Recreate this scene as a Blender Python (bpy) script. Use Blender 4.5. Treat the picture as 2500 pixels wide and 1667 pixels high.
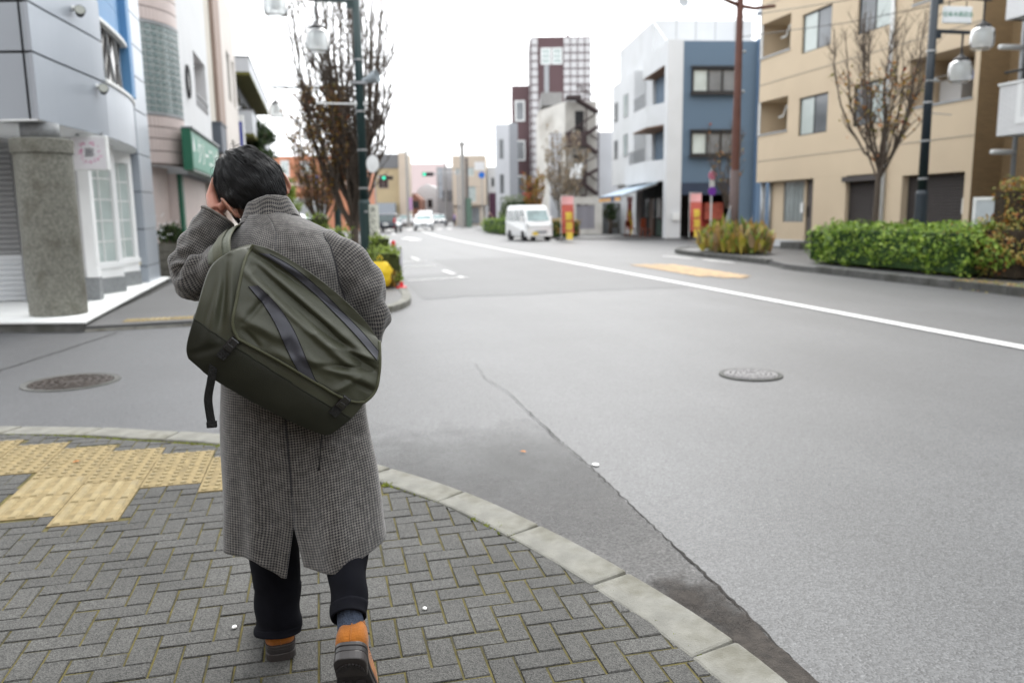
import bpy, bmesh, math, random
from mathutils import Vector, Matrix, Euler, noise
sc = bpy.context.scene
for o in list(bpy.data.objects): bpy.data.objects.remove(o)
COL = sc.collection
R = math.radians
# ------------------------------------------------------------------ camera
cam_d = bpy.data.cameras.new('camera'); cam = bpy.data.objects.new('camera', cam_d); COL.objects.link(cam)
cam_d.lens = 28; cam_d.sensor_width = 36; cam_d.clip_start = 0.05; cam_d.clip_end = 3000
PITCH, ROLL, YAW = R(9.13), R(0.8), R(13.5)
f_ = Vector((math.sin(YAW)*math.cos(PITCH), math.cos(YAW)*math.cos(PITCH), -math.sin(PITCH)))
r0 = Vector((math.cos(YAW), -math.sin(YAW), 0)); u0 = r0.cross(f_)
rr = r0*math.cos(ROLL) - u0*math.sin(ROLL); uu = r0*math.sin(ROLL) + u0*math.cos(ROLL)
cam.matrix_world = Matrix(((rr.x, uu.x, -f_.x, 0), (rr.y, uu.y, -f_.y, 0), (rr.z, uu.z, -f_.z, 1.47), (0, 0, 0, 1)))
cam_d.dof.use_dof = True; cam_d.dof.focus_distance = 2.35; cam_d.dof.aperture_fstop = 2.3
cam_d.dof.aperture_blades = 9
sc.camera = cam
# ------------------------------------------------------------------ sky, sun, exposure (overcast winter day)
SUN_EL, SUN_ROT = R(46), R(22)
w = bpy.data.worlds.new('World'); sc.world = w; w.use_nodes = True
nt = w.node_tree; nt.nodes.clear()
sky = nt.nodes.new('ShaderNodeTexSky'); sky.sky_type = 'NISHITA'; sky.sun_disc = False
sky.sun_elevation = SUN_EL; sky.sun_rotation = SUN_ROT; sky.dust_density = 4.0; sky.air_density = 1.0
hs = nt.nodes.new('ShaderNodeHueSaturation'); hs.inputs['Saturation'].default_value = 0.12
mx = nt.nodes.new('ShaderNodeMix'); mx.data_type = 'RGBA'; mx.inputs[0].default_value = 0.70
mx.inputs[7].default_value = (9.6, 9.9, 10.2, 1)          # even cloud layer
bg = nt.nodes.new('ShaderNodeBackground'); bg.inputs['Strength'].default_value = 0.12
wo = nt.nodes.new('ShaderNodeOutputWorld')
nt.links.new(sky.outputs[0], hs.inputs['Color']); nt.links.new(hs.outputs[0], mx.inputs[6])
nt.links.new(mx.outputs[2], bg.inputs['Color']); nt.links.new(bg.outputs[0], wo.inputs['Surface'])
sun_d = bpy.data.lights.new('sun', 'SUN'); sun_d.energy = 0.8; sun_d.angle = R(25); sun_d.color = (1.0, 0.97, 0.93)
sun = bpy.data.objects.new('sun', sun_d); COL.objects.link(sun)
sd = Vector((math.sin(SUN_ROT)*math.cos(SUN_EL), math.cos(SUN_ROT)*math.cos(SUN_EL), math.sin(SUN_EL)))
sun.rotation_euler = sd.to_track_quat('Z', 'Y').to_euler()
vs = sc.view_settings; vs.view_transform = 'Standard'; vs.look = 'None'; vs.gamma = 1; vs.exposure = 1.42; vs.use_curve_mapping = False
sc.cycles.max_bounces = 6; sc.cycles.use_denoising = True

# ------------------------------------------------------------------ helpers
rng = random.Random(7)
def M(name, col, rough=0.7, metal=0.0, var=0.12, scale=6.0, bump=0.0, bscale=60.0, spec=0.35, sheen=0.0, em=None, ems=0.0, detail=4, coat=0.0, stain=None, stain_amt=0.0, stain_scale=1.5):
    m = bpy.data.materials.new(name); m.use_nodes = True
    n = m.node_tree.nodes; l = m.node_tree.links; b = n['Principled BSDF']
    b.inputs['Roughness'].default_value = rough; b.inputs['Metallic'].default_value = metal
    b.inputs['Specular IOR Level'].default_value = spec
    if sheen: b.inputs['Sheen Weight'].default_value = sheen
    if coat: b.inputs['Coat Weight'].default_value = coat; b.inputs['Coat Roughness'].default_value = 0.08
    tc = n.new('ShaderNodeTexCoord')
    if var > 0:
        no = n.new('ShaderNodeTexNoise'); no.inputs['Scale'].default_value = scale; no.inputs['Detail'].default_value = detail
        l.new(tc.outputs['Object'], no.inputs['Vector'])
        mp = n.new('ShaderNodeMapRange'); mp.inputs[1].default_value = 0.3; mp.inputs[2].default_value = 0.7
        mp.inputs[3].default_value = 1-var; mp.inputs[4].default_value = 1+var
        l.new(no.outputs['Fac'], mp.inputs[0])
        mu = n.new('ShaderNodeMix'); mu.data_type = 'RGBA'; mu.blend_type = 'MULTIPLY'; mu.inputs[0].default_value = 1
        mu.inputs[6].default_value = (*col, 1); l.new(mp.outputs[0], mu.inputs[7])
        out = mu.outputs[2]
        if stain:
            n2 = n.new('ShaderNodeTexNoise'); n2.inputs['Scale'].default_value = stain_scale; n2.inputs['Detail'].default_value = 6
            l.new(tc.outputs['Object'], n2.inputs['Vector'])
            m2 = n.new('ShaderNodeMapRange'); m2.inputs[1].default_value = 0.5; m2.inputs[2].default_value = 0.68; m2.inputs[4].default_value = stain_amt
            l.new(n2.outputs['Fac'], m2.inputs[0])
            x2 = n.new('ShaderNodeMix'); x2.data_type = 'RGBA'; l.new(m2.outputs[0], x2.inputs[0]); l.new(out, x2.inputs[6]); x2.inputs[7].default_value = (*stain, 1)
            out = x2.outputs[2]
        l.new(out, b.inputs['Base Color'])
    else:
        b.inputs['Base Color'].default_value = (*col, 1)
    if bump > 0:
        nb = n.new('ShaderNodeTexNoise'); nb.inputs['Scale'].default_value = bscale; nb.inputs['Detail'].default_value = 3
        l.new(tc.outputs['Object'], nb.inputs['Vector'])
        bp = n.new('ShaderNodeBump'); bp.inputs['Strength'].default_value = bump; bp.inputs['Distance'].default_value = 0.01
        l.new(nb.outputs['Fac'], bp.inputs['Height']); l.new(bp.outputs[0], b.inputs['Normal'])
    if em: b.inputs['Emission Color'].default_value = (*em, 1); b.inputs['Emission Strength'].default_value = ems
    return m

class MB:
    def __init__(s, tf=None): s.v = []; s.f = []; s.uv = []; s.tf = tf; s.mi = []; s.cur = 0
    def P(s, p):
        s.v.append(tuple(s.tf @ Vector(p)) if s.tf else tuple(p)); return len(s.v)-1
    def F(s, idx, uv=None): s.f.append(tuple(idx)); s.uv.append(uv); s.mi.append(s.cur)
    def quad(s, a, b, c, d): s.F([s.P(a), s.P(b), s.P(c), s.P(d)])
    def poly(s, pts): s.F([s.P(p) for p in pts])
    def box(s, x0, x1, y0, y1, z0, z1):
        i = [s.P(p) for p in ((x0,y0,z0),(x1,y0,z0),(x1,y1,z0),(x0,y1,z0),(x0,y0,z1),(x1,y0,z1),(x1,y1,z1),(x0,y1,z1))]
        for q in ((3,2,1,0),(4,5,6,7),(0,1,5,4),(1,2,6,5),(2,3,7,6),(3,0,4,7)): s.F([i[k] for k in q])
    def prism(s, pts, z0, z1):
        n = len(pts); a = [s.P((p[0],p[1],z0)) for p in pts]; b = [s.P((p[0],p[1],z1)) for p in pts]
        s.F(a[::-1]); s.F(b)
        for i in range(n): s.F([a[i], a[(i+1)%n], b[(i+1)%n], b[i]])
    def prismy(s, pts, y0, y1):          # polygon in xz, extruded along y
        n = len(pts); a = [s.P((p[0],y0,p[1])) for p in pts]; b = [s.P((p[0],y1,p[1])) for p in pts]
        s.F(a); s.F(b[::-1])
        for i in range(n): s.F([a[(i+1)%n], a[i], b[i], b[(i+1)%n]])
    def prismx(s, pts, x0, x1):          # polygon in yz, extruded along x
        n = len(pts); a = [s.P((x0,p[0],p[1])) for p in pts]; b = [s.P((x1,p[0],p[1])) for p in pts]
        s.F(a[::-1]); s.F(b)
        for i in range(n): s.F([a[i], a[(i+1)%n], b[(i+1)%n], b[i]])
    def tube(s, pts, rad, n=8, caps=True, flat=1.0):
        pts = [Vector(p) for p in pts]
        if not hasattr(rad, '__len__'): rad = [rad]*len(pts)
        rings = []; up = None
        for i, p in enumerate(pts):
            t = (pts[min(i+1,len(pts)-1)] - pts[max(i-1,0)])
            t = t.normalized() if t.length > 1e-9 else Vector((0,0,1))
            if up is None:
                up = Vector((0,0,1)) if abs(t.z) < 0.9 else Vector((1,0,0))
            a = up - t*up.dot(t)
            if a.length < 1e-6: a = t.orthogonal()
            a.normalize(); b = t.cross(a); up = a
            rings.append([s.P(p + (a*math.cos(k*2*math.pi/n) + b*math.sin(k*2*math.pi/n)*flat)*rad[i]) for k in range(n)])
        for i in range(len(rings)-1):
            for k in range(n): s.F([rings[i][k], rings[i][(k+1)%n], rings[i+1][(k+1)%n], rings[i+1][k]])
        if caps and n > 2: s.F(rings[0][::-1]); s.F(rings[-1])
    def cyl(s, x, y, z0, z1, r, n=16, r1=None): s.tube([(x,y,z0),(x,y,z1)], [r, r if r1 is None else r1], n)
    def lathe(s, prof, c=(0,0,0), n=20):
        rings = []
        for r, z in prof:
            rings.append([s.P((c[0]+r*math.cos(k*2*math.pi/n), c[1]+r*math.sin(k*2*math.pi/n), c[2]+z)) for k in range(n)])
        for i in range(len(rings)-1):
            for k in range(n): s.F([rings[i][k], rings[i][(k+1)%n], rings[i+1][(k+1)%n], rings[i+1][k]])
        s.F(rings[0][::-1]); s.F(rings[-1])
    def ell(s, c, r, n=16, m=10, rot=None):
        rings = []; c = Vector(c)
        for j in range(m+1):
            a = math.pi*j/m; ring = []
            for k in range(n):
                b = 2*math.pi*k/n
                p = Vector((r[0]*math.sin(a)*math.cos(b), r[1]*math.sin(a)*math.sin(b), -r[2]*math.cos(a)))
                if rot: p = rot @ p
                ring.append(s.P(c+p))
            rings.append(ring)
        for i in range(m):
            for k in range(n): s.F([rings[i][k], rings[i][(k+1)%n], rings[i+1][(k+1)%n], rings[i+1][k]])
    def grid(s, fn, nu, nv, cu=False, uvf=None, flip=False):
        w_ = nu if cu else nu+1
        idx = [[s.P(fn(i/nu, j/nv)) for i in range(w_)] for j in range(nv+1)]
        for j in range(nv):
            for i in range(nu):
                i2 = (i+1) % w_
                q = [idx[j][i], idx[j][i2], idx[j+1][i2], idx[j+1][i]]
                uv = None
                if uvf: uv = [uvf(i/nu, j/nv), uvf((i+1)/nu, j/nv), uvf((i+1)/nu, (j+1)/nv), uvf(i/nu, (j+1)/nv)]
                if flip: q = q[::-1]; uv = uv[::-1] if uv else None
                s.F(q, uv)
        return idx
    def mesh(s, name, mat, smooth=False, weld=0):
        me = bpy.data.meshes.new(name); me.from_pydata(s.v, [], s.f)
        if any(u is not None for u in s.uv):
            L = me.uv_layers.new(name='UVMap'); k = 0
            for f, u in zip(s.f, s.uv):
                for q in range(len(f)):
                    L.data[k].uv = u[q] if u else (0, 0)
                    k += 1
        for m in (mat if isinstance(mat, (list, tuple)) else [mat]): me.materials.append(m)
        if isinstance(mat, (list, tuple)): me.polygons.foreach_set('material_index', s.mi)
        if smooth: me.polygons.foreach_set('use_smooth', [True]*len(me.polygons))
        if weld:
            bm = bmesh.new(); bm.from_mesh(me); bmesh.ops.remove_doubles(bm, verts=bm.verts, dist=weld); bm.to_mesh(me); bm.free()
        me.update(); return me
    def build(s, name, mat, parent=None, smooth=False, bevel=0, label=None, weld=0, subsurf=0, loc=None):
        o = bpy.data.objects.new(name, s.mesh(name, mat, smooth, weld)); COL.objects.link(o)
        if parent: o.parent = parent
        if loc: o.location = loc
        if bevel:
            b = o.modifiers.new('bevel', 'BEVEL'); b.width = bevel; b.segments = 2; b.limit_method = 'ANGLE'
        if subsurf:
            b = o.modifiers.new('sub', 'SUBSURF'); b.levels = subsurf; b.render_levels = subsurf
        if label: o['label'] = label
        return o
def tag(o, label, cat, group=None, kind=None):
    o['label'] = label; o['category'] = cat
    if group: o['group'] = group
    if kind: o['kind'] = kind
    return o
def struct(o, kind='structure'): o['kind'] = kind; return o
def thing(name, label, cat, loc=(0,0,0), rot=0, group=None):
    o = bpy.data.objects.new(name, None); COL.objects.link(o); o.empty_display_size = 0.2
    o.location = loc; o.rotation_euler = (0,0,rot); return tag(o, label, cat, group)
def inst(me, name, parent=None, loc=(0,0,0), rot=(0,0,0), scale=(1,1,1)):
    o = bpy.data.objects.new(name, me); COL.objects.link(o); o.parent = parent
    o.location = loc; o.rotation_euler = rot; o.scale = scale; return o
KIDS = {}
def copy_tree(o, parent=None, loc=None, rot=None, label=None, group=None):
    c = o.copy(); COL.objects.link(c); c.parent = parent
    if loc is not None: c.location = loc
    if rot is not None: c.rotation_euler = (0,0,rot)
    if label: c['label'] = label
    if group: c['group'] = group
    for ch in list(o.children):
        d = ch.copy(); COL.objects.link(d); d.parent = c
        for g in list(ch.children):
            e = g.copy(); COL.objects.link(e); e.parent = d
    return c
def lerp(a, b, t): return a+(b-a)*t
def interp(tab, x):                       # piecewise linear on first column
    if x >= tab[0][0] if tab[0][0] > tab[-1][0] else x <= tab[0][0]: return tab[0][1:]
    for a, b in zip(tab, tab[1:]):
        if (a[0]-x)*(b[0]-x) <= 0:
            t = (x-a[0])/(b[0]-a[0]) if b[0] != a[0] else 0
            return tuple(lerp(p, q, t) for p, q in zip(a[1:], b[1:]))
    return tab[-1][1:]
def cr(pts, t):                           # Catmull-Rom through pts (tuples), t in 0..1
    n = len(pts)-1; x = min(max(t,0),1)*n; i = min(int(x), n-1); f = x-i
    p0, p1, p2, p3 = pts[max(i-1,0)], pts[i], pts[i+1], pts[min(i+2,n)]
    return tuple(0.5*((2*b)+(-a+c)*f+(2*a-5*b+4*c-d)*f*f+(-a+3*b-3*c+d)*f**3) for a,b,c,d in zip(p0,p1,p2,p3))
def sp(x, e): return math.copysign(abs(x)**e, x)
def text_mesh(body, size, font=None, extrude=0.0):
    cu = bpy.data.curves.new('lettering', 'FONT'); cu.body = body; cu.size = size; cu.align_x = 'CENTER'; cu.align_y = 'CENTER'
    cu.extrude = extrude; cu.resolution_u = 3
    o = bpy.data.objects.new('lettering', cu); COL.objects.link(o)
    dg = bpy.context.evaluated_depsgraph_get(); me = bpy.data.meshes.new_from_object(o.evaluated_get(dg))
    bpy.data.objects.remove(o); bpy.data.curves.remove(cu); return me
def lettering(body, size, mat, parent, loc, rot, name='lettering'):
    me = text_mesh(body, size, extrude=0.002); me.materials.clear(); me.materials.append(mat)
    return inst(me, name, parent, loc, rot)
# ------------------------------------------------------------------ ground materials
def asphalt(name, c, spk=0.5, big=0.10, rough=0.62, tint=(1,1,1), aggr=130):
    m = bpy.data.materials.new(name); m.use_nodes = True; n = m.node_tree.nodes; l = m.node_tree.links; b = n['Principled BSDF']
    tc = n.new('ShaderNodeTexCoord')
    vo = n.new('ShaderNodeTexVoronoi'); vo.inputs['Scale'].default_value = aggr; l.new(tc.outputs['Object'], vo.inputs['Vector'])
    bw = n.new('ShaderNodeSeparateColor'); l.new(vo.outputs['Color'], bw.inputs[0])
    mr = n.new('ShaderNodeMapRange'); mr.inputs[1].default_value = 0.0; mr.inputs[2].default_value = 1.0; mr.inputs[3].default_value = 1-spk; mr.inputs[4].default_value = 1+spk
    l.new(bw.outputs[0], mr.inputs[0])
    st = n.new('ShaderNodeMath'); st.operation = 'GREATER_THAN'; st.inputs[1].default_value = 0.965; l.new(bw.outputs[1], st.inputs[0])
    st2 = n.new('ShaderNodeMath'); st2.operation = 'MULTIPLY_ADD'; st2.inputs[1].default_value = 1.1*spk; l.new(st.outputs[0], st2.inputs[0]); l.new(mr.outputs[0], st2.inputs[2])
    no = n.new('ShaderNodeTexNoise'); no.inputs['Scale'].default_value = 0.55; no.inputs['Detail'].default_value = 8; no.inputs['Roughness'].default_value = 0.62; l.new(tc.outputs['Object'], no.inputs['Vector'])
    m2 = n.new('ShaderNodeMapRange'); m2.inputs[1].default_value = 0.3; m2.inputs[2].default_value = 0.7; m2.inputs[3].default_value = 1-big; m2.inputs[4].default_value = 1+big; l.new(no.outputs['Fac'], m2.inputs[0])
    # long wear streaks along the street
    mp = n.new('ShaderNodeMapping'); mp.inputs['Scale'].default_value = (0.9, 0.05, 1); l.new(tc.outputs['Object'], mp.inputs['Vector'])
    n3 = n.new('ShaderNodeTexNoise'); n3.inputs['Scale'].default_value = 1.0; n3.inputs['Detail'].default_value = 4; l.new(mp.outputs[0], n3.inputs['Vector'])
    m3 = n.new('ShaderNodeMapRange'); m3.inputs[1].default_value = 0.3; m3.inputs[2].default_value = 0.7; m3.inputs[3].default_value = 1-big; m3.inputs[4].default_value = 1+big; l.new(n3.outputs['Fac'], m3.inputs[0])
    a = n.new('ShaderNodeMath'); a.operation = 'MULTIPLY'; l.new(st2.outputs[0], a.inputs[0]); l.new(m2.outputs[0], a.inputs[1])
    a2 = n.new('ShaderNodeMath'); a2.operation = 'MULTIPLY'; l.new(a.outputs[0], a2.inputs[0]); l.new(m3.outputs[0], a2.inputs[1])
    mu = n.new('ShaderNodeMix'); mu.data_type = 'RGBA'; mu.blend_type = 'MULTIPLY'; mu.inputs[0].default_value = 1
    mu.inputs[6].default_value = (c*tint[0], c*tint[1], c*tint[2], 1); l.new(a2.outputs[0], mu.inputs[7]); l.new(mu.outputs[2], b.inputs['Base Color'])
    b.inputs['Roughness'].default_value = rough; b.inputs['Specular IOR Level'].default_value = 0.45
    bp = n.new('ShaderNodeBump'); bp.inputs['Strength'].default_value = 0.35; bp.inputs['Distance'].default_value = 0.004
    l.new(vo.outputs['Distance'], bp.inputs['Height']); l.new(bp.outputs[0], b.inputs['Normal'])
    return m
A_ROAD = asphalt('road_asphalt', 0.071, 0.46, 0.13, 0.55, (0.98, 1.0, 1.02))
A_SIDE = asphalt('side_road_asphalt', 0.068, 0.38, 0.10, 0.55, (0.98, 1.0, 1.04))
A_GUT = asphalt('gutter_asphalt', 0.060, 0.55, 0.12, 0.7, (1.03, 1.0, 0.97), 110)
def fade_top(m, y0, y1):                              # the dirt thins out along the gutter: ragged edge, not a cut line
    n = m.node_tree.nodes; l = m.node_tree.links; b = n['Principled BSDF']; tc = n.new('ShaderNodeTexCoord'); sx = n.new('ShaderNodeSeparateXYZ'); l.new(tc.outputs['Object'], sx.inputs[0])
    no = n.new('ShaderNodeTexNoise'); no.inputs['Scale'].default_value = 3.2; no.inputs['Detail'].default_value = 9; no.inputs['Roughness'].default_value = .7; l.new(tc.outputs['Object'], no.inputs['Vector'])
    ma = n.new('ShaderNodeMath'); ma.operation = 'MULTIPLY_ADD'; ma.inputs[1].default_value = 2.2; l.new(no.outputs['Fac'], ma.inputs[0]); l.new(sx.outputs[1], ma.inputs[2])
    mr = n.new('ShaderNodeMapRange'); mr.inputs[1].default_value = y0; mr.inputs[2].default_value = y1; l.new(ma.outputs[0], mr.inputs[0])
    tr = n.new('ShaderNodeBsdfTransparent'); mx_ = n.new('ShaderNodeMixShader'); l.new(mr.outputs[0], mx_.inputs[0]); l.new(b.outputs[0], mx_.inputs[1]); l.new(tr.outputs[0], mx_.inputs[2]); l.new(mx_.outputs[0], n['Material Output'].inputs['Surface'])
fade_top(A_GUT, 3.9, 6.6)
A_WALK = asphalt('walk_asphalt', 0.075, 0.25, 0.08, 0.6)
def paver_mat(name, c, island):
    m = bpy.data.materials.new(name); m.use_nodes = True; n = m.node_tree.nodes; l = m.node_tree.links; b = n['Principled BSDF']
    tc = n.new('ShaderNodeTexCoord'); geo = n.new('ShaderNodeNewGeometry'); oi = n.new('ShaderNodeObjectInfo')
    vo = n.new('ShaderNodeTexVoronoi'); vo.inputs['Scale'].default_value = 260
    l.new(geo.outputs['Position'], vo.inputs['Vector'])
    sx = n.new('ShaderNodeSeparateColor'); l.new(vo.outputs['Color'], sx.inputs[0])
    mr = n.new('ShaderNodeMapRange'); mr.inputs[3].default_value = 0.45; mr.inputs[4].default_value = 1.6; l.new(sx.outputs[0], mr.inputs[0])
    no = n.new('ShaderNodeTexNoise'); no.inputs['Scale'].default_value = 2.2; no.inputs['Detail'].default_value = 7; l.new(geo.outputs['Position'], no.inputs['Vector'])
    m2 = n.new('ShaderNodeMapRange'); m2.inputs[1].default_value = 0.3; m2.inputs[2].default_value = 0.7; m2.inputs[3].default_value = 0.80; m2.inputs[4].default_value = 1.2; l.new(no.outputs['Fac'], m2.inputs[0])
    m3 = n.new('ShaderNodeMapRange'); m3.inputs[3].default_value = 0.91; m3.inputs[4].default_value = 1.09
    l.new(geo.outputs['Random Per Island'] if island else oi.outputs['Random'], m3.inputs[0])
    a = n.new('ShaderNodeMath'); a.operation = 'MULTIPLY'; l.new(mr.outputs[0], a.inputs[0]); l.new(m2.outputs[0], a.inputs[1])
    a2 = n.new('ShaderNodeMath'); a2.operation = 'MULTIPLY'; l.new(a.outputs[0], a2.inputs[0]); l.new(m3.outputs[0], a2.inputs[1])
    mu = n.new('ShaderNodeMix'); mu.data_type = 'RGBA'; mu.blend_type = 'MULTIPLY'; mu.inputs[0].default_value = 1
    mu.inputs[6].default_value = (*c, 1); l.new(a2.outputs[0], mu.inputs[7]); l.new(mu.outputs[2], b.inputs['Base Color'])
    b.inputs['Roughness'].default_value = 0.75; b.inputs['Specular IOR Level'].default_value = 0.3
    bp = n.new('ShaderNodeBump'); bp.inputs['Strength'].default_value = 0.5; bp.inputs['Distance'].default_value = 0.003
    l.new(vo.outputs['Distance'], bp.inputs['Height']); l.new(bp.outputs[0], b.inputs['Normal'])
    return m
PAV = paver_mat('paver_concrete', (0.058, 0.057, 0.053), False); PAV_S = paver_mat('paver_concrete_far', (0.058, 0.057, 0.053), True)
BED = M('mossy_joint_sand', (0.088, 0.074, 0.022), 0.95, var=0.45, scale=9, bump=0.6, bscale=180, stain=(0.045, 0.042, 0.022), stain_amt=0.85, stain_scale=6)
KERB = M('kerb_concrete', (0.185, 0.182, 0.160), 0.85, var=0.30, scale=7, bump=0.5, bscale=170, detail=8, stain=(0.105, 0.10, 0.075), stain_amt=0.8, stain_scale=6)
KERB_D = M('kerb_concrete_weathered', (0.085, 0.085, 0.080), 0.85, var=0.25, scale=5, bump=0.4, bscale=90, stain=(0.045, 0.045, 0.036), stain_amt=0.7, stain_scale=2)
YEL = M('tactile_yellow', (0.255, 0.202, 0.102), 0.8, var=0.16, scale=18, bump=0.25, bscale=250, detail=8, stain=(0.18, 0.15, 0.09), stain_amt=0.85, stain_scale=7)
PAINT = M('road_paint_white', (0.60, 0.60, 0.585), 0.7, var=0.14, scale=25, stain=(0.22, 0.22, 0.22), stain_amt=0.4, stain_scale=9, bump=0.2, bscale=120)
PAINT_Y = M('road_paint_orange', (0.44, 0.30, 0.16), 0.75, var=0.15, scale=20, stain=(0.13, 0.12, 0.11), stain_amt=0.9, stain_scale=5)
YEL_D = M('tactile_yellow_worn', (0.215, 0.165, 0.080), 0.9, var=0.3, scale=14, detail=8)
MOSS = M('moss_green', (0.13, 0.15, 0.02), 0.95, var=0.4, scale=40)
CRACK = M('crack_dark', (0.022, 0.020, 0.018), 0.95, var=0.3, scale=30)
IRON_B = M('manhole_iron_brown', (0.040, 0.031, 0.026), 0.5, metal=0.4, var=0.25, scale=20)
IRON_G = M('manhole_iron_grey', (0.125, 0.122, 0.124), 0.55, metal=0.3, var=0.2, scale=18)

# ------------------------------------------------------------------ road sheet
m = MB(); m.quad((-700,-60,0),(700,-60,0),(700,1200,0),(-700,1200,0)); struct(m.build('road', A_ROAD))
KO = [(-6.2,7.0),(-3.6,6.33),(-2.15,5.89),(-1.45,5.65),(-1.10,5.47),(-.65,5.24),(-.15,4.82),(.28,4.31),(.634,3.795),(.92,3.19),(1.117,2.647),(1.247,2.145),(1.30,1.6),(1.33,0.6),(1.33,-3.0)]
KI = [(-6.2,6.75),(-3.6,6.09),(-2.07,5.66),(-1.57,5.46),(-1.06,5.19),(-.66,4.98),(-.22,4.58),(.16,4.13),(.515,3.62),(.79,3.02),(.975,2.56),(1.085,2.09),(1.12,1.6),(1.15,0.6),(1.15,-3.0)]
# side road strip, darker surface
m = MB(); m.poly([(-40,15.0,.004),(-40,10.5,.004)]+[(x,y,.004) for x,y in KO[:7]]+[(-.22,6.5,.004),(-.30,9.5,.004),(-.36,11.75,.004),(-1.7,11.55,.004),(-3.2,11.4,.004)]); struct(m.build('side_road', A_SIDE))
CRK = [(1.452,7.6),(1.435,7.3),(1.40,6.9),(1.47,6.3),(1.462,5.76),(1.463,4.87),(1.475,4.09),(1.467,3.62),(1.463,3.15),(1.462,2.83),(1.459,2.52),(1.445,2.2),(1.44,1.7),(1.43,.5)]
rg = random.Random(31); m = MB(); m.poly([(x,y,.009) for x,y in KO[5:]]+[(1.43,-3,.009)]+[(x,y,.009) for x,y in CRK[::-1][:9]]+[(lerp(1.44,-.20,k/30)+rg.uniform(-.03,.03), lerp(5.70,6.2,k/30)+.25*noise.noise((k*.31,0,4))+rg.uniform(-.05,.05), .009) for k in range(31)]); struct(m.build('gutter_strip', A_GUT))
m = MB(); r1 = random.Random(3)
pts = []
for (x0,y0),(x1,y1) in zip(CRK, CRK[1:]):
    n = max(3, int(abs(y1-y0)/.03))
    for i in range(n): pts.append((lerp(x0,x1,i/n)+r1.uniform(-.006,.006), lerp(y0,y1,i/n)))
L = []; Rr = []
for i,(x,y) in enumerate(pts):
    wd = .0026 + .0026*noise.noise((x*4, y*3.1, 0)) + (.002 if y < 3.0 else 0) + r1.uniform(0,.0022)
    if y > 5.6: wd = max(0.0012, .0035*(0.5+noise.noise((0,y*5,2))))
    L.append((x-wd,y,.013)); Rr.append((x+wd,y,.013))
for i in range(len(pts)-1): m.quad(L[i],Rr[i],Rr[i+1],L[i+1])
struct(m.build('road_crack', CRACK))
# older repair with a visible seam in the near lane
A_OLD = asphalt('road_repair', 0.067, 0.40, 0.10, 0.6, (0.98, 1.0, 1.02)); rg = random.Random(41)
m = MB(); m.poly([(1.75+rg.uniform(-.03,.03),13.8,.004),(2.6,14.15,.004),(3.6,14.0,.004),(4.9,14.3,.004),(6.95,14.2,.004),(6.95,26,.004),(5.2,26.3,.004),(3.6,26.1,.004),(3.5,20,.004),(1.85,19.6,.004)]); struct(m.build('road_repair', A_OLD))
# fine second crack seen on the side road
m = MB(); r1 = random.Random(4); pts = [(lerp(-3.35,-2.6,i/60)+r1.uniform(-.012,.012), lerp(7.6,11.2,i/60)) for i in range(61)]
for a,b in zip(pts,pts[1:]): m.quad((a[0]-.009,a[1],.010),(a[0]+.009,a[1],.010),(b[0]+.009,b[1],.010),(b[0]-.009,b[1],.010))
struct(m.build('road_crack', CRACK))
# loose dirt in the gutter
DIRT = M('gutter_dirt', (0.043, 0.037, 0.032), 0.95, var=0.35, scale=30, bump=0.8, bscale=140)
m = MB(); pts = [(1.10,2.80),(1.33,2.93),(1.455,2.78),(1.45,2.35),(1.44,1.9),(1.40,1.5),(1.31,1.5),(1.262,2.05),(1.20,2.4)]
r1 = random.Random(9); out = []
for (x0,y0),(x1,y1) in zip(pts, pts[1:]+pts[:1]):
    for i in range(8): out.append((lerp(x0,x1,i/8)+r1.uniform(-.012,.012), lerp(y0,y1,i/8)+r1.uniform(-.02,.02), .017))
m.poly(out); fade_top(DIRT, 3.35, 3.95); struct(m.build('gutter_dirt', DIRT), 'stuff')

# ------------------------------------------------------------------ near pavement
def clip_poly(poly, bound):
    # keep the part of convex poly on the left of each directed boundary segment near it
    for (x0,y0),(x1,y1) in zip(bound, bound[1:]):
        out = []
        def sd(p): return (x1-x0)*(p[1]-y0)-(y1-y0)*(p[0]-x0)
        for i,p in enumerate(poly):
            q = poly[(i+1)%len(poly)]; a, b = sd(p), sd(q)
            if a <= 0: out.append(p)
            if (a < 0 < b) or (b < 0 < a):
                t = a/(a-b); out.append((lerp(p[0],q[0],t), lerp(p[1],q[1],t)))
        poly = out
        if len(poly) < 3: return []
    return poly
PZ = 0.10
base = MB(); base.prism([(x-.01,y-.01) for x,y in KI]+[(-6.2,-3)], -.05, PZ-.0045)
pavement = struct(base.build('pavement', BED))
TILE_X = [-1.858-.0+.305*k-.305 for k in range(0)]  # (kept empty: columns are listed below)
cols = []                                            # tactile columns: x0, y_top
for k in range(-5, 7): cols.append((-1.866+.3025*k, 5.325-.147*k))
tiles = []
for x0, yt in cols:
    for r in range(2): tiles.append((x0, yt-.305*(r+1), 'dot'))
for k, yb in ((1, 0), (2, 0)):
    x0, yt = cols[5+k]
    for r in range(2): tiles.append((x0, yt-.61-.30*(r+1), 'bar'))
def in_tile(x, y):
    for tx, ty, _ in tiles:
        if tx-.004 < x < tx+.306 and ty-.004 < y < ty+.306: return True
    return False
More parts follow.
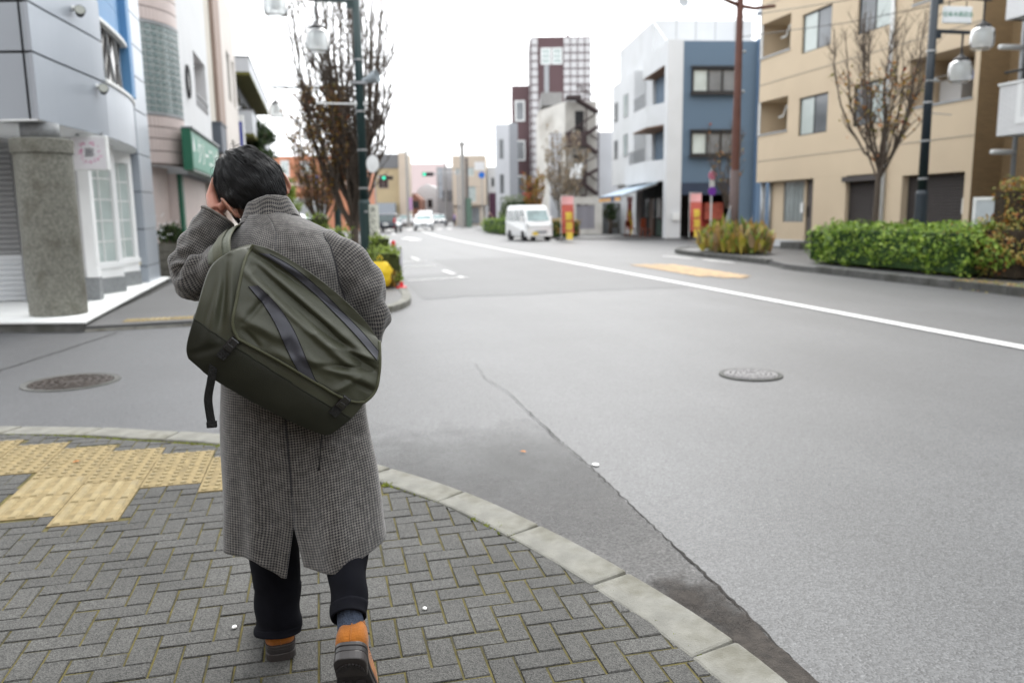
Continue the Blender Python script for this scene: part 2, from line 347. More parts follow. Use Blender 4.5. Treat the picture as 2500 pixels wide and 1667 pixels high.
def tile_mesh(kind):
    t = MB(); h = .0435
    t.cur = 1; t.box(.0015,.2995,.0015,.2995,-.04,0); t.cur = 0
    if kind == 'dot':
        for i in range(5):
            for j in range(5):
                cx, cy = .03+.06*i, .03+.06*j
                a = [t.P((cx+.019*math.cos(q*math.pi/4), cy+.019*math.sin(q*math.pi/4), 0)) for q in range(8)]
                b = [t.P((cx+.013*math.cos(q*math.pi/4), cy+.013*math.sin(q*math.pi/4), .0075)) for q in range(8)]
                for q in range(8): t.F([a[q],a[(q+1)%8],b[(q+1)%8],b[q]])
                t.F(b)
    else:
        for i in range(4):
            cx = .0375+.075*i
            a = [(cx-.021,.010,0),(cx+.021,.010,0),(cx+.021,.290,0),(cx-.021,.290,0)]
            b = [(cx-.014,.018,.0075),(cx+.014,.018,.0075),(cx+.014,.282,.0075),(cx-.014,.282,.0075)]
            ia = [t.P(p) for p in a]; ib = [t.P(p) for p in b]
            for q in range(4): t.F([ia[q],ia[(q+1)%4],ib[(q+1)%4],ib[q]])
            t.F(ib)
    return t.mesh('tactile_tile', [YEL, YEL_D])
TM = {k: tile_mesh(k) for k in ('dot','bar')}
for tx, ty, kd in tiles:
    cx, cy = tx+.15, ty+.15
    ok = all(((x1-x0)*(cy-y0)-(y1-y0)*(cx-x0)) < -.17*math.hypot(x1-x0,y1-y0) for (x0,y0),(x1,y1) in zip(KI,KI[1:]))
    if ok: inst(TM[kd], 'tactile_tile', pavement, (tx+rng.uniform(-.001,.001), ty, PZ+.002+rng.uniform(-.001,.0015)), (rng.uniform(-.003,.003),rng.uniform(-.003,.003),rng.uniform(-.004,.004)))
# herringbone pavers
MW = .0845; GP = .0032
def paver_mesh(poly):
    t = MB(); n = len(poly); cx = sum(p[0] for p in poly)/n; cy = sum(p[1] for p in poly)/n
    bt = [t.P((p[0],p[1],-.04)) for p in poly]; md = [t.P((p[0],p[1],-.004)) for p in poly]
    tp = []
    for p in poly:
        d = math.hypot(p[0]-cx,p[1]-cy) or 1; k = max(0,1-.0042/d); tp.append(t.P((cx+(p[0]-cx)*k, cy+(p[1]-cy)*k, 0)))
    for i in range(n):
        j = (i+1)%n; t.F([bt[i],bt[j],md[j],md[i]]); t.F([md[i],md[j],tp[j],tp[i]])
    t.F(tp); return t
def rect(w_, h_): return [(GP,GP),(w_-GP,GP),(w_-GP,h_-GP),(GP,h_-GP)]
PM_H = paver_mesh(rect(2*MW,MW)).mesh('paver', PAV); PM_V = paver_mesh(rect(MW,2*MW)).mesh('paver', PAV)
items = []
X0, Y0 = -3.95, 0.9
for i in range(0, 62):
    for j in range(0, 62):
        k = (i+j) % 4; x = X0+i*MW; y = Y0+j*MW
        if k == 0: w_, h_ = 2*MW, MW
        elif k == 2: w_, h_ = MW, 2*MW
        else: continue
        cells = [(x+a*MW+MW/2, y+b*MW+MW/2) for a in range(int(round(w_/MW))) for b in range(int(round(h_/MW)))]
        poly = [(x+p[0],y+p[1]) for p in rect(w_,h_)]
        hit = [in_tile(*c) for c in cells]
        if all(hit): continue
        # trim against tactile tiles
        full = True
        if any(in_tile(px,py) for px,py in poly) or any(hit):
            full = False
            for tx, ty, _ in tiles:
                bx0, bx1, by0, by1 = tx-.003, tx+.305, ty-.003, ty+.305
                xs = [p[0] for p in poly]; ys = [p[1] for p in poly]
                if not poly or max(xs) <= bx0 or min(xs) >= bx1 or max(ys) <= by0 or min(ys) >= by1: continue
                opts = [(min(xs),min(max(xs),bx0),min(ys),max(ys)),(max(min(xs),bx1),max(xs),min(ys),max(ys)),(min(xs),max(xs),min(ys),min(max(ys),by0)),(min(xs),max(xs),max(min(ys),by1),max(ys))]
                o = max(opts, key=lambda q: max(0,q[1]-q[0])*max(0,q[3]-q[2]))
                if o[1]-o[0] < .012 or o[3]-o[2] < .012: poly = []; break
                poly = [(o[0],o[2]),(o[1],o[2]),(o[1],o[3]),(o[0],o[3])]
            if not poly: continue
        c2 = clip_poly(poly, KI)
        if len(c2) < 3: continue
        ar = abs(sum(a[0]*b[1]-b[0]*a[1] for a,b in zip(c2,c2[1:]+c2[:1])))/2
        if ar < .0006: continue
        if ar < .0118: full = False
        cx = sum(p[0] for p in c2)/len(c2); cy = sum(p[1] for p in c2)/len(c2)
        d = Vector((cx,cy,PZ))-Vector((0,0,1.47)); zz = d.dot(f_); sx = d.dot(rr)/zz*28/36*1024; sy = d.dot(uu)/zz*28/36*1024
        vis = abs(sx) < 525 and abs(sy) < 352
        items.append((0 if vis else 1, zz, k, x, y, c2 if not full else None, cx, cy))
items.sort(key=lambda q: (q[0], q[1]))
far = MB()
for n_, (vis, zz, k, x, y, c2, cx, cy) in enumerate(items):
    zt = PZ + rng.uniform(-.0018,.0014); tl = (rng.uniform(-.006,.006), rng.uniform(-.006,.006), rng.uniform(-.004,.004))
    if vis == 0 and n_ < 297:
        if c2 is None: inst(PM_H if k == 0 else PM_V, 'paver', pavement, (x,y,zt), tl)
        else:
            me = paver_mesh([(p[0]-cx,p[1]-cy) for p in c2]).mesh('paver', PAV); inst(me, 'paver', pavement, (cx,cy,zt), tl)
    else:
        pp = c2 if c2 is not None else [(x+p[0],y+p[1]) for p in rect(2*MW if k==0 else MW, MW if k==0 else 2*MW)]
        t = paver_mesh([(p[0]-cx,p[1]-cy) for p in pp]); b0 = len(far.v)
        far.v += [(v[0]+cx,v[1]+cy,v[2]+zt) for v in t.v]
        for f in t.f: far.F([b0+q for q in f])
struct(far.build('paver_field', PAV_S, pavement), 'stuff')
# kerb stones along the curve
def arc(pts):
    s = [0]
    for a,b in zip(pts,pts[1:]): s.append(s[-1]+math.hypot(b[0]-a[0],b[1]-a[1]))
    return s
def at(pts, s, x):
    for i in range(len(s)-1):
        if s[i] <= x <= s[i+1]:
            t = (x-s[i])/(s[i+1]-s[i]); return (lerp(pts[i][0],pts[i+1][0],t), lerp(pts[i][1],pts[i+1][1],t))
    return pts[-1]
def dense(pts, n=120): return [cr(pts, i/n) for i in range(n+1)]
KOd, KId = dense(KO), dense(KI); so = arc(KOd)
s_joint = min(range(len(KOd)), key=lambda i: math.hypot(KOd[i][0]-.634, KOd[i][1]-3.74)); s0 = so[s_joint]
step = .575; s_ = s0 - step*int(s0/step)
kerb_root = pavement
rk = random.Random(5)
while s_ < so[-1]-.1:
    a, b = s_+.006, min(s_+step-.006, so[-1]); t = MB(); N = 5; ro = []; ri = []
    for i in range(N+1):
        q = at(KOd, so, lerp(a,b,i/N)); nn = min(KId, key=lambda p: (p[0]-q[0])**2+(p[1]-q[1])**2)
        dx, dy = q[0]-nn[0], q[1]-nn[1]; dd = math.hypot(dx,dy); q2 = (q[0]-dx/dd*.19+rk.uniform(-.004,.004), q[1]-dy/dd*.19+rk.uniform(-.004,.004))
        ro.append(q); ri.append(q2)
    zt = PZ+.004+rk.uniform(-.002,.003)
    cxm = sum(p[0] for p in ro+ri)/(2*N+2); cym = sum(p[1] for p in ro+ri)/(2*N+2)
    ro = [(p[0]-cxm,p[1]-cym) for p in ro]; ri = [(p[0]-cxm,p[1]-cym) for p in ri]
    t.prism(ri+ro[::-1], -.06, zt)
    t.build('kerb_stone', KERB, pavement, bevel=.012, loc=(cxm,cym,0)); s_ += step
# mortar bed below the kerb joints
t = MB(); t.prism([(lerp(a[0],b[0],.12),lerp(a[1],b[1],.12)) for a,b in zip(KOd,KId)]+[(lerp(a[0],b[0],1.0),lerp(a[1],b[1],1.0)) for a,b in zip(KOd,KId)][::-1], -.06, PZ-.012); t.build('kerb_bedding', BED, pavement)
# moss along the joints
t = MB(); rm = random.Random(21)
def tuft(x, y, z, r):
    n = 5; top = t.P((x+rm.uniform(-.3,.3)*r, y+rm.uniform(-.3,.3)*r, z+r*rm.uniform(.5,1.0)))
    ring = [t.P((x+r*math.cos(k*2*math.pi/n)*rm.uniform(.6,1.2), y+r*math.sin(k*2*math.pi/n)*rm.uniform(.6,1.2), z-.004)) for k in range(n)]
    for k in range(n): t.F([ring[k], ring[(k+1)%n], top])
si = arc(KId)
for _ in range(5200):
    u_ = rm.uniform(0, si[-1]); q = at(KId, si, u_)
    dens = noise.noise((u_*1.7, 3.1, 0))+.42+.5*noise.noise((u_*6.1, 1.1, 5))
    if rm.random() > dens or q[1] < 1.5: continue
    big = 1.0 if noise.noise((u_*2.3,0,9)) > .25 else 0.0
    tuft(q[0]+rm.gauss(.012,.006+.008*big), q[1]+rm.gauss(.012,.006+.008*big), PZ-.002, rm.uniform(.003,.008)+.005*big)
for _ in range(1500):                                     # roadside edge
    u_ = rm.uniform(0, so[-1]); q = at(KOd, so, u_)
    if rm.random() > noise.noise((u_*2.2, 8.1, 0))+.25: continue
    tuft(q[0]+rm.gauss(.008,.006), q[1]+rm.gauss(.008,.006), .012, rm.uniform(.003,.008))
struct(t.build('moss', MOSS, None), 'stuff')
# small litter
LEAF = M('dry_leaf_orange', (0.42, 0.17, 0.05), 0.8, var=0.3, scale=40)
def leaf(name, x, y, z, s, a, mat, label, cat='leaf', group=None):
    t = MB(); pr = [(0,-1),(.45,-.5),(.6,.1),(.35,.7),(0,1.1),(-.3,.6),(-.55,.1),(-.4,-.55)]
    c = t.P((0,0,.10*s)); r_ = [t.P((p[0]*s,p[1]*s,(.35*abs(p[0])+.05)*s)) for p in pr]
    for i in range(8): t.F([c, r_[i], r_[(i+1)%8]])
    o = t.build(name, mat, None, smooth=True, loc=(x,y,z)); o.rotation_euler = (0,0,a); return tag(o, label, cat, group)
leaf('fallen_leaf', 1.17, 4.62, .012, .022, .8, LEAF, 'orange leaf lying on the asphalt between kerb and crack')
leaf('fallen_leaf', -1.40, 4.84, PZ+.008, .02, 2.1, LEAF, 'orange leaf lying on the yellow dotted tiles')
WB = M('white_litter', (0.75,0.75,0.73), 0.6, var=0.05)
def lit(x, y, z, r, label):
    t = MB(); t.lathe([(r*.3,0),(r,.002),(r*.9,.006),(r*.3,.008)], n=9); o = t.build('litter_scrap', WB, loc=(x,y,z), smooth=True); o.scale = (1,1.3,1); tag(o, label, 'litter')
lit(1.52, 4.27, .004, .021, 'round white scrap on the road beside the crack')
lit(.30, 2.62, PZ+.001, .008, 'tiny white scrap on the pavers left of the walking man')
lit(-.34, 2.66, PZ+.001, .009, 'white scrap on the pavers by the left shoe of the man')

# ------------------------------------------------------------------ painted road markings
def strip(name, pts, wd, z=.012, mat=None):
    t = MB(); L = []; Rr = []
    for i,(x,y) in enumerate(pts):
        a = pts[max(i-1,0)]; b = pts[min(i+1,len(pts)-1)]; dx, dy = b[0]-a[0], b[1]-a[1]; d = math.hypot(dx,dy)
        nx, ny = dy/d*wd/2, -dx/d*wd/2; L.append((x-nx,y-ny,z)); Rr.append((x+nx,y+ny,z))
    for i in range(len(pts)-1): t.quad(L[i],Rr[i],Rr[i+1],L[i+1])
    return struct(t.build(name, mat or PAINT))
strip('centre_line', [(7.10,-5),(7.13,6),(7.18,13),(7.22,20),(7.33,30),(7.55,44),(8.06,56),(8.7,66),(9.3,74)], .20)
strip('parking_mark', [(1.92,18.02),(3.36,18.27)], .14); strip('parking_mark', [(3.25,18.27),(3.22,18.75)], .13); strip('parking_mark', [(3.22,19.5),(3.18,20.9)], .14)
strip('parking_mark', [(2.12,22.58),(3.30,22.88)], .14); strip('parking_mark', [(2.3,24.7),(3.32,25.5)], .13, .014); strip('parking_mark', [(3.16,25.9),(3.15,28)], .13)
strip('lane_dash', [(3.92,44.1),(4.16,58)], .22); strip('lane_dash', [(5.7,62),(6.0,66)], .3)
t = MB(); t.poly([(5.2,46.6,.012),(5.9,46.4,.012),(5.75,49.3,.012),(6.3,49.2,.012),(5.6,52.2,.012),(4.9,49.4,.012),(5.35,49.3,.012)]); struct(t.build('turn_arrow', PAINT))
for k in range(8): strip('crosswalk_stripe', [(5.6+k*1.02,79.0),(6.5+k*1.02,84.2)], .48)
for k,(a,b) in enumerate((((8.55,20.9),(8.45,16.4)),((8.86,20.9),(8.72,15.9)),((9.17,20.8),(9.0,15.7)),((9.45,20.6),(9.28,16.1)))):
    strip('orange_hatch', [a, ((a[0]+b[0])/2+.02,(a[1]+b[1])/2), b], .27, .012, PAINT_Y)
strip('edge_dash', [(11.35,20.4),(11.25,22.0)], .17); strip('edge_dash', [(11.2,22.7),(11.1,24.6)], .17)
# manhole covers
def manhole(x, y, r, mat, label):
    ro = thing('manhole_cover', label, 'manhole', (x,y,.004), .3)
    a = MB(); a.lathe([(r*.86,.0),(r*.86,.008),(r*.99,.010),(r,.0)], n=40); a.build('frame_ring', KERB_D, ro)
    c = MB(); c.lathe([(.01,.0),(r*.84,.0),(r*.84,.010),(.01,.010)], n=40)
    for k in range(4):
        q = r*(.18+.16*k); c.lathe([(q,.009),(q+.004,.016),(q+.03,.016),(q+.034,.009)], n=36)
    for k in range(14):
        an = k*2*math.pi/14; c.tf = Matrix.Rotation(an,4,'Z'); c.box(r*.2,r*.78,-.010,.010,.009,.0155); c.tf = None
    c.build('lid', mat, ro)
manhole(-2.25, 7.87, .41, IRON_B, 'dark brown iron manhole cover on the side road at the left')
manhole(3.73, 6.34, .28, IRON_G, 'pale grey manhole cover in the near lane of the main road')

# ------------------------------------------------------------------ far kerbs and walks
def kerb_run(parent, pts, h, wd, step_, mat, z0=-.05, side=1):
    d = dense(pts, 100); s = arc(d); x = 0
    while x < s[-1]-.05:
        a, b = x+.004, min(x+step_-.004, s[-1]); t = MB(); ro = [at(d,s,lerp(a,b,i/3)) for i in range(4)]; ri = []
        for i,q in enumerate(ro):
            p0 = ro[max(i-1,0)]; p1 = ro[min(i+1,3)]; dx, dy = p1[0]-p0[0], p1[1]-p0[1]; dd = math.hypot(dx,dy) or 1
            ri.append((q[0]-dy/dd*wd*side, q[1]+dx/dd*wd*side))
        hh = h((x+step_/2)/s[-1]) if callable(h) else h
        t.prism(ro+ri[::-1] if side > 0 else ri+ro[::-1], z0, hh+rng.uniform(-.003,.003)); t.build('kerb_stone', mat, parent, bevel=.012); x += step_
LW = [(-3.05,11.42),(-1.73,11.57),(-.4,11.72),(.55,11.86),(1.05,12.2),(1.38,12.95),(1.52,13.8),(1.6,15.0),(1.62,17),(1.66,21),(1.72,30),(1.9,42),(2.6,58),(3.4,68)]
t = MB(); t.prism([(x-.05,y+.03) for x,y in dense(LW,60)]+[(-9,68),(-3.06,20)], -.05, .075); left_walk = struct(t.build('far_pavement', A_WALK))
kerb_run(left_walk, LW, lambda q: .03 if q < .035 else (.10 if q < .1 else .095), .16, .6, KERB, side=1)
for k in range(8):
    inst(TM['bar'] if k % 3 == 1 else TM['dot'], 'tactile_tile', left_walk, (-2.66+k*.303, 11.74+k*.02, .082))
# right-hand walk with kerb
RW = [(11.15,2),(11.2,10),(11.22,14),(11.25,17.4),(11.5,18.4),(11.75,19.4),(11.85,20.6),(11.92,22.5),(11.9,24.2),(12.2,26.0),(12.9,27.2),(14.0,27.8),(16.4,28.4)]
t = MB(); t.prism([(x+.05,y) for x,y in dense(RW,60)]+[(40,28.4),(40,2)], -.05, .12); right_walk = struct(t.build('right_pavement', A_WALK))
kerb_run(right_walk, RW, lambda q: .155 if q < .50 else (.05 if q < .60 else .15), .18, .6, KERB_D, side=-1)
# roadside strip beyond the side street, where the van is parked
RW2 = [(18.6,37.6),(17.2,39.5),(14.6,41.2),(13.2,43.5),(12.9,48),(13.0,56),(13.4,64),(14.2,72),(15.5,80)]
t = MB(); t.prism([(x+.05,y) for x,y in dense(RW2,40)]+[(60,80),(60,37.6)], -.05, .06); fore = struct(t.build('shop_forecourt', A_WALK))
# ------------------------------------------------------------------ the walking man
def houndstooth(name, rep, dark, light, bumpy=0.25):
    m = bpy.data.materials.new(name); m.use_nodes = True; n = m.node_tree.nodes; l = m.node_tree.links; b = n['Principled BSDF']
    uv = n.new('ShaderNodeUVMap'); sx = n.new('ShaderNodeSeparateXYZ')
    # slight weave wobble
    tc = n.new('ShaderNodeTexCoord'); no = n.new('ShaderNodeTexNoise'); no.inputs['Scale'].default_value = 14; no.inputs['Detail'].default_value = 2; l.new(tc.outputs['Object'], no.inputs['Vector'])
    va = n.new('ShaderNodeVectorMath'); va.operation = 'MULTIPLY_ADD'; va.inputs[1].default_value = (.006,.006,0); l.new(no.outputs['Color'], va.inputs[0]); l.new(uv.outputs[0], va.inputs[2]); l.new(va.outputs[0], sx.inputs[0])
    def mt(op, a, v=None, bb=None):
        q = n.new('ShaderNodeMath'); q.operation = op; l.new(a, q.inputs[0])
        if bb is not None: l.new(bb, q.inputs[1])
        elif v is not None: q.inputs[1].default_value = v
        return q.outputs[0]
    th = rep/8
    fx = mt('FLOOR', mt('DIVIDE', sx.outputs[0], th)); fy = mt('FLOOR', mt('DIVIDE', sx.outputs[1], th))
    wa = mt('LESS_THAN', mt('FLOORED_MODULO', fx, 8.0), 4.0); we = mt('LESS_THAN', mt('FLOORED_MODULO', fy, 8.0), 4.0)
    tw = mt('LESS_THAN', mt('FLOORED_MODULO', mt('ADD', fx, bb=fy), 4.0), 2.0)
    mx = n.new('ShaderNodeMix'); mx.data_type = 'FLOAT'; l.new(tw, mx.inputs[0]); l.new(wa, mx.inputs[2]); l.new(we, mx.inputs[3])
    c = n.new('ShaderNodeMix'); c.data_type = 'RGBA'; l.new(mx.outputs[0], c.inputs[0]); c.inputs[6].default_value = (*dark,1); c.inputs[7].default_value = (*light,1)
    # wool fleck variation
    n2 = n.new('ShaderNodeTexNoise'); n2.inputs['Scale'].default_value = 55; n2.inputs['Detail'].default_value = 5; l.new(tc.outputs['Object'], n2.inputs['Vector'])
    mr = n.new('ShaderNodeMapRange'); mr.inputs[1].default_value=.3; mr.inputs[2].default_value=.7; mr.inputs[3].default_value = .62; mr.inputs[4].default_value = 1.38; l.new(n2.outputs['Fac'], mr.inputs[0])
    mu = n.new('ShaderNodeMix'); mu.data_type='RGBA'; mu.blend_type='MULTIPLY'; mu.inputs[0].default_value=1; l.new(c.outputs[2], mu.inputs[6]); l.new(mr.outputs[0], mu.inputs[7]); l.new(mu.outputs[2], b.inputs['Base Color'])
    b.inputs['Roughness'].default_value = .92; b.inputs['Specular IOR Level'].default_value = .15; b.inputs['Sheen Weight'].default_value = .25; b.inputs['Sheen Roughness'].default_value = .6
    bp = n.new('ShaderNodeBump'); bp.inputs['Strength'].default_value = bumpy; bp.inputs['Distance'].default_value = .002
    ad = n.new('ShaderNodeMath'); ad.operation='ADD'; l.new(mx.outputs[0], ad.inputs[0]); l.new(n2.outputs['Fac'], ad.inputs[1]); l.new(ad.outputs[0], bp.inputs['Height']); l.new(bp.outputs[0], b.inputs['Normal'])
    return m
HT = houndstooth('houndstooth_wool', .0076, (.0042,.0042,.0085), (.135,.125,.113))
SEAM = M('coat_seam_dark', (.03,.029,.032), .9, var=0)
LINING = M('coat_lining', (.012,.012,.013), .6, var=0)
SKIN = M('skin', (.46,.245,.175), .48, var=.10, scale=18, bump=.08, bscale=220, spec=.4, stain=(.45,.16,.12), stain_amt=.5, stain_scale=9)
SKIN.node_tree.nodes['Principled BSDF'].inputs['Subsurface Weight'].default_value = .25
SKIN.node_tree.nodes['Principled BSDF'].inputs['Subsurface Radius'].default_value = (.012,.004,.002)
HAIR = M('black_hair', (.0042,.0042,.0052), .40, var=.4, scale=50, spec=.38)
TROUS = M('trouser_navy_black', (.0040,.0043,.0068), .9, var=.15, scale=30, spec=.12)
SOCK = M('sock_blue_grey', (.040,.052,.078), .95, var=.25, scale=60, bump=.6, bscale=190)
SUEDE = M('suede_tan', (.29,.098,.014), .9, var=.28, scale=22, bump=.3, bscale=240, spec=.15, sheen=.15, detail=7)
RUBBER = M('sole_rubber_dark', (.024,.021,.021), .42, var=.2, scale=20, spec=.5)
RUBBER_E = M('sole_edge', (.032,.027,.026), .38, var=.15, scale=25, spec=.5)
MASK = M('mask_black', (.012,.012,.014), .8, var=.1)

man = thing('person', 'black-haired man in long houndstooth overcoat walking away, left hand raised to his head', 'person', (0,0,0))
Z0 = PZ
# torso rows: z, x left, x right, depth centre, half depth
TR = [(1.492,-.165,-.088,2.505,.050),(1.474,-.198,-.062,2.498,.068),(1.454,-.208,-.018,2.495,.085),(1.428,-.236,.040,2.492,.104),(1.389,-.268,.074,2.488,.124),(1.337,-.292,.092,2.482,.140),(1.271,-.297,.104,2.476,.150),(1.204,-.297,.112,2.472,.154),(1.138,-.294,.114,2.470,.156),(1.071,-.294,.113,2.470,.158),(.975,-.299,.114,2.470,.160),(.907,-.303,.122,2.470,.163),(.794,-.309,.135,2.468,.168),(.738,-.312,.144,2.468,.171),(.652,-.316,.152,2.466,.175),(.566,-.321,.158,2.465,.178),(.472,-.325,.166,2.464,.180),(.36,-.328,.172,2.462,.182)]
VENT = .585; XB = -.100
def hem_z(X, Y, right=False):
    # back hem: left edge .484, dips to .39 at the vent, rises to .497 at the right; front a little higher
    if right: zb = lerp(.470,.522,min(1,max(0,(X+.085)/.25)))
    elif X < -.215: zb = .487
    elif X < -.12: zb = lerp(.487,.425,(X+.215)/.095)
    elif X < -.085: zb = .425
    else: zb = lerp(.492,.520,min(1,(X+.085)/.25))
    fr = min(1,max(0,(Y-2.40)/.16)); return lerp(zb,.50,fr)
PH0 = -.085
def torso(t, s):
    ph = 2*math.pi*t + PH0
    z = lerp(1.492, .36, s)
    for _ in range(2):
        xl, xr, cy, hy = interp(TR, z)
        X = (xl+xr)/2 + (xr-xl)/2*sp(math.sin(ph), .86); Y = cy - hy*sp(math.cos(ph), .80)
        z = lerp(1.492, hem_z(X, Y, t < .5), s)
    xl, xr, cy, hy = interp(TR, z)
    cx, hx = (xl+xr)/2, (xr-xl)/2
    ee = lerp(.86, 1.25, min(1,max(0,(z-1.10)/.12))) if math.sin(ph) > 0 else .86
    X = cx + hx*sp(math.sin(ph), .86); Y = cy - hy*sp(math.cos(ph), ee if ee > .86 else .80)
    back = max(0, math.cos(ph))
    # head-down stoop: round the upper back outward
    Y -= .030*back*math.exp(-((z-1.34)/.10)**2)
    # centre-back vent opening: both edges swing apart toward the hem
    if z < VENT:
        k = (VENT-z)/(VENT-.39)
        if t < .5: X += k*.036*math.exp(-(t/.07)**2); Y -= .018*k*math.exp(-(t/.10)**2)
        else: X -= k*.040*math.exp(-((1-t)/.07)**2); Y += .006*k*math.exp(-((1-t)/.08)**2)
    if z < .82:                                            # the trailing right leg pushes the skirt back
        kz = min(1,(.86-z)/.30); kx = 1/(1+math.exp(-(X+.045)/.022)); Y -= .150*kz*kx*max(0,math.cos(ph))**.5*(1-.45*max(0,(X-.09)/.08))
    # drape folds
    low = min(1, max(0, (1.0-z)/.35))
    fold = (.010*math.sin(ph*5+1.3+z*1.5)+.006*math.sin(ph*9+.4-z*3))*low*(.35+.65*abs(math.sin(ph)))
    fold += .012*low*math.exp(-((X+.235)/.035)**2)*back - .010*low*math.exp(-((X+.175)/.03)**2)*back
    fold += .0075*noise.noise((X*9, z*4, 3.3+Y*4))+.004*noise.noise((X*16+z*9, z*12-X*6, 1.7))*(z > .9)
    # slanting pulls under the right shoulder blade
    if z > 1.0: fold += .0075*math.sin((X*.75+z)*62+noise.noise((X*6,z*6,0))*2.2)*back*math.exp(-((X-.05)/.10)**2)*math.exp(-((z-1.22)/.10)**2)
    r = math.hypot(X-cx, Y-cy) or 1
    return (X+(X-cx)/r*fold, Y+(Y-cy)/r*fold, z)
ARC = [0]
for i in range(1, 241):
    a_, b_ = torso((i-1)/240, .53), torso(i/240, .53); ARC.append(ARC[-1]+math.hypot(b_[0]-a_[0], b_[1]-a_[1]))
SL_ = []
for i in range(241):
    P_ = [Vector(torso(i/240, j/110)) for j in range(111)]; q = [0]
    for a_, b_ in zip(P_, P_[1:]): q.append(q[-1]+(b_-a_).length)
    SL_.append([v-q[60] for v in q])
def torso_uv(t, s):
    x = t*240; i = min(int(x), 239); k = SL_[min(i+(x-i > .5),240)]; y = s*110; j = min(int(y),109); return (lerp(ARC[i], ARC[i+1], x-i), -lerp(k[j], k[j+1], y-j))
b = MB(); b.grid(torso, 120, 110, uvf=torso_uv, flip=True)
coat = b.build('coat', HT, man, smooth=True, label='black and cream houndstooth wool overcoat with back vent')
so_ = coat.modifiers.new('thick', 'SOLIDIFY'); so_.thickness = .006; so_.offset = -1
# centre-back seam and vent edge
b = MB(); L = []
for i in range(60):
    s = lerp(.42, .80, i/59); p = torso(.0005, s); L.append((p[0]-.0005, p[1]-.0008, p[2]))
b.tube(L, .0016, 5); b.build('back_seam', SEAM, coat, smooth=True)
# dark lining seen through the vent
b = MB()
b.grid(lambda u, v: (lerp(-.205,.01,u), 2.465, lerp(.62,.50,v)), 8, 4); b.build('lining', LINING, coat)
def sleeve(name, path, rad, ups, folds, nu=40, nv=70, label=None, seam=None, flat=None):
    pts = path; P_ = [Vector(cr(pts, j/nv)) for j in range(nv+1)]; rr_ = [cr([(q,) for q in rad], j/nv)[0] for j in range(nv+1)]
    fr = []; up = Vector(ups)
    for j in range(nv+1):
        t = (P_[min(j+1,nv)]-P_[max(j-1,0)]).normalized(); a = up - t*up.dot(t); a.normalize(); fr.append((a, t.cross(a))); up = a
    ln = [0]
    for a,b2 in zip(P_,P_[1:]): ln.append(ln[-1]+(b2-a).length)
    def fn(u, v):
        j = int(round(v*nv)); a, c = fr[j]; an = 2*math.pi*u; r = rr_[j]+folds(an, ln[j], P_[j])
        k = flat(v) if flat else 1
        return tuple(P_[j]+a*math.cos(an)*r+c*math.sin(an)*r*k)
    b = MB(); b.grid(fn, nu, nv, uvf=lambda u, v: (u*.47, ln[int(round(v*nv))]*1.08))
    o = b.build(name, HT, coat, smooth=True, label=label)
    return o, fn
# right sleeve: raglan, from the collar over the shoulder, elbow bent, forearm going forward
SR = [(-.085,2.490,1.418),(-.012,2.468,1.376),(.060,2.450,1.334),(.104,2.440,1.270),(.124,2.435,1.205),(.130,2.445,1.150),(.122,2.49,1.102),(.085,2.58,1.078),(.02,2.68,1.080)]
def fr_(an, s, p):
    d = .0092*math.sin(s*68+math.cos(an)*1.7+noise.noise((math.cos(an)*1.2,s*9,math.sin(an)*1.2))*3)*(.4+.9*math.exp(-((s-.36)/.09)**2))
    return d*.8+.006*noise.noise((math.cos(an)*1.3,math.sin(an)*1.3,s*11))+.010*math.exp(-((s-.11)/.022)**2)*max(0,math.cos(an-.35))
sr, srf = sleeve('sleeve', SR, [.030,.053,.075,.081,.072,.064,.060,.057,.055], (0.5,0,0.85), fr_)
# left sleeve: upper arm out to the side, elbow bent, forearm up to the temple
SL = [(-.165,2.50,1.395),(-.215,2.50,1.362),(-.266,2.505,1.336),(-.318,2.515,1.312),(-.366,2.53,1.290),(-.386,2.55,1.302),(-.374,2.565,1.340),(-.350,2.575,1.385),(-.318,2.59,1.435),(-.293,2.60,1.472)]
def fl_(an, s, p):
    w_ = math.exp(-((s-.24)/.10)**2)
    d = .0072*math.sin(s*95+1.4*math.sin(an)+noise.noise((math.cos(an)*2,math.sin(an)*2,s*7))*2.6)*(.30+.9*w_)
    return d+.006*noise.noise((math.cos(an)*1.5,math.sin(an)*1.5,s*10+4))
sl, slf = sleeve('sleeve', SL, [.036,.052,.060,.060,.056,.054,.056,.056,.053,.050], (0,-1,.3), fl_, label='raised left sleeve bunched at the elbow')
# cuff edge of the raised sleeve (turned, a little thicker)
b = MB(); b.tube([slf(i/40, 1.0) for i in range(41)], .0042, 6); b.build('cuff_edge', HT, sl, smooth=True)
# raglan seams where the sleeves meet the body of the coat
from mathutils.bvhtree import BVHTree
def bvh(o): return BVHTree.FromPolygons([v.co.copy() for v in o.data.vertices], [tuple(p.vertices) for p in o.data.polygons])
BC, BR = bvh(coat), bvh(sr)
L = []
for i in range(46):
    z = lerp(1.425, 1.13, i/45)
    for k in range(160):
        x = lerp(-.12, .14, k/159); h1 = BC.ray_cast(Vector((x,1.5,z)), Vector((0,1,0))); h2 = BR.ray_cast(Vector((x,1.5,z)), Vector((0,1,0)))
        if h2[0] and (not h1[0] or h2[0].y < h1[0].y):
            L.append((x-.001, h2[0].y-.0015, z)); break
if len(L) > 6:
    L = [tuple(sum(L[min(max(i+d,0),len(L)-1)][k] for d in (-2,-1,0,1,2))/5 for k in range(3)) for i in range(len(L))]
    b = MB(); b.tube(L, .0024, 5); b.build('raglan_seam', SEAM, coat, smooth=True)
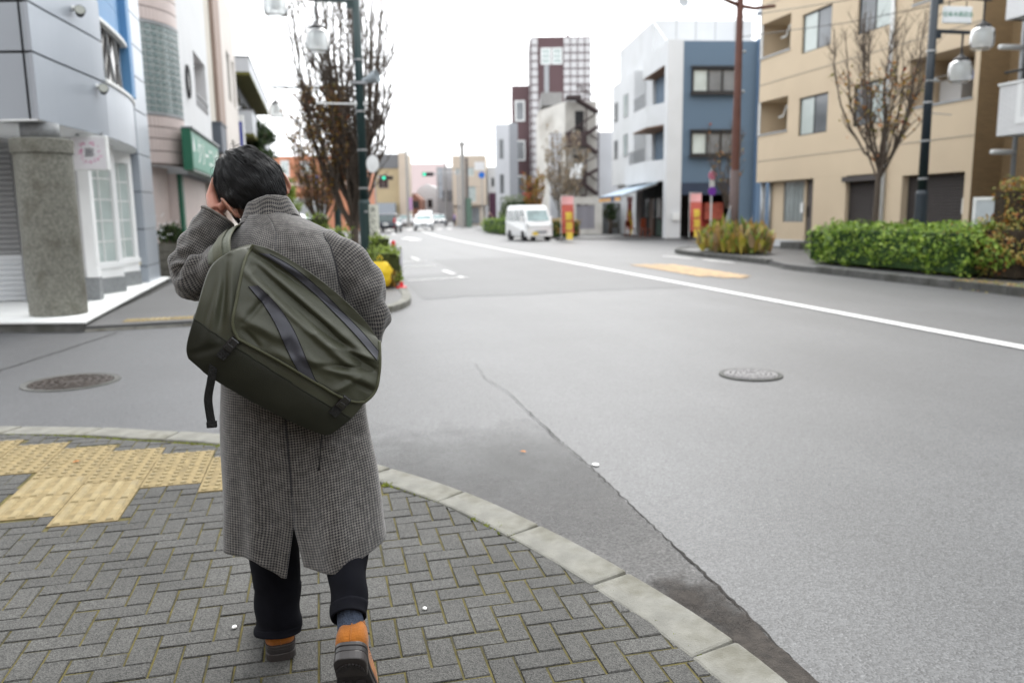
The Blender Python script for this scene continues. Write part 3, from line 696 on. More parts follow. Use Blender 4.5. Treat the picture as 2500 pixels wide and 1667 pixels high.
# collar: stand, fold and fall
CC = Vector((-.138,2.530,1.470))
def collar(u, v):
    an = math.pi*(-.5)+ (u-.5)*2*math.pi*.86         # centre of back at -90 deg
    prof = [(.060,-.020),(.061,.012),(.063,.034),(.068,.042),(.075,.036),(.084,.012),(.096,-.016),(.100,-.024)]
    r, h = cr(prof, v)
    x = math.cos(an)*r*.93; y = math.sin(an)*r*1.0; back = max(0,-math.sin(an))
    z = h*(.70+.35*back)+.004*math.sin(an*7)*(v>.5)
    tilt = .16*x + .22*(-y)                            # rises to the right and toward the back
    return (CC.x+x, CC.y+y, CC.z+z+tilt*1.0)
b = MB(); b.grid(collar, 72, 26, uvf=lambda u, v: (u*.55, v*.115), flip=True)
col_o = b.build('collar', HT, coat, smooth=True); q = col_o.modifiers.new('thick','SOLIDIFY'); q.thickness = .004; q.offset = 0
b = MB(); b.tube([tuple(Vector(collar(i/60, 1.0))+Vector((0,-.001,-.003))) for i in range(61)], .0022, 5); b.build('collar_shadow_seam', SEAM, col_o, smooth=True)

# ---------------- body (one continuous mesh): head, neck, trunk, arms, hand, legs
HC = Vector((-.182,2.612,1.540)); HS = 1.055                       # head centre
HR = (Matrix.Rotation(R(27),4,'Z') @ Matrix.Rotation(R(-25),4,'Y') @ Matrix.Rotation(R(-26),4,'X')).to_3x3()   # turn left, tilt left, look down
def hd(p): return HC + HR @ (Vector(p)*HS)
b = MB()
def ehead():
    n, m_ = 40, 30; rings = []
    for j in range(m_+1):
        a = math.pi*j/m_; ring = []
        for k in range(n):
            t = 2*math.pi*k/n; x = math.sin(a)*math.cos(t); y = math.sin(a)*math.sin(t); z = -math.cos(a)
            X = x*.076; Y = y*.094; Z = z*.108
            if Z < 0:                                   # jaw narrows, face drops forward
                q = -Z/.108; X *= 1-.28*q; Y = Y*(1-.10*q)+.022*q
                if y < 0: Y *= 1-.30*q
            X *= 1-.06*max(0,y)                         # temples
            # brow, eye sockets, nose, lips
            if y > .5:
                fx, fz = X, Z
                Y += .006*math.exp(-((fz-.022)/.012)**2)*math.exp(-(fx/.05)**2)
                Y -= .009*(math.exp(-((fx-.031)/.014)**2)+math.exp(-((fx+.031)/.014)**2))*math.exp(-((fz-.003)/.012)**2)
                Y += .020*math.exp(-(fx/.010)**2)*math.exp(-((fz+.028)/.020)**2)
                Y += .005*math.exp(-(fx/.022)**2)*(math.exp(-((fz+.060)/.006)**2)+math.exp(-((fz+.072)/.006)**2))
            ring.append(b.P(hd((X,Y,Z))))
        rings.append(ring)
    for j in range(m_):
        for k in range(n): b.F([rings[j][k], rings[j][(k+1)%n], rings[j+1][(k+1)%n], rings[j+1][k]])
ehead()
def ear(sx):
    # a cupped shell: rim, concha, lobe
    c = Vector((sx*.077,-.006,-.006)); pr = []
    for k in range(28):
        a = 2*math.pi*k/28; rz = .033*math.sin(a); ry = .019*math.cos(a)*(1.0+.25*math.sin(a))
        pr.append((ry, rz))
    # outer rim tube
    pts = [hd((c.x+sx*(.012+.010*(-q[0]/.019*.6+.4)), c.y+q[0]-.006+.15*q[1], c.z+q[1])) for q in pr]
    b.tube(pts+[pts[0]], .0042, 8, caps=False)
    b.ell(hd((c.x+sx*.008, c.y-.003, c.z-.002)), (.0075,.019,.032), 14, 10, HR @ Matrix.Rotation(R(-26*sx),3,'Z'))
    b.ell(hd((c.x+sx*.0155, c.y-.006, c.z+.001)), (.0045,.020,.034), 14, 10, HR @ Matrix.Rotation(R(17.5*sx),3,'Z'))
    b.ell(hd((c.x+sx*.007, c.y-.004, c.z-.033)), (.006,.008,.011), 10, 8, HR)
ear(-1); ear(1)
b.tube([hd((0,.0,-.03)), hd((-.006,-.024,-.085)), (-.152,2.545,1.450), (-.115,2.515,1.38), (-.10,2.50,1.30)], [.064,.064,.066,.080,.095], 20)
b.tube([(-.10,2.50,1.36),(-.095,2.49,1.2),(-.09,2.485,1.05),(-.09,2.485,.92),(-.085,2.485,.84)], [.10,.115,.115,.125,.11], 18)
b.tube([(-.09,2.50,1.34),(-.22,2.50,1.350),(-.315,2.515,1.312),(-.368,2.545,1.293),(-.352,2.575,1.375),(-.318,2.595,1.435),(-.290,2.61,1.485)], [.06,.045,.040,.037,.034,.030,.026], 14)
b.tube([(-.08,2.50,1.34),(.03,2.49,1.355),(.108,2.475,1.278),(.126,2.445,1.170),(.10,2.56,1.10),(.03,2.66,1.08),(-.01,2.73,1.09)], [.06,.045,.042,.038,.034,.028,.026], 14)
for k in range(4): b.tube([(-.005,2.725,1.108-.014*k),(-.05,2.765,1.112-.016*k),(-.075,2.745,1.112-.016*k)], [.0085,.008,.007], 8)
b.tube([(-.17,2.485,.88),(-.185,2.50,.55),(-.180,2.48,.33),(-.178,2.475,.2),(-.177,2.47,.15)], [.085,.055,.046,.031,.030], 14)
b.tube([(-.02,2.485,.88),(.036,2.40,.55),(.036,2.26,.50),(.032,2.10,.40),(.032,2.06,.35)], [.085,.050,.042,.030,.030], 14)
# left hand: palm against the temple, fingers up into the hair
wr = Vector((-.288,2.612,1.490))
pal = [wr, Vector((-.297,2.632,1.512)), Vector((-.302,2.650,1.535)), Vector((-.298,2.668,1.560))]
for dx, dy in ((-.012,-.020),(-.004,0),(.004,.018),(-.014,-.006),(.002,.030)):
    b.tube([p+Vector((dx*.6,dy,0)) for p in pal], [.020,.020,.018,.013], 12)
for k in range(4):
    o_ = Vector((-.010+.003*k, -.036+.024*k, .004-.003*abs(k-1.4)))
    k0 = pal[3]+o_; lng = (.82,1,1.05,.92)[k]
    b.tube([pal[2]+o_*.8, k0, k0+Vector((.010,.006,.030))*lng, k0+Vector((.032,.010,.050))*lng, k0+Vector((.056,.012,.060))*lng], [.0108,.0098,.0090,.0080,.0062], 10)
b.tube([wr+Vector((.006,-.022,.006)), wr+Vector((.018,-.030,.018)), wr+Vector((.026,-.018,.030)), wr+Vector((.028,.000,.046))], [.015,.0125,.010,.008], 10)
body = b.build('body', SKIN, man, smooth=True)
rm_ = body.modifiers.new('rm','REMESH'); rm_.mode = 'VOXEL'; rm_.voxel_size = .0036; rm_.use_smooth_shade = True
sm_ = body.modifiers.new('sm','SMOOTH'); sm_.factor = .5; sm_.iterations = 3
dg = bpy.context.evaluated_depsgraph_get(); me = bpy.data.meshes.new_from_object(body.evaluated_get(dg)); body.modifiers.clear(); body.data = me
me.polygons.foreach_set('use_smooth', [True]*len(me.polygons))
body['label'] = 'bowed head with reddened ears and left hand pressed to the forehead'

# ---------------- hair
def scalp(a, t, off):
    x = math.sin(a)*math.cos(t); y = math.sin(a)*math.sin(t); z = math.cos(a)
    q = max(0,-z); X = x*(.079+off*1.0)*(1-.24*q); Y = y*(.099+off*1.0); Z = z*(.114+off*1.15)
    if y < 0: Y *= 1-.22*q
    return Vector((X, Y-.006, Z+.004))
def hair_limit(t):                                      # lowest polar angle of the hairline at azimuth t (pi/2 = face)
    d = abs(((t-math.pi/2+math.pi) % (2*math.pi))-math.pi)   # 0 face, pi nape
    tab = [(0,.95),(.6,1.05),(1.0,1.22),(1.35,1.60),(1.52,1.92),(1.66,1.62),(1.85,1.66),(2.1,1.92),(2.5,2.30),(3.15,2.33)]
    return interp(tab, d)[0]
b = MB()
def cap(u, v):
    t = 2*math.pi*u; a = max(.02, hair_limit(t)*v); k = math.sin(math.pi*min(1,v*1.02))**.5 if v < .98 else .2
    off = .0085*(1-.85*v**5)
    return hd(scalp(a, t, off))
b.grid(cap, 64, 36, cu=True, flip=True); hair = b.build('hair', HAIR, man, smooth=True, label='short straight black hair, tousled at the crown')
b = MB(); rh = random.Random(12)
CW = (.35, -math.pi/2+.3)                               # crown whorl
def strand(a, t, ln, lift, wdt, drop=.0, side=0):
    pts = []; n = 7; aa, tt = a, t
    for i in range(n+1):
        s = i/n
        p = scalp(aa, tt, .0085+lift*math.sin(min(1,s*1.15)*math.pi*.78)+drop*s*s)
        pts.append(p); aa += ln/n/.10; tt += side*ln/n
    V = [hd(p) for p in pts]
    if drop:
        for i in range(n+1): V[i] += Vector((0,0,-1))*(drop*.6*(i/n)**2)
    if V[-1].z < 1.492 and V[-1].x < -.205: return
    rad = [wdt*(1-.75*(i/n)**2) for i in range(n+1)]
    b.tube(V, rad, 3, caps=False)
for i in range(7200):
    t = rh.uniform(0, 2*math.pi); lim = hair_limit(t); a = lim*math.sqrt(rh.random())*.97
    d = abs(((t-math.pi/2+math.pi) % (2*math.pi))-math.pi)
    clump = noise.noise((t*5.0, a*6.0, 2.0)); top = max(0, 1-a/1.25)
    back = max(0,(d-1.9)/1.2)
    room = max(.012, (lim-a)*.105)
    ln = min(rh.uniform(.030,.052)*(1+.4*top), room+.010*(1-back)+ .012*top)
    lift = (.004+.010*top*rh.random()+.006*max(0,clump))*(1-.65*back*(a/lim))
    strand(a, t+rh.uniform(-.06,.06), ln, lift, rh.uniform(.0007,.0013), side=clump*2.4+rh.uniform(-.9,.9)+(1.2 if d < 1.2 else 0)*math.copysign(1, math.sin(t-1.2)))
for i in range(900):                                    # fringe falling over the forehead and left temple
    t = math.pi/2+rh.gauss(.35,.55); lim = hair_limit(t); a = lim*rh.uniform(.62,1.0)
    strand(a, t, rh.uniform(.045,.075), rh.uniform(.008,.018), rh.uniform(.0006,.0011), drop=rh.uniform(.004,.020), side=rh.uniform(-1.6,1.8))
for c_ in range(46):                                    # separate locks: strands that converge to a point
    front = c_ < 26
    t0_ = math.pi/2+rh.gauss(.65,.55) if front else rh.uniform(0,6.28); lim = hair_limit(t0_); a0_ = lim*(rh.uniform(.45,.95) if front else rh.uniform(.15,.75))
    ln_ = rh.uniform(.050,.085) if front else rh.uniform(.040,.060); lf_ = rh.uniform(.010,.022); sd_ = rh.uniform(-2.2,2.2); dr_ = rh.uniform(.006,.024) if front else 0
    for k in range(22): strand(a0_+rh.gauss(0,.05), t0_+rh.gauss(0,.05), ln_*rh.uniform(.85,1.1), lf_*rh.uniform(.8,1.15), rh.uniform(.0007,.0012), drop=dr_, side=sd_-rh.gauss(0,.25))
for i in range(26):                                     # fly-aways at the crown
    t = rh.uniform(0,2*math.pi); a = rh.uniform(.1,.9)
    strand(a, t, rh.uniform(.03,.05), rh.uniform(.014,.024), .0005, side=rh.uniform(-2,2))
b.build('hair_strands', HAIR, hair, smooth=True)
# face mask with ear loops
b = MB()
def mk(u, v):
    t = lerp(R(14), R(166), u); z = lerp(-.022,-.102,v); q = -z/.108
    bul = .014*math.sin(math.pi*u)*math.sin(math.pi*v)
    return hd(((.073*(1-.26*q)+.006)*math.cos(t), (.094*(1-.1*q)+.030*q+.016+bul)*math.sin(t)+.006, z))
b.grid(mk, 24, 10); mask = b.build('face_mask', MASK, man, smooth=True)
q = mask.modifiers.new('t','SOLIDIFY'); q.thickness = .003
b = MB()
for sx in (-1,1):
    b.tube([hd((sx*.070,.030,-.036)), hd((sx*.083,.004,-.012)), hd((sx*.083,-.014,.006)), hd((sx*.082,-.014,-.026)), hd((sx*.068,.028,-.088))], .0020, 6)
b.build('ear_loop', MASK, mask, smooth=True)

# ---------------- trousers
def leg(path, rad, nm='trouser_leg'):
    nv, nu = 60, 32; P_ = [Vector(cr(path, j/nv)) for j in range(nv+1)]; rd = [cr([(q,) for q in rad], j/nv)[0] for j in range(nv+1)]; fr = []; up = Vector((0,-1,0.2))
    for j in range(nv+1):
        t = (P_[min(j+1,nv)]-P_[max(j-1,0)]).normalized(); a = up-t*up.dot(t); a.normalize(); fr.append((a,t.cross(a))); up = a
    def fn(u, v):
        j = int(round(v*nv)); a, c = fr[j]; an = 2*math.pi*u; r = rd[j]
        cre = 1+.05*max(0,math.cos(an))**10               # pressed crease at the back
        w_ = .004*noise.noise((math.cos(an)*1.4,math.sin(an)*1.4,v*6))+.003*math.sin(v*26+math.sin(an)*2)*(v>.6)
        return tuple(P_[j]+a*math.cos(an)*(r*cre+w_)+c*math.sin(an)*(r*.97+w_))
    b = MB(); b.grid(fn, nu, nv, cu=True); o = b.build(nm, TROUS, man, smooth=True); m_ = o.modifiers.new('t','SOLIDIFY'); m_.thickness = .004; m_.offset = -1
    def cuff(u, v):
        vv = lerp(.905,1.0,v); p = Vector(fn(u, round(vv*nv)/nv)); j = int(round(vv*nv)); c = P_[j]; return tuple(c+(p-c)*1.03)
    b = MB(); b.grid(cuff, nu, 6, cu=True); o2 = b.build('turn_up', TROUS, o, smooth=True); m_ = o2.modifiers.new('t','SOLIDIFY'); m_.thickness = .006; m_.offset = -1
    return o
leg([(-.165,2.49,.90),(-.182,2.50,.60),(-.186,2.505,.44),(-.180,2.49,.32),(-.182,2.475,.22),(-.184,2.463,.168)], [.105,.088,.080,.075,.072,.072])
leg([(-.01,2.48,.90),(.028,2.46,.74),(.036,2.40,.605),(.037,2.275,.515),(.034,2.16,.440),(.032,2.085,.385)], [.100,.086,.076,.066,.054,.048])
# socks
b = MB(); b.tube([(.032,2.13,.415),(.033,2.09,.385),(.035,2.055,.352),(.037,2.03,.315),(.038,2.03,.28)], [.033,.035,.037,.039,.038], 20); b.build('sock', SOCK, man, smooth=True)
b = MB(); b.tube([(-.178,2.465,.22),(-.176,2.462,.16),(-.176,2.47,.135)], [.038,.040,.042], 20); b.build('sock', SOCK, man, smooth=True)
# shoes (built flat, heel at the origin, toe toward +y)
def outline(k, grow=0):
    # right-foot like outline; k in 0..1 around
    pts = [(0,-.004),(.026,.000),(.039,.022),(.037,.07),(.038,.12),(.050,.18),(.049,.225),(.034,.268),(.006,.288),(-.022,.276),(-.042,.235),(-.047,.185),(-.038,.12),(-.036,.07),(-.038,.022),(-.026,.000),(0,-.004)]
    x, y = cr(pts, k); l_ = math.hypot(x, y-.13) or 1
    return (x+grow*x/l_*1.0, y+grow*(y-.13)/l_)
def shoe(mtx, mirror, label):
    T = mtx @ Matrix.Scale(-1 if mirror else 1, 4, (1,0,0))
    ro = thing('shoe', label, 'shoe'); ro.parent = man; del ro['category']
    n = 56
    def up_(u, v):
        x, y = outline(u); yc = .10 if v > .5 else .13
        prof = [(1.0,.0),(1.06,.014),(1.05,.032),(.97,.050),(.86,.066),(.72,.076)]
        k, h = cr(prof, v); f = max(0, min(1, (y-.10)/.16))          # vamp slopes down to the toe
        hz = h*(1-.42*f) + .010*max(0,1-y/.05)*v
        cx, cy = (0, lerp(.085,.155,f)*1.0)
        if v > .6: cy = lerp(cy, .075, (v-.6)/.4*.6)
        return (cx+(x-cx)*k, cy+(y-cy)*k, .034+hz)
    b = MB(T); b.grid(up_, n, 16, cu=True, flip=mirror)
    o = b.build('upper', SUEDE, ro, smooth=True); m_ = o.modifiers.new('t','SOLIDIFY'); m_.thickness = .0035; m_.offset = -1
    # collar binding, heel seam, brogue perforations
    b = MB(T); b.tube([up_(i/n,1.0) for i in range(n+1)], .003, 6, caps=False)
    b.tube([tuple(Vector(up_(0,v/8))+Vector((0,-.001,0))) for v in range(9)], .0018, 5)
    b.build('collar_binding', SUEDE, o, smooth=True)
    b = MB(T)
    for i in range(26):
        for sgn in (1,-1):
            u = (.02+.012*i)*sgn % 1.0; p = Vector(up_(u, .80-.018*i*.6)); c = Vector((0,.1,p.z)); q = (p-c).normalized(); b.ell(p+q*.0006, (.0013,.0013,.0013), 6, 4)
    b.build('perforation', RUBBER, o)
    # welt and sole
    def ring(z0, z1, g):
        t = [outline(i/n, g) for i in range(n)]; return t
    b = MB(T); b.prism(ring(0,0,.007), .026, .036); b.build('welt', RUBBER_E, ro, bevel=.002)
    b = MB(T); b.prism([(p[0],p[1]) for p in ring(0,0,.005)], .012, .0258); b.build('sole', RUBBER, ro, bevel=.002)
    hp = [p for p in ring(0,0,.006) if p[1] < .078]; hp.sort(key=lambda p: math.atan2(p[1]-.04,p[0]))
    hp = [p for p in hp]
    b = MB(T); b.prism(hp, -.012, .0118); b.build('heel', RUBBER_E, ro, bevel=.003)
    # lug tread: radial bars on heel and ball
    b = MB(T)
    for k in range(13):
        a = math.pi*1.0+math.pi*k/12; c = Vector((0,.045,0)); r0_, r1_ = .014, .034
        d = Vector((math.cos(a), math.sin(a),0)); e = Vector((-d.y,d.x,0))*.0032
        pts = [c+d*r0_-e*.5, c+d*r0_+e*.5, c+d*r1_+e, c+d*r1_-e]
        b.prism([(p.x,p.y) for p in pts], -.0165, -.0118)
    for k in range(9):
        y = .13+.017*k; wx = .030+.008*math.sin(math.pi*k/9)
        b.box(-wx,-.006,y,y+.010,.004,.0122); b.box(.006,wx,y,y+.010,.004,.0122)
    b.build('tread', RUBBER, ro)
    return ro
s1 = shoe(Matrix.Translation((-.176,2.418,PZ+.0125)) @ Matrix.Rotation(R(6),4,'Z') @ Matrix.Scale(1.12,4), True, 'left tan suede shoe flat on the pavers')
s2 = shoe(Matrix.Translation((.025,1.960,.342)) @ Matrix.Rotation(R(-8),4,'Z') @ Matrix.Rotation(R(-62),4,'X') @ Matrix.Scale(1.04,4) , False, 'right tan suede shoe with its lugged sole lifted toward the camera')
# ------------------------------------------------------------------ the shoulder bag
NYL = M('olive_nylon', (.040,.042,.026), .52, var=.10, scale=14, bump=.15, bscale=420, spec=.38, detail=6)
NYL_SHADE = M('olive_nylon_shaded', (.015,.016,.010), .6, var=.12, scale=16, bump=.2, bscale=420, spec=.3)
NYL_E = M('olive_binding', (.060,.062,.034), .6, var=.10, scale=60, bump=.3, bscale=500)
REFL = M('reflective_stripe', (.034,.035,.045), .5, var=.08, scale=30, spec=.4)
WEB = M('webbing_black', (.012,.012,.012), .8, var=.3, scale=80, bump=.8, bscale=260)
STRAP = M('strap_olive', (.085,.092,.066), .62, var=.08, scale=20, bump=.25, bscale=380)
PLA = M('buckle_black', (.012,.012,.013), .25, var=0, spec=.6)
bag = thing('messenger_bag', 'large olive green shoulder bag with two dark stripes, slung across the back of the man', 'bag')
BCx, BCz, BA = -.100, 1.118, math.atan2(-.292,.382)        # centre and tilt of the long axis
ca, sa = math.cos(BA), math.sin(BA)
def lm(X, Z): dx, dz = X-BCx, Z-BCz; return (dx*ca+dz*sa, -dx*sa+dz*ca)      # along, across(up)
def seg_d(px, pz, a, b):
    dx, dz = b[0]-a[0], b[1]-a[1]; L2 = dx*dx+dz*dz; t = max(0, min(1, ((px-a[0])*dx+(pz-a[1])*dz)/L2)); return math.hypot(px-a[0]-t*dx, pz-a[1]-t*dz), t
Y_BACK = 2.325
def depth(X, Z):                                           # body thickness toward the camera
    l_, m_ = lm(X, Z)
    f = max(0, 1-abs(l_/.345)**3.2)**.6
    if m_ > -.055: g = max(0, 1-((m_+.055)/.215)**2)**.75
    else: g = max(0, 1-((-.055-m_)/.155)**2.4)**.55
    return .035+.125*f*(.12+.88*g)
FOLD = [((-.168,1.338),(.151,1.020),.012,-.020),((-.190,1.330),(.140,.995),.012,.016),((-.165,1.318),(-.02,1.160),.0075,-.020),((-.150,1.345),(.145,1.062),.010,.012),((-.205,1.215),(-.09,1.145),.014,.013),
        ((-.06,1.105),(.135,1.005),.013,.014),((-.01,1.075),(.146,1.045),.008,-.013),((-.195,1.20),(-.13,1.27),.009,-.012),((.02,1.125),(.152,1.070),.008,.012),((-.11,1.20),(-.01,1.070),.018,.009),((.02,1.0),(.10,1.035),.010,.009),
        ((-.165,1.385),(-.03,1.30),.010,.008),((-.20,1.18),(-.16,1.13),.008,-.008),((.05,1.04),(.13,.985),.008,-.007),((-.13,1.12),(-.06,1.085),.012,.006)]
def flap_fold(X, Z):
    d = 0
    for a, b_, w_, h_ in FOLD:
        q, t = seg_d(X, Z, a, b_); d += h_*math.exp(-(q/w_)**2)*math.sin(math.pi*min(1,max(0,t*.94+.06)))**.5
    return d + .003*noise.noise((X*16, Z*16, .3)) + .0016*noise.noise((X*45+Z*20, Z*45, 1.3))
def coons(top, bot, left, right):
    def fn(u, v):
        T, B, L, Rr = cr(top,u), cr(bot,u), cr(left,v), cr(right,v)
        c00, c10, c01, c11 = top[0], top[-1], bot[0], bot[-1]
        return tuple((1-v)*T[k]+v*B[k]+(1-u)*L[k]+u*Rr[k]-((1-u)*(1-v)*c00[k]+u*(1-v)*c10[k]+(1-u)*v*c01[k]+u*v*c11[k]) for k in (0,1))
    return fn
body_o = coons([(-.23,1.382),(-.175,1.395),(-.106,1.367),(.006,1.286),(.109,1.183),(.157,1.099)],
               [(-.349,1.106),(-.324,1.076),(-.292,1.042),(-.177,.962),(-.062,.894),(-.002,.868)],
               [(-.23,1.382),(-.286,1.34),(-.323,1.238),(-.352,1.146),(-.349,1.106)],
               [(.157,1.099),(.152,1.03),(.105,.935),(.03,.875),(-.002,.868)])
PLEAT = [((-.235,1.365),(-.262,1.16),.011,-.016),((-.24,1.35),(-.290,1.16),.014,.010),((-.245,1.35),(-.318,1.15),.012,-.007),((-.225,1.37),(-.235,1.18),.009,.008),((-.33,1.12),(-.24,1.145),.010,-.006)]
def body_p(u, v):
    X, Z = body_o(u, v); d = depth(X, Z)
    e = min(u, 1-u, v, 1-v); d *= min(1, (e/.045))**.45 if e < .045 else 1
    for a, b_, w_, h_ in PLEAT:
        q, t = seg_d(X, Z, a, b_); d += h_*math.exp(-(q/w_)**2)*(.3+.7*math.sin(math.pi*min(1,t+.1)))
    d += .004*noise.noise((X*13, Z*13, 5))*min(1,e/.08)
    return (X, Y_BACK-d, Z)
b = MB()
b.grid(body_p, 90, 80, flip=True)
b.grid(lambda u, v: (lambda q: (q[0], Y_BACK+.012*math.sin(math.pi*u)*math.sin(math.pi*v), q[1]))(body_o(u, v)), 90, 80)
b.build('bag_body', NYL, bag, smooth=True, weld=.002)
# lower panel sewn on; shade under the bulge is put into its colour
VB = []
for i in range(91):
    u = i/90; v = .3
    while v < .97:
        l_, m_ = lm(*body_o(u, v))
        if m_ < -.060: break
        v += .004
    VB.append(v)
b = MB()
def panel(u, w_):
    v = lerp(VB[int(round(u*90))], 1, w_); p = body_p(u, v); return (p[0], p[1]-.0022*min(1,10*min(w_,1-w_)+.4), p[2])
b.grid(panel, 90, 36, flip=True); bp_ = b.build('base_panel', NYL_SHADE, bag, smooth=True)
b = MB(); b.tube([panel(u/90, 0) for u in range(91)], .0018, 5); b.build('panel_piping', NYL_SHADE, bp_, smooth=True)
FL = coons([(-.169,1.397),(-.103,1.371),(.006,1.292),(.105,1.193),(.155,1.118)],[(-.214,1.158),(-.118,1.097),(-.008,1.018),(.06,.972),(.104,.960)],
           [(-.169,1.397),(-.191,1.356),(-.214,1.254),(-.225,1.196),(-.214,1.158)],[(.155,1.118),(.150,1.045),(.135,.988),(.104,.960)])
def on_flap(X, Z, off):
    return (X, Y_BACK-max(.045, depth(X, Z))-.013-flap_fold(X, Z)-off, Z)
b = MB(); b.grid(lambda u, v: on_flap(*FL(u, v), 0), 110, 90, flip=True)
flap = b.build('flap', NYL, bag, smooth=True); q = flap.modifiers.new('t','SOLIDIFY'); q.thickness = .004; q.offset = -1
b = MB(); edge = [FL(0, v/40) for v in range(41)]+[FL(u/80,1) for u in range(1,81)]+[FL(1,1-v/40) for v in range(1,41)]
b.tube([on_flap(*p, .0005) for p in edge], .0042, 7, flat=.8); b.build('binding', NYL_E, flap, smooth=True)
# stitched hem line inside the bottom edge
b = MB(); b.tube([on_flap(*FL(u/80,.955), .0006) for u in range(2,79)], .0009, 4); b.build('stitching', WEB, flap)
def band(cl, cr_, name):
    b = MB()
    def fn(u, v):
        A, B = cr(cl, v), cr(cr_, v); return on_flap(lerp(A[0],B[0],u), lerp(A[1],B[1],u), .0022)
    b.grid(fn, 10, 70, flip=True); o = b.build(name, REFL, flap, smooth=True)
    b = MB()
    for uu in (0,1): b.tube([fn(uu, v/60) for v in range(61)], .0012, 5)
    o2 = b.build('stripe_stitching', WEB, o, smooth=True)
band([(-.157,1.374),(-.104,1.340),(-.040,1.282),(.025,1.215),(.091,1.140),(.143,1.072)],[(-.128,1.370),(-.069,1.333),(-.001,1.271),(.059,1.203),(.114,1.141),(.150,1.094)],'reflective_stripe')
band([(-.183,1.290),(-.144,1.236),(-.114,1.178),(-.095,1.125),(-.070,1.068),(-.064,1.052)],[(-.160,1.292),(-.112,1.238),(-.075,1.175),(-.050,1.110),(-.028,1.045),(-.020,1.030)],'reflective_stripe')
# shoulder strap: over the left shoulder, across the chest, back under the right arm
SP = [(-.252,2.305,1.300),(-.256,2.268,1.345),(-.261,2.292,1.385),(-.258,2.345,1.406),(-.250,2.43,1.424),(-.234,2.53,1.418),(-.20,2.605,1.39),(-.10,2.655,1.27),(.02,2.665,1.17),(.115,2.60,1.09),(.158,2.47,1.045),(.150,2.34,1.05),(.120,2.28,1.06)]
def strap(u, v, w0=.036):
    p = Vector(cr(SP, v)); t = (Vector(cr(SP, min(1,v+.01)))-Vector(cr(SP, max(0,v-.01)))).normalized()
    c = Vector((-.12, 2.49, min(p.z-.02, 1.27))); nrm = (p-c); nrm -= t*nrm.dot(t); nrm.normalize(); s = t.cross(nrm)
    wd = w0 if v < .5 else lerp(w0,.022,(v-.5)*2)
    return p + s*(u-.5)*2*wd + nrm*(.004*math.sin(math.pi*u))
b = MB(); b.grid(lambda u, v: tuple(strap(u, v)), 10, 90); st = b.build('strap', STRAP, bag, smooth=True); q = st.modifiers.new('t','SOLIDIFY'); q.thickness = .005; q.offset = 0
b = MB(); b.grid(lambda u, v: tuple(strap(.30+.42*u, v*.36)+(strap(.5,v*.36)-Vector((-.12,2.49,1.27))).normalized()*.006), 6, 40); b.build('strap_webbing', NYL_E, st, smooth=True)
for uu in (0.01,.99):
    b = MB(); b.tube([tuple(strap(uu, v/80*.45)) for v in range(81)], .0026, 5); b.build('strap_binding', NYL_E if uu > .5 else STRAP, st, smooth=True)
# hanging webbing tail, buckles, zip cord
b = MB(); pts = [(-.280,2.185,1.10),(-.285,2.178,1.075),(-.292,2.182,1.045),(-.303,2.19,1.00),(-.303,2.195,.96),(-.300,2.198,.925)]
def wb(u, v):
    p = Vector(cr(pts, v)); return (p.x+(u-.5)*.021, p.y+.004*(u-.5), p.z)
b.grid(wb, 3, 40); wt = b.build('webbing_tail', WEB, bag, smooth=True); q = wt.modifiers.new('t','SOLIDIFY'); q.thickness = .0022
b = MB(); b.box(-.313,-.287,2.190,2.204,.917,.934); b.build('folded_end', WEB, wt, bevel=.002)
for (x, z), nm in (((-.232,1.143),0),((.045,.967),1)):
    an = BA-.1; T = Matrix.Translation((x, Y_BACK-depth(x,z)-.010, z)) @ Matrix.Rotation(-an,4,'Y')
    b = MB(T); b.box(-.013,.013,-.007,.006,-.019,.019); bo = b.build('buckle', PLA, bag, bevel=.003)
    b = MB(T); b.box(-.009,.009,-.010,-.0072,-.012,.000); b.box(-.010,-.0065,-.0095,-.0072,.002,.016); b.box(.0065,.010,-.0095,-.0072,.002,.016); b.build('clip', PLA, bo, bevel=.001)
    b = MB(T); b.box(-.012,.012,-.002,.004,-.045,-.0195); b.build('buckle_webbing', WEB, bag)
b = MB(); b.tube([(-.015,2.225,.885),(-.020,2.225,.84),(-.026,2.228,.79),(-.030,2.232,.762)], [.0022,.0018,.0018,.004], 6); b.build('zip_cord', WEB, bag, smooth=True)
# ------------------------------------------------------------------ building kit
PANE_C = M('pane_curtained', (.46,.51,.49), .10, var=.10, scale=1.2, spec=.5)
PANE_G = M('pane_greenish', (.41,.47,.455), .08, var=.14, scale=2.0, spec=.5)
PANE_D = M('pane_dark', (.025,.028,.032), .06, var=.2, scale=1.0, spec=.6)
PANE_M = M('pane_grey', (.16,.17,.18), .08, var=.25, scale=1.0, spec=.5)
FR_D = M('window_frame_dark', (.018,.017,.018), .5, var=.1)
FR_W = M('window_frame_white', (.68,.69,.68), .5, var=.05)
FR_G = M('window_frame_grey', (.30,.31,.32), .4, metal=.4, var=.05)
DARK = M('dark_interior', (.010,.010,.011), .9, var=.3, scale=1.5)
WHITE_W = M('white_render', (.56,.57,.58), .8, var=.03, scale=.8, bump=.1, bscale=90, stain=(.48,.49,.485), stain_amt=.4, stain_scale=.7, detail=6)
WHITE_C = M('white_paint', (.74,.75,.75), .6, var=.04, scale=2)
BLACK_M = M('black_metal', (.014,.015,.016), .45, metal=.3, var=.1)
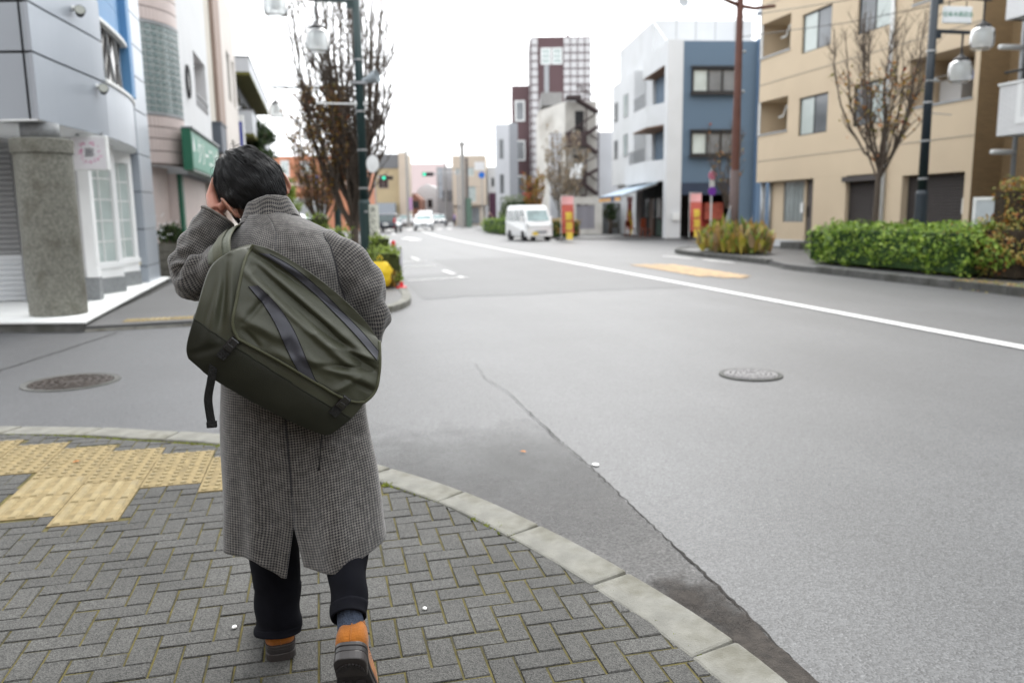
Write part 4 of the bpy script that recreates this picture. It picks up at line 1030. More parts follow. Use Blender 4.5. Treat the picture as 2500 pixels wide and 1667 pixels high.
def solid_cells(x0, x1, z0, z1, ops):
    xs = sorted({x0,x1}|{min(max(v,x0),x1) for o in ops for v in o[:2]}); zs = sorted({z0,z1}|{min(max(v,z0),z1) for o in ops for v in o[2:4]})
    for a,b in zip(xs,xs[1:]):
        for c,d in zip(zs,zs[1:]):
            mx_, mz = (a+b)/2, (c+d)/2
            if not any(o[0] < mx_ < o[1] and o[2] < mz < o[3] for o in ops): yield a,b,c,d
def wall(parent, x0, x1, z0, z1, ops, mat, t=.18, D=0, name='wall', y=0, roof=True, left=True, right=True):
    b = MB()
    for a,b_,c,d in solid_cells(x0,x1,z0,z1,ops): b.quad((a,y,c),(b_,y,c),(b_,y,d),(a,y,d))
    for o in ops:
        a,b_,c,d = o[:4]; q = o[4] if len(o) > 4 else t
        b.quad((a,y,c),(a,y,d),(a,y+q,d),(a,y+q,c)); b.quad((b_,y,c),(b_,y+q,c),(b_,y+q,d),(b_,y,d))
        b.quad((a,y,d),(b_,y,d),(b_,y+q,d),(a,y+q,d)); b.quad((a,y,c),(a,y+q,c),(b_,y+q,c),(b_,y,c))
    if D:
        if left: b.quad((x0,y,z0),(x0,y,z1),(x0,y+D,z1),(x0,y+D,z0))
        if right: b.quad((x1,y,z0),(x1,y+D,z0),(x1,y+D,z1),(x1,y,z1))
        if roof: b.quad((x0,y,z1),(x1,y,z1),(x1,y+D,z1),(x0,y+D,z1))
        b.quad((x0,y+D,z0),(x0,y+D,z1),(x1,y+D,z1),(x1,y+D,z0))
    return b.build(name, mat, parent)
def window(parent, x0, x1, z0, z1, y, fmat, pmat, cols=2, rows=1, fw=.045, sill=None, pmats=None, name='window', dy=.05):
    b = MB()
    b.box(x0,x0+fw,y,y+dy,z0,z1); b.box(x1-fw,x1,y,y+dy,z0,z1); b.box(x0+fw,x1-fw,y,y+dy,z0,z0+fw); b.box(x0+fw,x1-fw,y,y+dy,z1-fw,z1)
    cw = (x1-x0-2*fw)/cols; rh_ = (z1-z0-2*fw)/rows
    for k in range(1,cols): b.box(x0+fw+cw*k-fw*.4,x0+fw+cw*k+fw*.4,y+.002,y+dy-.002,z0+fw,z1-fw)
    for k in range(1,rows): b.box(x0+fw,x1-fw,y+.004,y+dy-.004,z0+fw+rh_*k-fw*.3,z0+fw+rh_*k+fw*.3)
    w_ = b.build(name, fmat, parent)
    for i in range(cols):
        for j in range(rows):
            p = MB(); p.box(x0+fw+cw*i+.002,x0+fw+cw*(i+1)-.002,y+dy*.45,y+dy*.7,z0+fw+rh_*j+.002,z0+fw+rh_*(j+1)-.002)
            p.build('pane', pmats[(i+j) % len(pmats)] if pmats else pmat, w_)
    if sill:
        s_ = MB(); s_.box(x0-.05,x1+.05,y-.16,y+.02,z0-.06,z0-.003); s_.build('sill', sill, w_)
    return w_
def shutter(parent, x0, x1, z0, z1, y, mat, pitch=.075, name='roller_shutter', box=None):
    n = int((z1-z0)/pitch); ro = MB(); ro.box(x0-.04,x0,y-.03,y+.03,z0,z1); ro.box(x1,x1+.04,y-.03,y+.03,z0,z1)
    if box: ro.box(x0-.12,x1+.12,y-.28,y+.02,z1+.002,z1+box)
    o = ro.build(name, mat, parent); me = None
    for k in range(n):
        if me is None:
            b = MB(); b.prismx([(.012,0),(-.022,pitch*.30),(-.022,pitch*.62),(.012,pitch*.98),(.02,pitch*.98),(.02,0)], x0, x1); me = b.mesh('slat', mat)
        inst(me, 'slat', o, (0,y,z0+k*pitch))
    return o

# ------------------------------------------------------------------ corner building with grey metal panels (left)
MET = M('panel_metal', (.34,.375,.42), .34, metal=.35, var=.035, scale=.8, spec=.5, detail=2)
MET_SHADE = M('panel_metal_shaded', (.27,.295,.325), .36, metal=.35, var=.035, scale=.8, spec=.5, detail=2)  # same panels as the street face, darkened to hold the camera side's shade
BLUEW = M('blue_panel', (.095,.235,.43), .5, var=.05, scale=1.5)
GRAN = M('granite_column', (.150,.149,.127), .75, var=.34, scale=26, bump=.35, bscale=120, detail=9, stain=(.080,.074,.055), stain_amt=.8, stain_scale=3.0)
STONE = M('grey_stone', (.19,.20,.205), .7, var=.15, scale=18, detail=8)
TERR = M('white_terrace_tile', (.72,.73,.72), .55, var=.06, scale=6, stain=(.55,.55,.53), stain_amt=.4)
LO = Vector((-3.49,12.0,0)); LT = Matrix.Translation(-LO)
cb = thing('corner_building', 'grey metal panelled corner building with a granite column and white ground floor', 'building', LO)
def plan_panel(pts, z0, z1, th=.05, inward=(-1,0)):
    b = MB(LT); inner = [(p[0]+inward[0]*th, p[1]+inward[1]*th) for p in pts]; b.prism(list(pts)+inner[::-1], z0, z1); return b
CA = [(-3.49,12.0),(-3.43,12.6),(-3.33,13.4),(-3.25,14.08),(-3.21,14.53)]
CB = [(-3.21,14.53),(-3.20,15.3),(-3.22,16.2),(-3.30,17.0),(-3.42,17.6),(-3.53,17.95)]
def dn(p, n=12): return [cr(p,i/n) for i in range(n+1)]
ROWS = [2.78,3.65,4.28,4.91,5.6,6.3,7.0]
core = MB(LT); core.prism([(x-.045,y+.03) for x,y in dn(CA)]+[(-3.27,14.7),(-6,14.7),(-8.2,13.05),(-3.60,12.06)], 2.80, 7.0)
core.prism([(-3.33,14.7),(-3.30,15.3),(-3.32,16.2),(-3.40,17.0),(-3.60,17.9),(-3.7,19.15),(-8,19.15),(-8,14.7)], 2.80, 3.60)
core.prism([(-3.45,14.7),(-3.42,15.3),(-3.44,16.2),(-3.50,17.0),(-3.7,17.9),(-3.7,19.15),(-8,19.15),(-8,14.7)], 3.6, 7.0)
core.build('core_wall', BLACK_M, cb)
LF = [(-3.495,12.004),(-3.605,12.026),(-5.0,12.32),(-6.6,12.66),(-8.2,13.0)]
for z0, z1 in zip(ROWS, ROWS[1:]):
    plan_panel(dn(CA), z0, z1-.028).build('metal_panel', MET, cb, smooth=False)
    for a, b_ in zip(LF, LF[1:]):
        g = .017; dx, dy = b_[0]-a[0], b_[1]-a[1]; d = math.hypot(dx,dy)
        a2 = (a[0]+dx/d*g, a[1]+dy/d*g); b2 = (b_[0]-dx/d*g, b_[1]-dy/d*g)
        plan_panel([b2,a2], z0, z1-.034, .05, (0,1)).build('metal_panel', MET_SHADE, cb)
plan_panel(dn(CB)[0:], 2.78, 3.64).build('metal_panel', MET, cb)
b = MB(LT); c_ = dn(CB); b.prism([(x+.03,y) for x,y in c_]+[(x-.10,y) for x,y in c_[::-1]], 3.642, 3.71); b.build('coping', FR_W, cb, bevel=.01)
b = MB(LT); b.prism([(x+.0,y) for x,y in c_[:9]]+[(x-.12,y) for x,y in c_[:9][::-1]], 4.60, 4.67); b.build('coping', FR_W, cb, bevel=.01)
for k in range(5):
    z0 = 4.68+.46*k; plan_panel([(x-.10,y) for x,y in c_[:10]], z0, z0+.452).build('blue_panel', BLUEW, cb)
b = MB(LT); b.box(-3.52,-3.24,16.75,17.05,3.72,7.0); b.build('blue_fin', BLUEW, cb, bevel=.01)
# lattice window behind the balcony rim
GLZ = M('lattice_glass', (.30,.29,.275), .12, var=.25, scale=5, spec=.5)
b = MB(LT); b.prism([(x-.13,y) for x,y in c_[:9]]+[(x-.16,y) for x,y in c_[:9][::-1]], 3.71, 4.60); lw = b.build('lattice_window', GLZ, cb)
b0 = MB(LT)
for k, (ya, yb) in enumerate(((14.56,15.1),(15.15,14.7),(15.2,15.75),(15.8,15.3),(15.85,16.4),(16.4,15.95),(14.9,15.4))):
    def on(y):
        return min(c_, key=lambda p: abs(p[1]-y))[0]-.115
    b = MB(LT); b.tube([(on(ya),ya,3.72),(on((ya+yb)/2),(ya+yb)/2,4.16),(on(yb),yb,4.59)], .022, 6); b.build('lattice_bar', FR_G if k % 2 else FR_D, lw)
# soffit
b = MB(LT); b.prism([(x-.02,y) for x,y in dn(CA)]+[(x-.02,y) for x,y in c_[1:]]+[(-8,19),(-8.2,13.05)], 2.765, 2.783); b.build('soffit', WHITE_C, cb)
b = MB(LT); b.cyl(-4.35,12.55,2.745,2.764,.09,14); b.build('downlight', M('downlight_trim', (.45,.34,.16), .4, var=0), cb)
# pillar of stacked panels
zs = [.152,.50,1.26,2.02,2.78,3.66,4.35,4.98,5.62,6.3,7.0]
b = MB(LT); b.box(-4.18,-3.49,17.98,19.18,.16,7.0); b.build('pillar_core', BLACK_M, cb)
for z0, z1 in zip(zs, zs[1:]):
    b = MB(LT); b.box(-4.2,-3.462,17.95,19.2,z0,z1-.018); b.build('pillar_panel', MET, cb, bevel=.006)
NOTE = M('yellow_notice', (.60,.50,.22), .7, var=.08)
b = MB(LT); b.box(-3.78,-3.60,17.935,17.948,.52,.66); b.build('notice', NOTE, cb)
# granite column with neck
b = MB(LT); b.lathe([(.365,.152),(.368,.2),(.365,1.2),(.362,2.36),(.385,2.362),(.392,2.55),(.36,2.556)], (-3.615,12.42,0), 40); b.build('column', GRAN, cb, smooth=False, bevel=.012)
b = MB(LT); b.cyl(-3.62,12.42,2.556,2.764,.24,28); b.build('column_neck', STONE, cb, smooth=True)
# white ground-floor walls
LGREY = M('light_grey_panel', (.50,.505,.51), .6, var=.03, scale=1)
for z0, z1 in ((.52,1.02),(1.02,1.93),(1.93,2.764)):
    b = MB(LT); b.box(-4.62,-3.712,14.40,14.50,z0+.004,z1-.004); b.build('wall_panel', LGREY, cb, bevel=.004)
b = MB(LT); b.box(-4.6,-3.8,14.43,18.4,.15,2.764); b.box(-3.8,-3.70,14.46,14.8,.15,2.76); b.build('ground_floor_core', LGREY, cb)
b = MB(LT); b.box(-3.71,-3.54,14.345,14.545,.524,2.762); b.build('corner_pilaster', WHITE_C, cb, bevel=.006)
b = MB(LT); b.box(-4.64,-3.53,14.335,14.56,.152,.52); b.build('plinth', STONE, cb, bevel=.008)
def bay(p0, p1, cols, nm):
    # saw-tooth bay: wall piece from p0 to p1 with a tall window; local x along the bay
    d = Vector((p1[0]-p0[0], p1[1]-p0[1], 0)); L_ = d.length; an = math.atan2(d.y, d.x)
    tf = LT @ Matrix.Translation((p0[0],p0[1],0)) @ Matrix.Rotation(an,4,'Z')
    b = MB(tf); b.box(-.02,L_+.015,-.02,.35,.152,.42); b.build('plinth', STONE, cb, bevel=.008)
    b = MB(tf)
    for a_,b_,c1_,d1_ in solid_cells(0,L_,.43,2.762,[(.11,L_-.11,.70,2.55)]): b.box(a_,b_,0,.10,c1_,d1_)
    b.box(-.01,L_+.01,-.03,0,.60,.69); b.build('bay_surround', WHITE_C, cb)
    fb = MB(tf); x0_, x1_, z0_, z1_ = .115, L_-.115, .705, 2.545; w_ = x1_-x0_
    for k in range(cols+1): fb.box(x0_+w_*k/cols-.012,x0_+w_*k/cols+.012,.03,.06,z0_,z1_)
    for k in range(6): fb.box(x0_,x1_,.034,.056,z0_+(z1_-z0_)*k/5-.012,z0_+(z1_-z0_)*k/5+.012)
    f = fb.build('french_window', FR_W, cb)
    for i in range(cols):
        for j in range(5):
            p = MB(tf); p.box(x0_+w_*i/cols+.013,x0_+w_*(i+1)/cols-.013,.044,.05,z0_+(z1_-z0_)*j/5+.013,z0_+(z1_-z0_)*(j+1)/5-.013); p.build('pane', PANE_G, f)
bay((-3.86,15.22),(-3.50,15.98),2,'bay'); bay((-3.82,16.75),(-3.54,17.55),2,'bay')
b = MB(LT); b.box(-3.80,-3.52,16.0,16.06,.152,2.76); b.box(-3.80,-3.56,17.56,17.62,.152,2.76); b.build('bay_return', WHITE_C, cb)
# shutters at the far left
SH = M('shutter_grey', (.25,.255,.26), .5, metal=.3, var=.05); SH_L = M('shutter_pale', (.52,.54,.56), .5, metal=.2, var=.04)
b = MB(LT); b.box(-8.2,-4.60,14.62,14.75,.152,2.764); b.build('back_wall', LGREY, cb)
hold = thing('side_shutter','',''); del hold['label'], hold['category']; hold.parent = cb
bpy.data.objects.remove(hold)
def cshut(z0, z1, mat):
    b = MB(LT); b.box(-8.2,-4.72,14.60,14.615,z0,z1); o = b.build('roller_shutter', mat, cb); n = int((z1-z0)/.085)
    b = MB(); b.prismx([(0,0),(-.02,.02),(-.02,.065),(0,.083),(.01,.083),(.01,0)], -8.2+3.49, -4.72+3.49); me = b.mesh('slat', mat)
    for k in range(n): inst(me, 'slat', o, (0,14.598-12.0,z0+.085*k))
cshut(.92, 2.70, SH); cshut(.16, .91, SH_L)
b = MB(LT); b.box(-5.6,-5.05,14.55,14.572,1.15,1.45); b.build('shutter_notice', FR_D, cb)
# terrace slab
tr = thing('terrace', 'white tiled terrace step under the grey corner building', 'terrace', (-3.1,11.4,0))
b = MB(Matrix.Translation((3.1,-11.4,0))); b.prism([(-3.02,11.40),(-3.16,15.0),(-3.32,19.5),(-8.4,19.5),(-8.4,13.0)], .118, .15); b.build('tile_top', TERR, tr, bevel=.006)
b = MB(Matrix.Translation((3.1,-11.4,0))); b.prism([(-3.05,11.44),(-3.19,15.0),(-3.35,19.5),(-8.4,19.5),(-8.4,13.05)], -.05, .117); b.build('edge_kerb', KERB_D, tr, bevel=.01)
# spotlights on the metal wall
def spot(x, y, z, label):
    r_ = thing('wall_spotlight', label, 'spotlight', (x,y,z), group='spotlights on the metal wall')
    b = MB(); b.cyl(0,0,-.03,.03,.045,12); b.tf = Matrix.Rotation(R(90),4,'Y'); b.build('mount', FR_W, r_, smooth=True)
    b = MB(); b.tube([(0,0,0),(.08,-.02,-.05)], .016, 8); b.build('arm', BLACK_M, r_)
    b = MB(Matrix.Translation((.10,-.02,-.05)) @ Matrix.Rotation(R(70),4,'X') @ Matrix.Rotation(R(15),4,'Y')); b.lathe([(.02,-.07),(.055,-.06),(.07,.0),(.078,.055),(.07,.056)], n=20); b.build('housing', BLACK_M, r_, smooth=False)
    b = MB(Matrix.Translation((.10,-.02,-.05)) @ Matrix.Rotation(R(70),4,'X') @ Matrix.Rotation(R(15),4,'Y')); b.lathe([(.01,.0565),(.068,.0565),(.068,.060),(.01,.060)], n=20); b.build('lens', M('spot_lens', (.33,.34,.30), .2, var=0), r_)
spot(-3.25,14.12,3.52,'lower black spotlight on the grey metal wall, just under the balcony rim'); spot(-3.32,13.45,4.52,'upper spotlight on the grey metal wall, cut by the picture top')
# square hanging sign with a flower wreath
sg_ = thing('hanging_sign', 'square white sign with a pink flower wreath hanging below the metal soffit', 'sign', (-3.33,13.76,2.47), R(-10))
b = MB(); b.box(-.26,.26,-.05,.05,-.26,.26); b.build('light_box', FR_W, sg_, bevel=.012)
b = MB(); b.box(-.235,.235,-.056,-.0505,-.235,.235); b.build('sign_face', M('sign_face_white', (.66,.64,.66), .4, var=.03), sg_)
PINK = M('blossom_pink', (.60,.27,.40), .7, var=.25, scale=30); PINK2 = M('blossom_pale', (.62,.42,.52), .7, var=.2, scale=30)
b = MB(); rb = random.Random(2)
for k in range(46):
    a = rb.uniform(0,2*math.pi); r_ = .145+rb.gauss(0,.018); q = rb.uniform(.008,.02); b.cur = k % 2
    n = 6; c = b.P((math.cos(a)*r_, -.0585, math.sin(a)*r_)); rg = [b.P((math.cos(a)*r_+q*math.cos(i*math.pi/3), -.0575, math.sin(a)*r_+q*math.sin(i*math.pi/3))) for i in range(n)]
    for i in range(n): b.F([c, rg[(i+1)%n], rg[i]])
b.build('blossom_wreath', [PINK, PINK2], sg_)['kind'] = 'stuff'
INK = M('sign_ink', (.045,.05,.06), .6, var=0)
lettering('廊', .15, INK, sg_, (0,-.058,.0), (R(90),0,0))
b = MB(); b.box(-.30,-.262,-.04,.04,-.2,.22); b.box(-.2,-.16,-.02,.02,.262,.305); b.box(.16,.2,-.02,.02,.262,.305); b.build('bracket', FR_G, sg_)

# ------------------------------------------------------------------ pink tiled building with glass-block bay
PTILE = M('pink_tile', (.52,.435,.405), .45, var=.06, scale=3, spec=.45)
n_ = PTILE.node_tree; 
GBLK = M('glass_block', (.17,.215,.21), .12, var=.35, scale=5, bump=.3, bscale=20, spec=.6)
MORT = M('block_mortar', (.50,.51,.50), .8, var=.05)
PO = Vector((-3.2,22.6,0)); PTm = Matrix.Translation(-PO); pc = (-4.7,22.6); pr = 1.5
pb = thing('tiled_building', 'pink tiled building with a rounded glass block bay and a white upper facade', 'building', PO)
def bay_arc(a0, a1, r, z0, z1, th=.08, n=18):
    b = MB(PTm); o = [(pc[0]+r*math.cos(lerp(a0,a1,i/n)), pc[1]+r*math.sin(lerp(a0,a1,i/n))) for i in range(n+1)]
    i_ = [(pc[0]+(r-th)*math.cos(lerp(a0,a1,i/n)), pc[1]+(r-th)*math.sin(lerp(a0,a1,i/n))) for i in range(n+1)]
    b.prism(o+i_[::-1], z0, z1); return b
A0, A1 = R(-100), R(2)
zb = [2.80,3.10,3.40,3.68,3.95]
for z0, z1 in list(zip(zb,zb[1:]))+[(6.16,6.46),(6.46,6.76),(6.76,7.06),(7.06,7.36),(7.36,7.9)]:
    # each band is a course of narrow upright tiles
    n = 26; b = MB(PTm)
    for k in range(n):
        a0, a1 = lerp(A0,A1,(k+.03)/n), lerp(A0,A1,(k+.97)/n)
        o = [(pc[0]+q*math.cos(a), pc[1]+q*math.sin(a)) for q, a in ((pr,a0),(pr,a1),(pr-.03,a1),(pr-.03,a0))]; b.prism(o, z0+.013, z1-.013)
    b.build('tile_band', PTILE, pb)['kind'] = 'stuff'
bay_arc(A0,A1,pr-.02,2.75,7.9).build('bay_wall', M('tile_grout', (.17,.14,.13), .9, var=.1), pb)
bay_arc(A0,A1,pr+.015,6.10,6.15).build('bay_ledge', FR_G, pb); bay_arc(A0,A1,pr+.015,3.955,4.01).build('bay_ledge', FR_G, pb)
bay_arc(A0,A1,pr-.012,4.012,6.098).build('mortar', MORT, pb)
nb, mb_ = 15, 13
da = (A1-A0)/nb; hh = (6.09-4.02)/mb_; wv = pr*da
b = MB(); x = wv/2-.010; z = hh/2-.010
b.box(-x,x,-.004,.03,-z,z); i0 = [b.P(p) for p in ((-x*.8,-.004,-z*.8),(x*.8,-.004,-z*.8),(x*.8,-.004,z*.8),(-x*.8,-.004,z*.8))]
i1 = [b.P(p) for p in ((-x*.55,-.022,-z*.55),(x*.55,-.022,-z*.55),(x*.55,-.022,z*.55),(-x*.55,-.022,z*.55))]
for k in range(4): b.F([i0[k],i0[(k+1)%4],i1[(k+1)%4],i1[k]])
b.F(i1); GB = b.mesh('glass_block', GBLK)
for i in range(nb):
    a = A0+da*(i+.5)
    for j in range(mb_):
        inst(GB, 'glass_block', pb, (pc[0]+(pr-.012)*math.cos(a)-PO.x, pc[1]+(pr-.012)*math.sin(a)-PO.y, 4.02+hh*(j+.5)), (0,0,a+math.pi/2))
# entrance below the bay
b = MB(PTm); b.prism([(-3.95,21.7),(-3.62,22.9),(-7,22.9),(-7,21.7)], .08, 2.75); b.build('entrance_wall', PTILE, pb)
for k in range(8):
    b = MB(PTm); b.box(-3.955,-3.93,21.66,21.69,.1+k*.33,.42+k*.33); 
b = MB(PTm); b.box(-4.9,-4.25,21.30,21.69,.08,2.75); b.build('dark_doorway', DARK, pb)
b = MB(PTm); b.cyl(-3.50,22.75,.08,2.78,.05,10); b.build('downpipe', FR_W, pb, smooth=True)
# white facade to the right (faces the street)
wf = bpy.data.objects.new('white_facade', None); COL.objects.link(wf); wf.parent = pb; wf.rotation_euler = (0,0,R(90)); wf.location = (0,0,0)
# local x = along the street from u=22.6
wo_ = wall(wf, .0, 5.9, 2.6, 9.5, [(2.6,5.2,4.65,6.2,.55),(2.7,5.0,8.3,9.2,.4)], WHITE_W, D=4, name='white_wall')
b = MB(); b.box(2.6,5.2,.50,.56,4.65,6.2); b.build('recess_wall', PTILE, wf)
for k in range(5):
    b = MB(); b.box(2.62,5.18,.485,.499,4.70+k*.30,4.985+k*.30); b.build('recess_tile', PTILE, wf)
b = MB(); b.tube([(2.62,.0,5.0),(5.18,.0,5.0)], .03, 8); b.tube([(2.62,.0,4.80),(5.18,.0,4.80)], .02, 8)
for k in range(5): b.box(2.7+k*.6,2.73+k*.6,-.012,.012,4.65,5.0)
b.build('balcony_rail', FR_G, wf)
b = MB(Matrix.Translation((1.05,-.01,5.08)) @ Matrix.Rotation(R(90),4,'X'))
n = 28
def ovr(r0,r1,z0,z1):
    o = [(r0*.62*math.cos(k*2*math.pi/n), r0*math.sin(k*2*math.pi/n)) for k in range(n)]; i_ = [(r1*.62*math.cos(k*2*math.pi/n), r1*math.sin(k*2*math.pi/n)) for k in range(n)]
    for k in range(n):
        q = (k+1)%n; b.quad((*o[k],z1),(*o[q],z1),(*i_[q],z1),(*i_[k],z1)); b.quad((*o[k],z0),(*o[q],z0),(*o[q],z1),(*o[k],z1)); b.quad((*i_[k],z1),(*i_[q],z1),(*i_[q],z0),(*i_[k],z0))
ovr(.44,.38,-.01,.06); ow = b.build('oval_window', FR_D, wf)
b = MB(Matrix.Translation((1.05,-.03,5.08)) @ Matrix.Rotation(R(90),4,'X')); b.poly([(.37*.62*math.cos(k*2*math.pi/n), .37*math.sin(k*2*math.pi/n), 0) for k in range(n)]); b.build('pane', FR_W, ow)
b = MB(); b.box(.05,5.85,.3,.34,.08,2.6); b.box(.0,5.9,.34,.5,.08,2.6); b.build('shop_front', PTILE, wf)
GRN = M('sign_green', (.018,.110,.062), .5, var=.05); GRN_F = M('sign_green_face', (.085,.26,.19), .45, var=.06, scale=2)
b = MB(); b.box(.10,.45,.20,.296,.08,2.6); b.build('green_post', GRN, wf)
# cleaning shop sign
gs = thing('cleaning_sign', 'green shop sign with white katakana lettering beside the rounded glass block bay', 'sign', (-3.18,22.2,3.15), R(90))
b = MB(); b.box(-.55,5.2,-.24,-.02,-.50,.52); b.build('sign_box', GRN, gs, bevel=.01)
b = MB(); b.box(-.50,5.15,-.252,-.2405,-.44,.44); b.build('sign_face', GRN_F, gs)
b = MB(); b.box(-.57,5.22,-.30,-.02,.522,.56); b.box(-.57,5.22,-.275,-.253,-.53,-.502); b.build('sign_frame', FR_G, gs)
SIGNW = M('sign_letter_white', (.80,.82,.80), .5, var=0)
for k, ch in enumerate('クリーニング'): lettering(ch, .72, SIGNW, gs, (.75+k*.76,-.256,-.02), (R(90),0,0))
b = MB(); b.prismy([(-.36,-.02),(-.10,-.02),(-.14,.16),(-.23,.34),(-.32,.16)], -.262, -.2535); b.build('sign_emblem', SIGNW, gs)
lettering('白洋', .17, SIGNW, gs, (-.23,-.256,-.22), (R(90),0,0)) if False else None
# planter of concrete blocks by the entrance
pl = thing('concrete_planter', 'dark concrete block planter standing at the end of the white terrace', 'planter', (-3.45,20.6,.08))
CBLK = M('old_concrete_block', (.115,.108,.09), .9, var=.25, scale=6, bump=.3, bscale=60, stain=(.05,.048,.04), stain_amt=.7)
for r_ in range(4):
    for c_i in range(3):
        b = MB(); b.box(-.42+c_i*.265,-.42+c_i*.265+.258,-.12,.28,r_*.2,r_*.2+.192); b.build('block', CBLK, pl, bevel=.006)
b = MB(); b.box(-.40,.36,-.10,.26,.795,.80); b.build('soil', BED, pl)
b = MB(); b.box(.395,.41,-.3,.5,0,.82); b.build('end_panel', FR_W, pl)

# ------------------------------------------------------------------ further buildings on the left
BEI = M('beige_render', (.47,.44,.385), .8, var=.05, scale=.8); BRN = M('brown_band', (.27,.20,.165), .7, var=.06, scale=1); PBEI = M('pale_beige_tile', (.53,.49,.455), .7, var=.05, scale=1)
ob = thing('apartment_house', 'beige house front with a brown vertical band beyond the green sign', 'building', (-3.3,28.55,0), R(90))
wall(ob, 0, 2.4, 0, 9.6, [], BEI, D=6)
b = MB(); b.box(2.4,4.4,-.14,.3,0,10.2); b.build('brown_band', BRN, ob)
wall(ob, 4.4, 11.6, 0, 10.6, [(7.6,8.9,6.3,8.3),(7.6,8.9,2.6,4.7),(9.8,10.8,6.3,8.3),(9.8,10.8,2.6,4.7)], PBEI, D=6, name='front_wall')
for x0,x1 in ((7.6,8.9),(9.8,10.8)):
    for z0,z1 in ((6.3,8.3),(2.6,4.7)): window(ob,x0,x1,z0,z1,.10,FR_G,PANE_C,2)
gb = thing('awning_box', 'dark grey box awning between the green sign and the brown band', 'awning', (-3.3,29.0,3.7), R(90))
b = MB(); b.box(0,1.6,-.34,-.01,-.05,.88); b.box(-.04,1.64,-.37,-.005,.88,.93); b.build('awning_body', M('slate_awning', (.10,.115,.14), .6, var=.06), gb)
bs = thing('vertical_sign', 'tall narrow sign with a deep blue face, edge on above the head of the man', 'sign', (-3.3,40.4,5.42), 0)
b = MB(); b.box(-.22,.22,-.10,.10,-.75,.75); b.build('sign_case', FR_W, bs, bevel=.01)
BLU = M('sign_blue', (.03,.05,.30), .5, var=.05); b = MB(); b.box(-.15,.13,-.112,-.1005,-.68,.45); b.build('blue_face', BLU, bs)
b = MB(); b.box(-.20,-.10,-.113,-.1008,.48,.6); b.build('dark_mark', FR_D, bs)
for z_ in (-.5,.5):
    b = MB(); b.box(-.5,-.222,-.02,.02,z_-.02,z_+.02); b.build('bracket', FR_G, bs)
hb = thing('balcony_house', 'grey house with stacked white balconies and olive undersides', 'building', (-3.55,41.4,0))
GREYW = M('light_grey_siding', (.44,.455,.48), .6, var=.04); OLV = M('olive_soffit', (.105,.10,.022), .8, var=.12, scale=2)
b = MB(); b.box(-6,-.05,.3,17,0,8.9); b.build('wall', M('house_dark_grey', (.10,.105,.11), .7, var=.08), hb)
for z0 in (5.45, 8.3):
    b = MB(); h_ = 1.1 if z0 < 6 else .68
    b.box(-.6,.78,0,.06,z0,z0+h_); b.box(.72,.78,.06,16,z0,z0+h_); b.build('balustrade', GREYW, hb)
    b = MB(); b.box(-.6,.80,-.02,16,z0-.14,z0-.004); b.build('olive_soffit', OLV, hb)
    b = MB(); b.box(-.62,.82,-.04,16.02,z0+h_,z0+h_+.05); b.build('rail_cap', FR_D, hb)
    for k in range(4):
        b = MB(); b.box(-.046,.0,1.5+k*3.6,3.6+k*3.6,z0+.0,z0+2.1 if z0 < 6 else z0+.5); b.build('balcony_door', PANE_D, hb)
# ------------------------------------------------------------------ cream apartment building (right)
CREAM = M('cream_tile', (.56,.455,.325), .75, var=.035, scale=.6, bump=.10, bscale=14, stain=(.50,.40,.285), stain_amt=.5, stain_scale=.5)
BRICK_M = bpy.data.materials.new('brown_brick_tile'); BRICK_M.use_nodes = True
def _brick(m, c1, c2, mort, sc, bw=.5, rh_=.25, axes='xz'):
    n = m.node_tree.nodes; l = m.node_tree.links; b = n['Principled BSDF']
    tc = n.new('ShaderNodeTexCoord'); sx = n.new('ShaderNodeSeparateXYZ'); cx = n.new('ShaderNodeCombineXYZ'); l.new(tc.outputs['Object'], sx.inputs[0])
    ad = n.new('ShaderNodeMath'); ad.operation = 'ADD'; l.new(sx.outputs[0], ad.inputs[0]); l.new(sx.outputs[1], ad.inputs[1]); l.new(ad.outputs[0], cx.inputs[0]); l.new(sx.outputs[2], cx.inputs[1])
    bt = n.new('ShaderNodeTexBrick'); bt.inputs['Scale'].default_value = sc; bt.inputs['Color1'].default_value = (*c1,1); bt.inputs['Color2'].default_value = (*c2,1); bt.inputs['Mortar'].default_value = (*mort,1)
    bt.inputs['Mortar Size'].default_value = .02; bt.inputs['Brick Width'].default_value = bw; bt.inputs['Row Height'].default_value = rh_
    l.new(cx.outputs[0], bt.inputs['Vector']); l.new(bt.outputs['Color'], b.inputs['Base Color']); b.inputs['Roughness'].default_value = .7
    bp = n.new('ShaderNodeBump'); bp.inputs['Strength'].default_value = .4; bp.inputs['Distance'].default_value = .01; bp.invert = True; l.new(bt.outputs['Fac'], bp.inputs['Height']); l.new(bp.outputs[0], b.inputs['Normal'])
_brick(BRICK_M, (.27,.185,.095), (.23,.155,.08), (.15,.105,.06), 4.2, .9, .25)
WTILE = bpy.data.materials.new('white_wall_tile'); WTILE.use_nodes = True; _brick(WTILE, (.66,.665,.67), (.62,.625,.63), (.42,.42,.43), 4.5, .9, .26)
DGREY = M('shutter_dark_brown', (.068,.060,.058), .5, metal=.2, var=.06)
LOG = M('loggia_brown', (.16,.115,.075), .7, var=.25, scale=2)
SEAM_G = M('joint_grey', (.30,.27,.23), .8, var=.05)
cr_ = thing('cream_apartments', 'cream tiled apartment block with corner balconies and dark roller shutters', 'building', (16.4,27.95,.10), R(-90))
ZB = -.10        # local z offset (root stands on the walk)
H1 = [4.26+ZB, 5.44+ZB]; H2 = [7.03+ZB, 8.22+ZB]
ops = []
for zl, zh in (H1, H2, (9.8+ZB, 10.98+ZB)):
    ops += [(-.05,1.93,zl,zh,1.3)]
wz = [(3.97+ZB,5.24+ZB),(6.70+ZB,7.97+ZB),(9.45+ZB,10.7+ZB)]
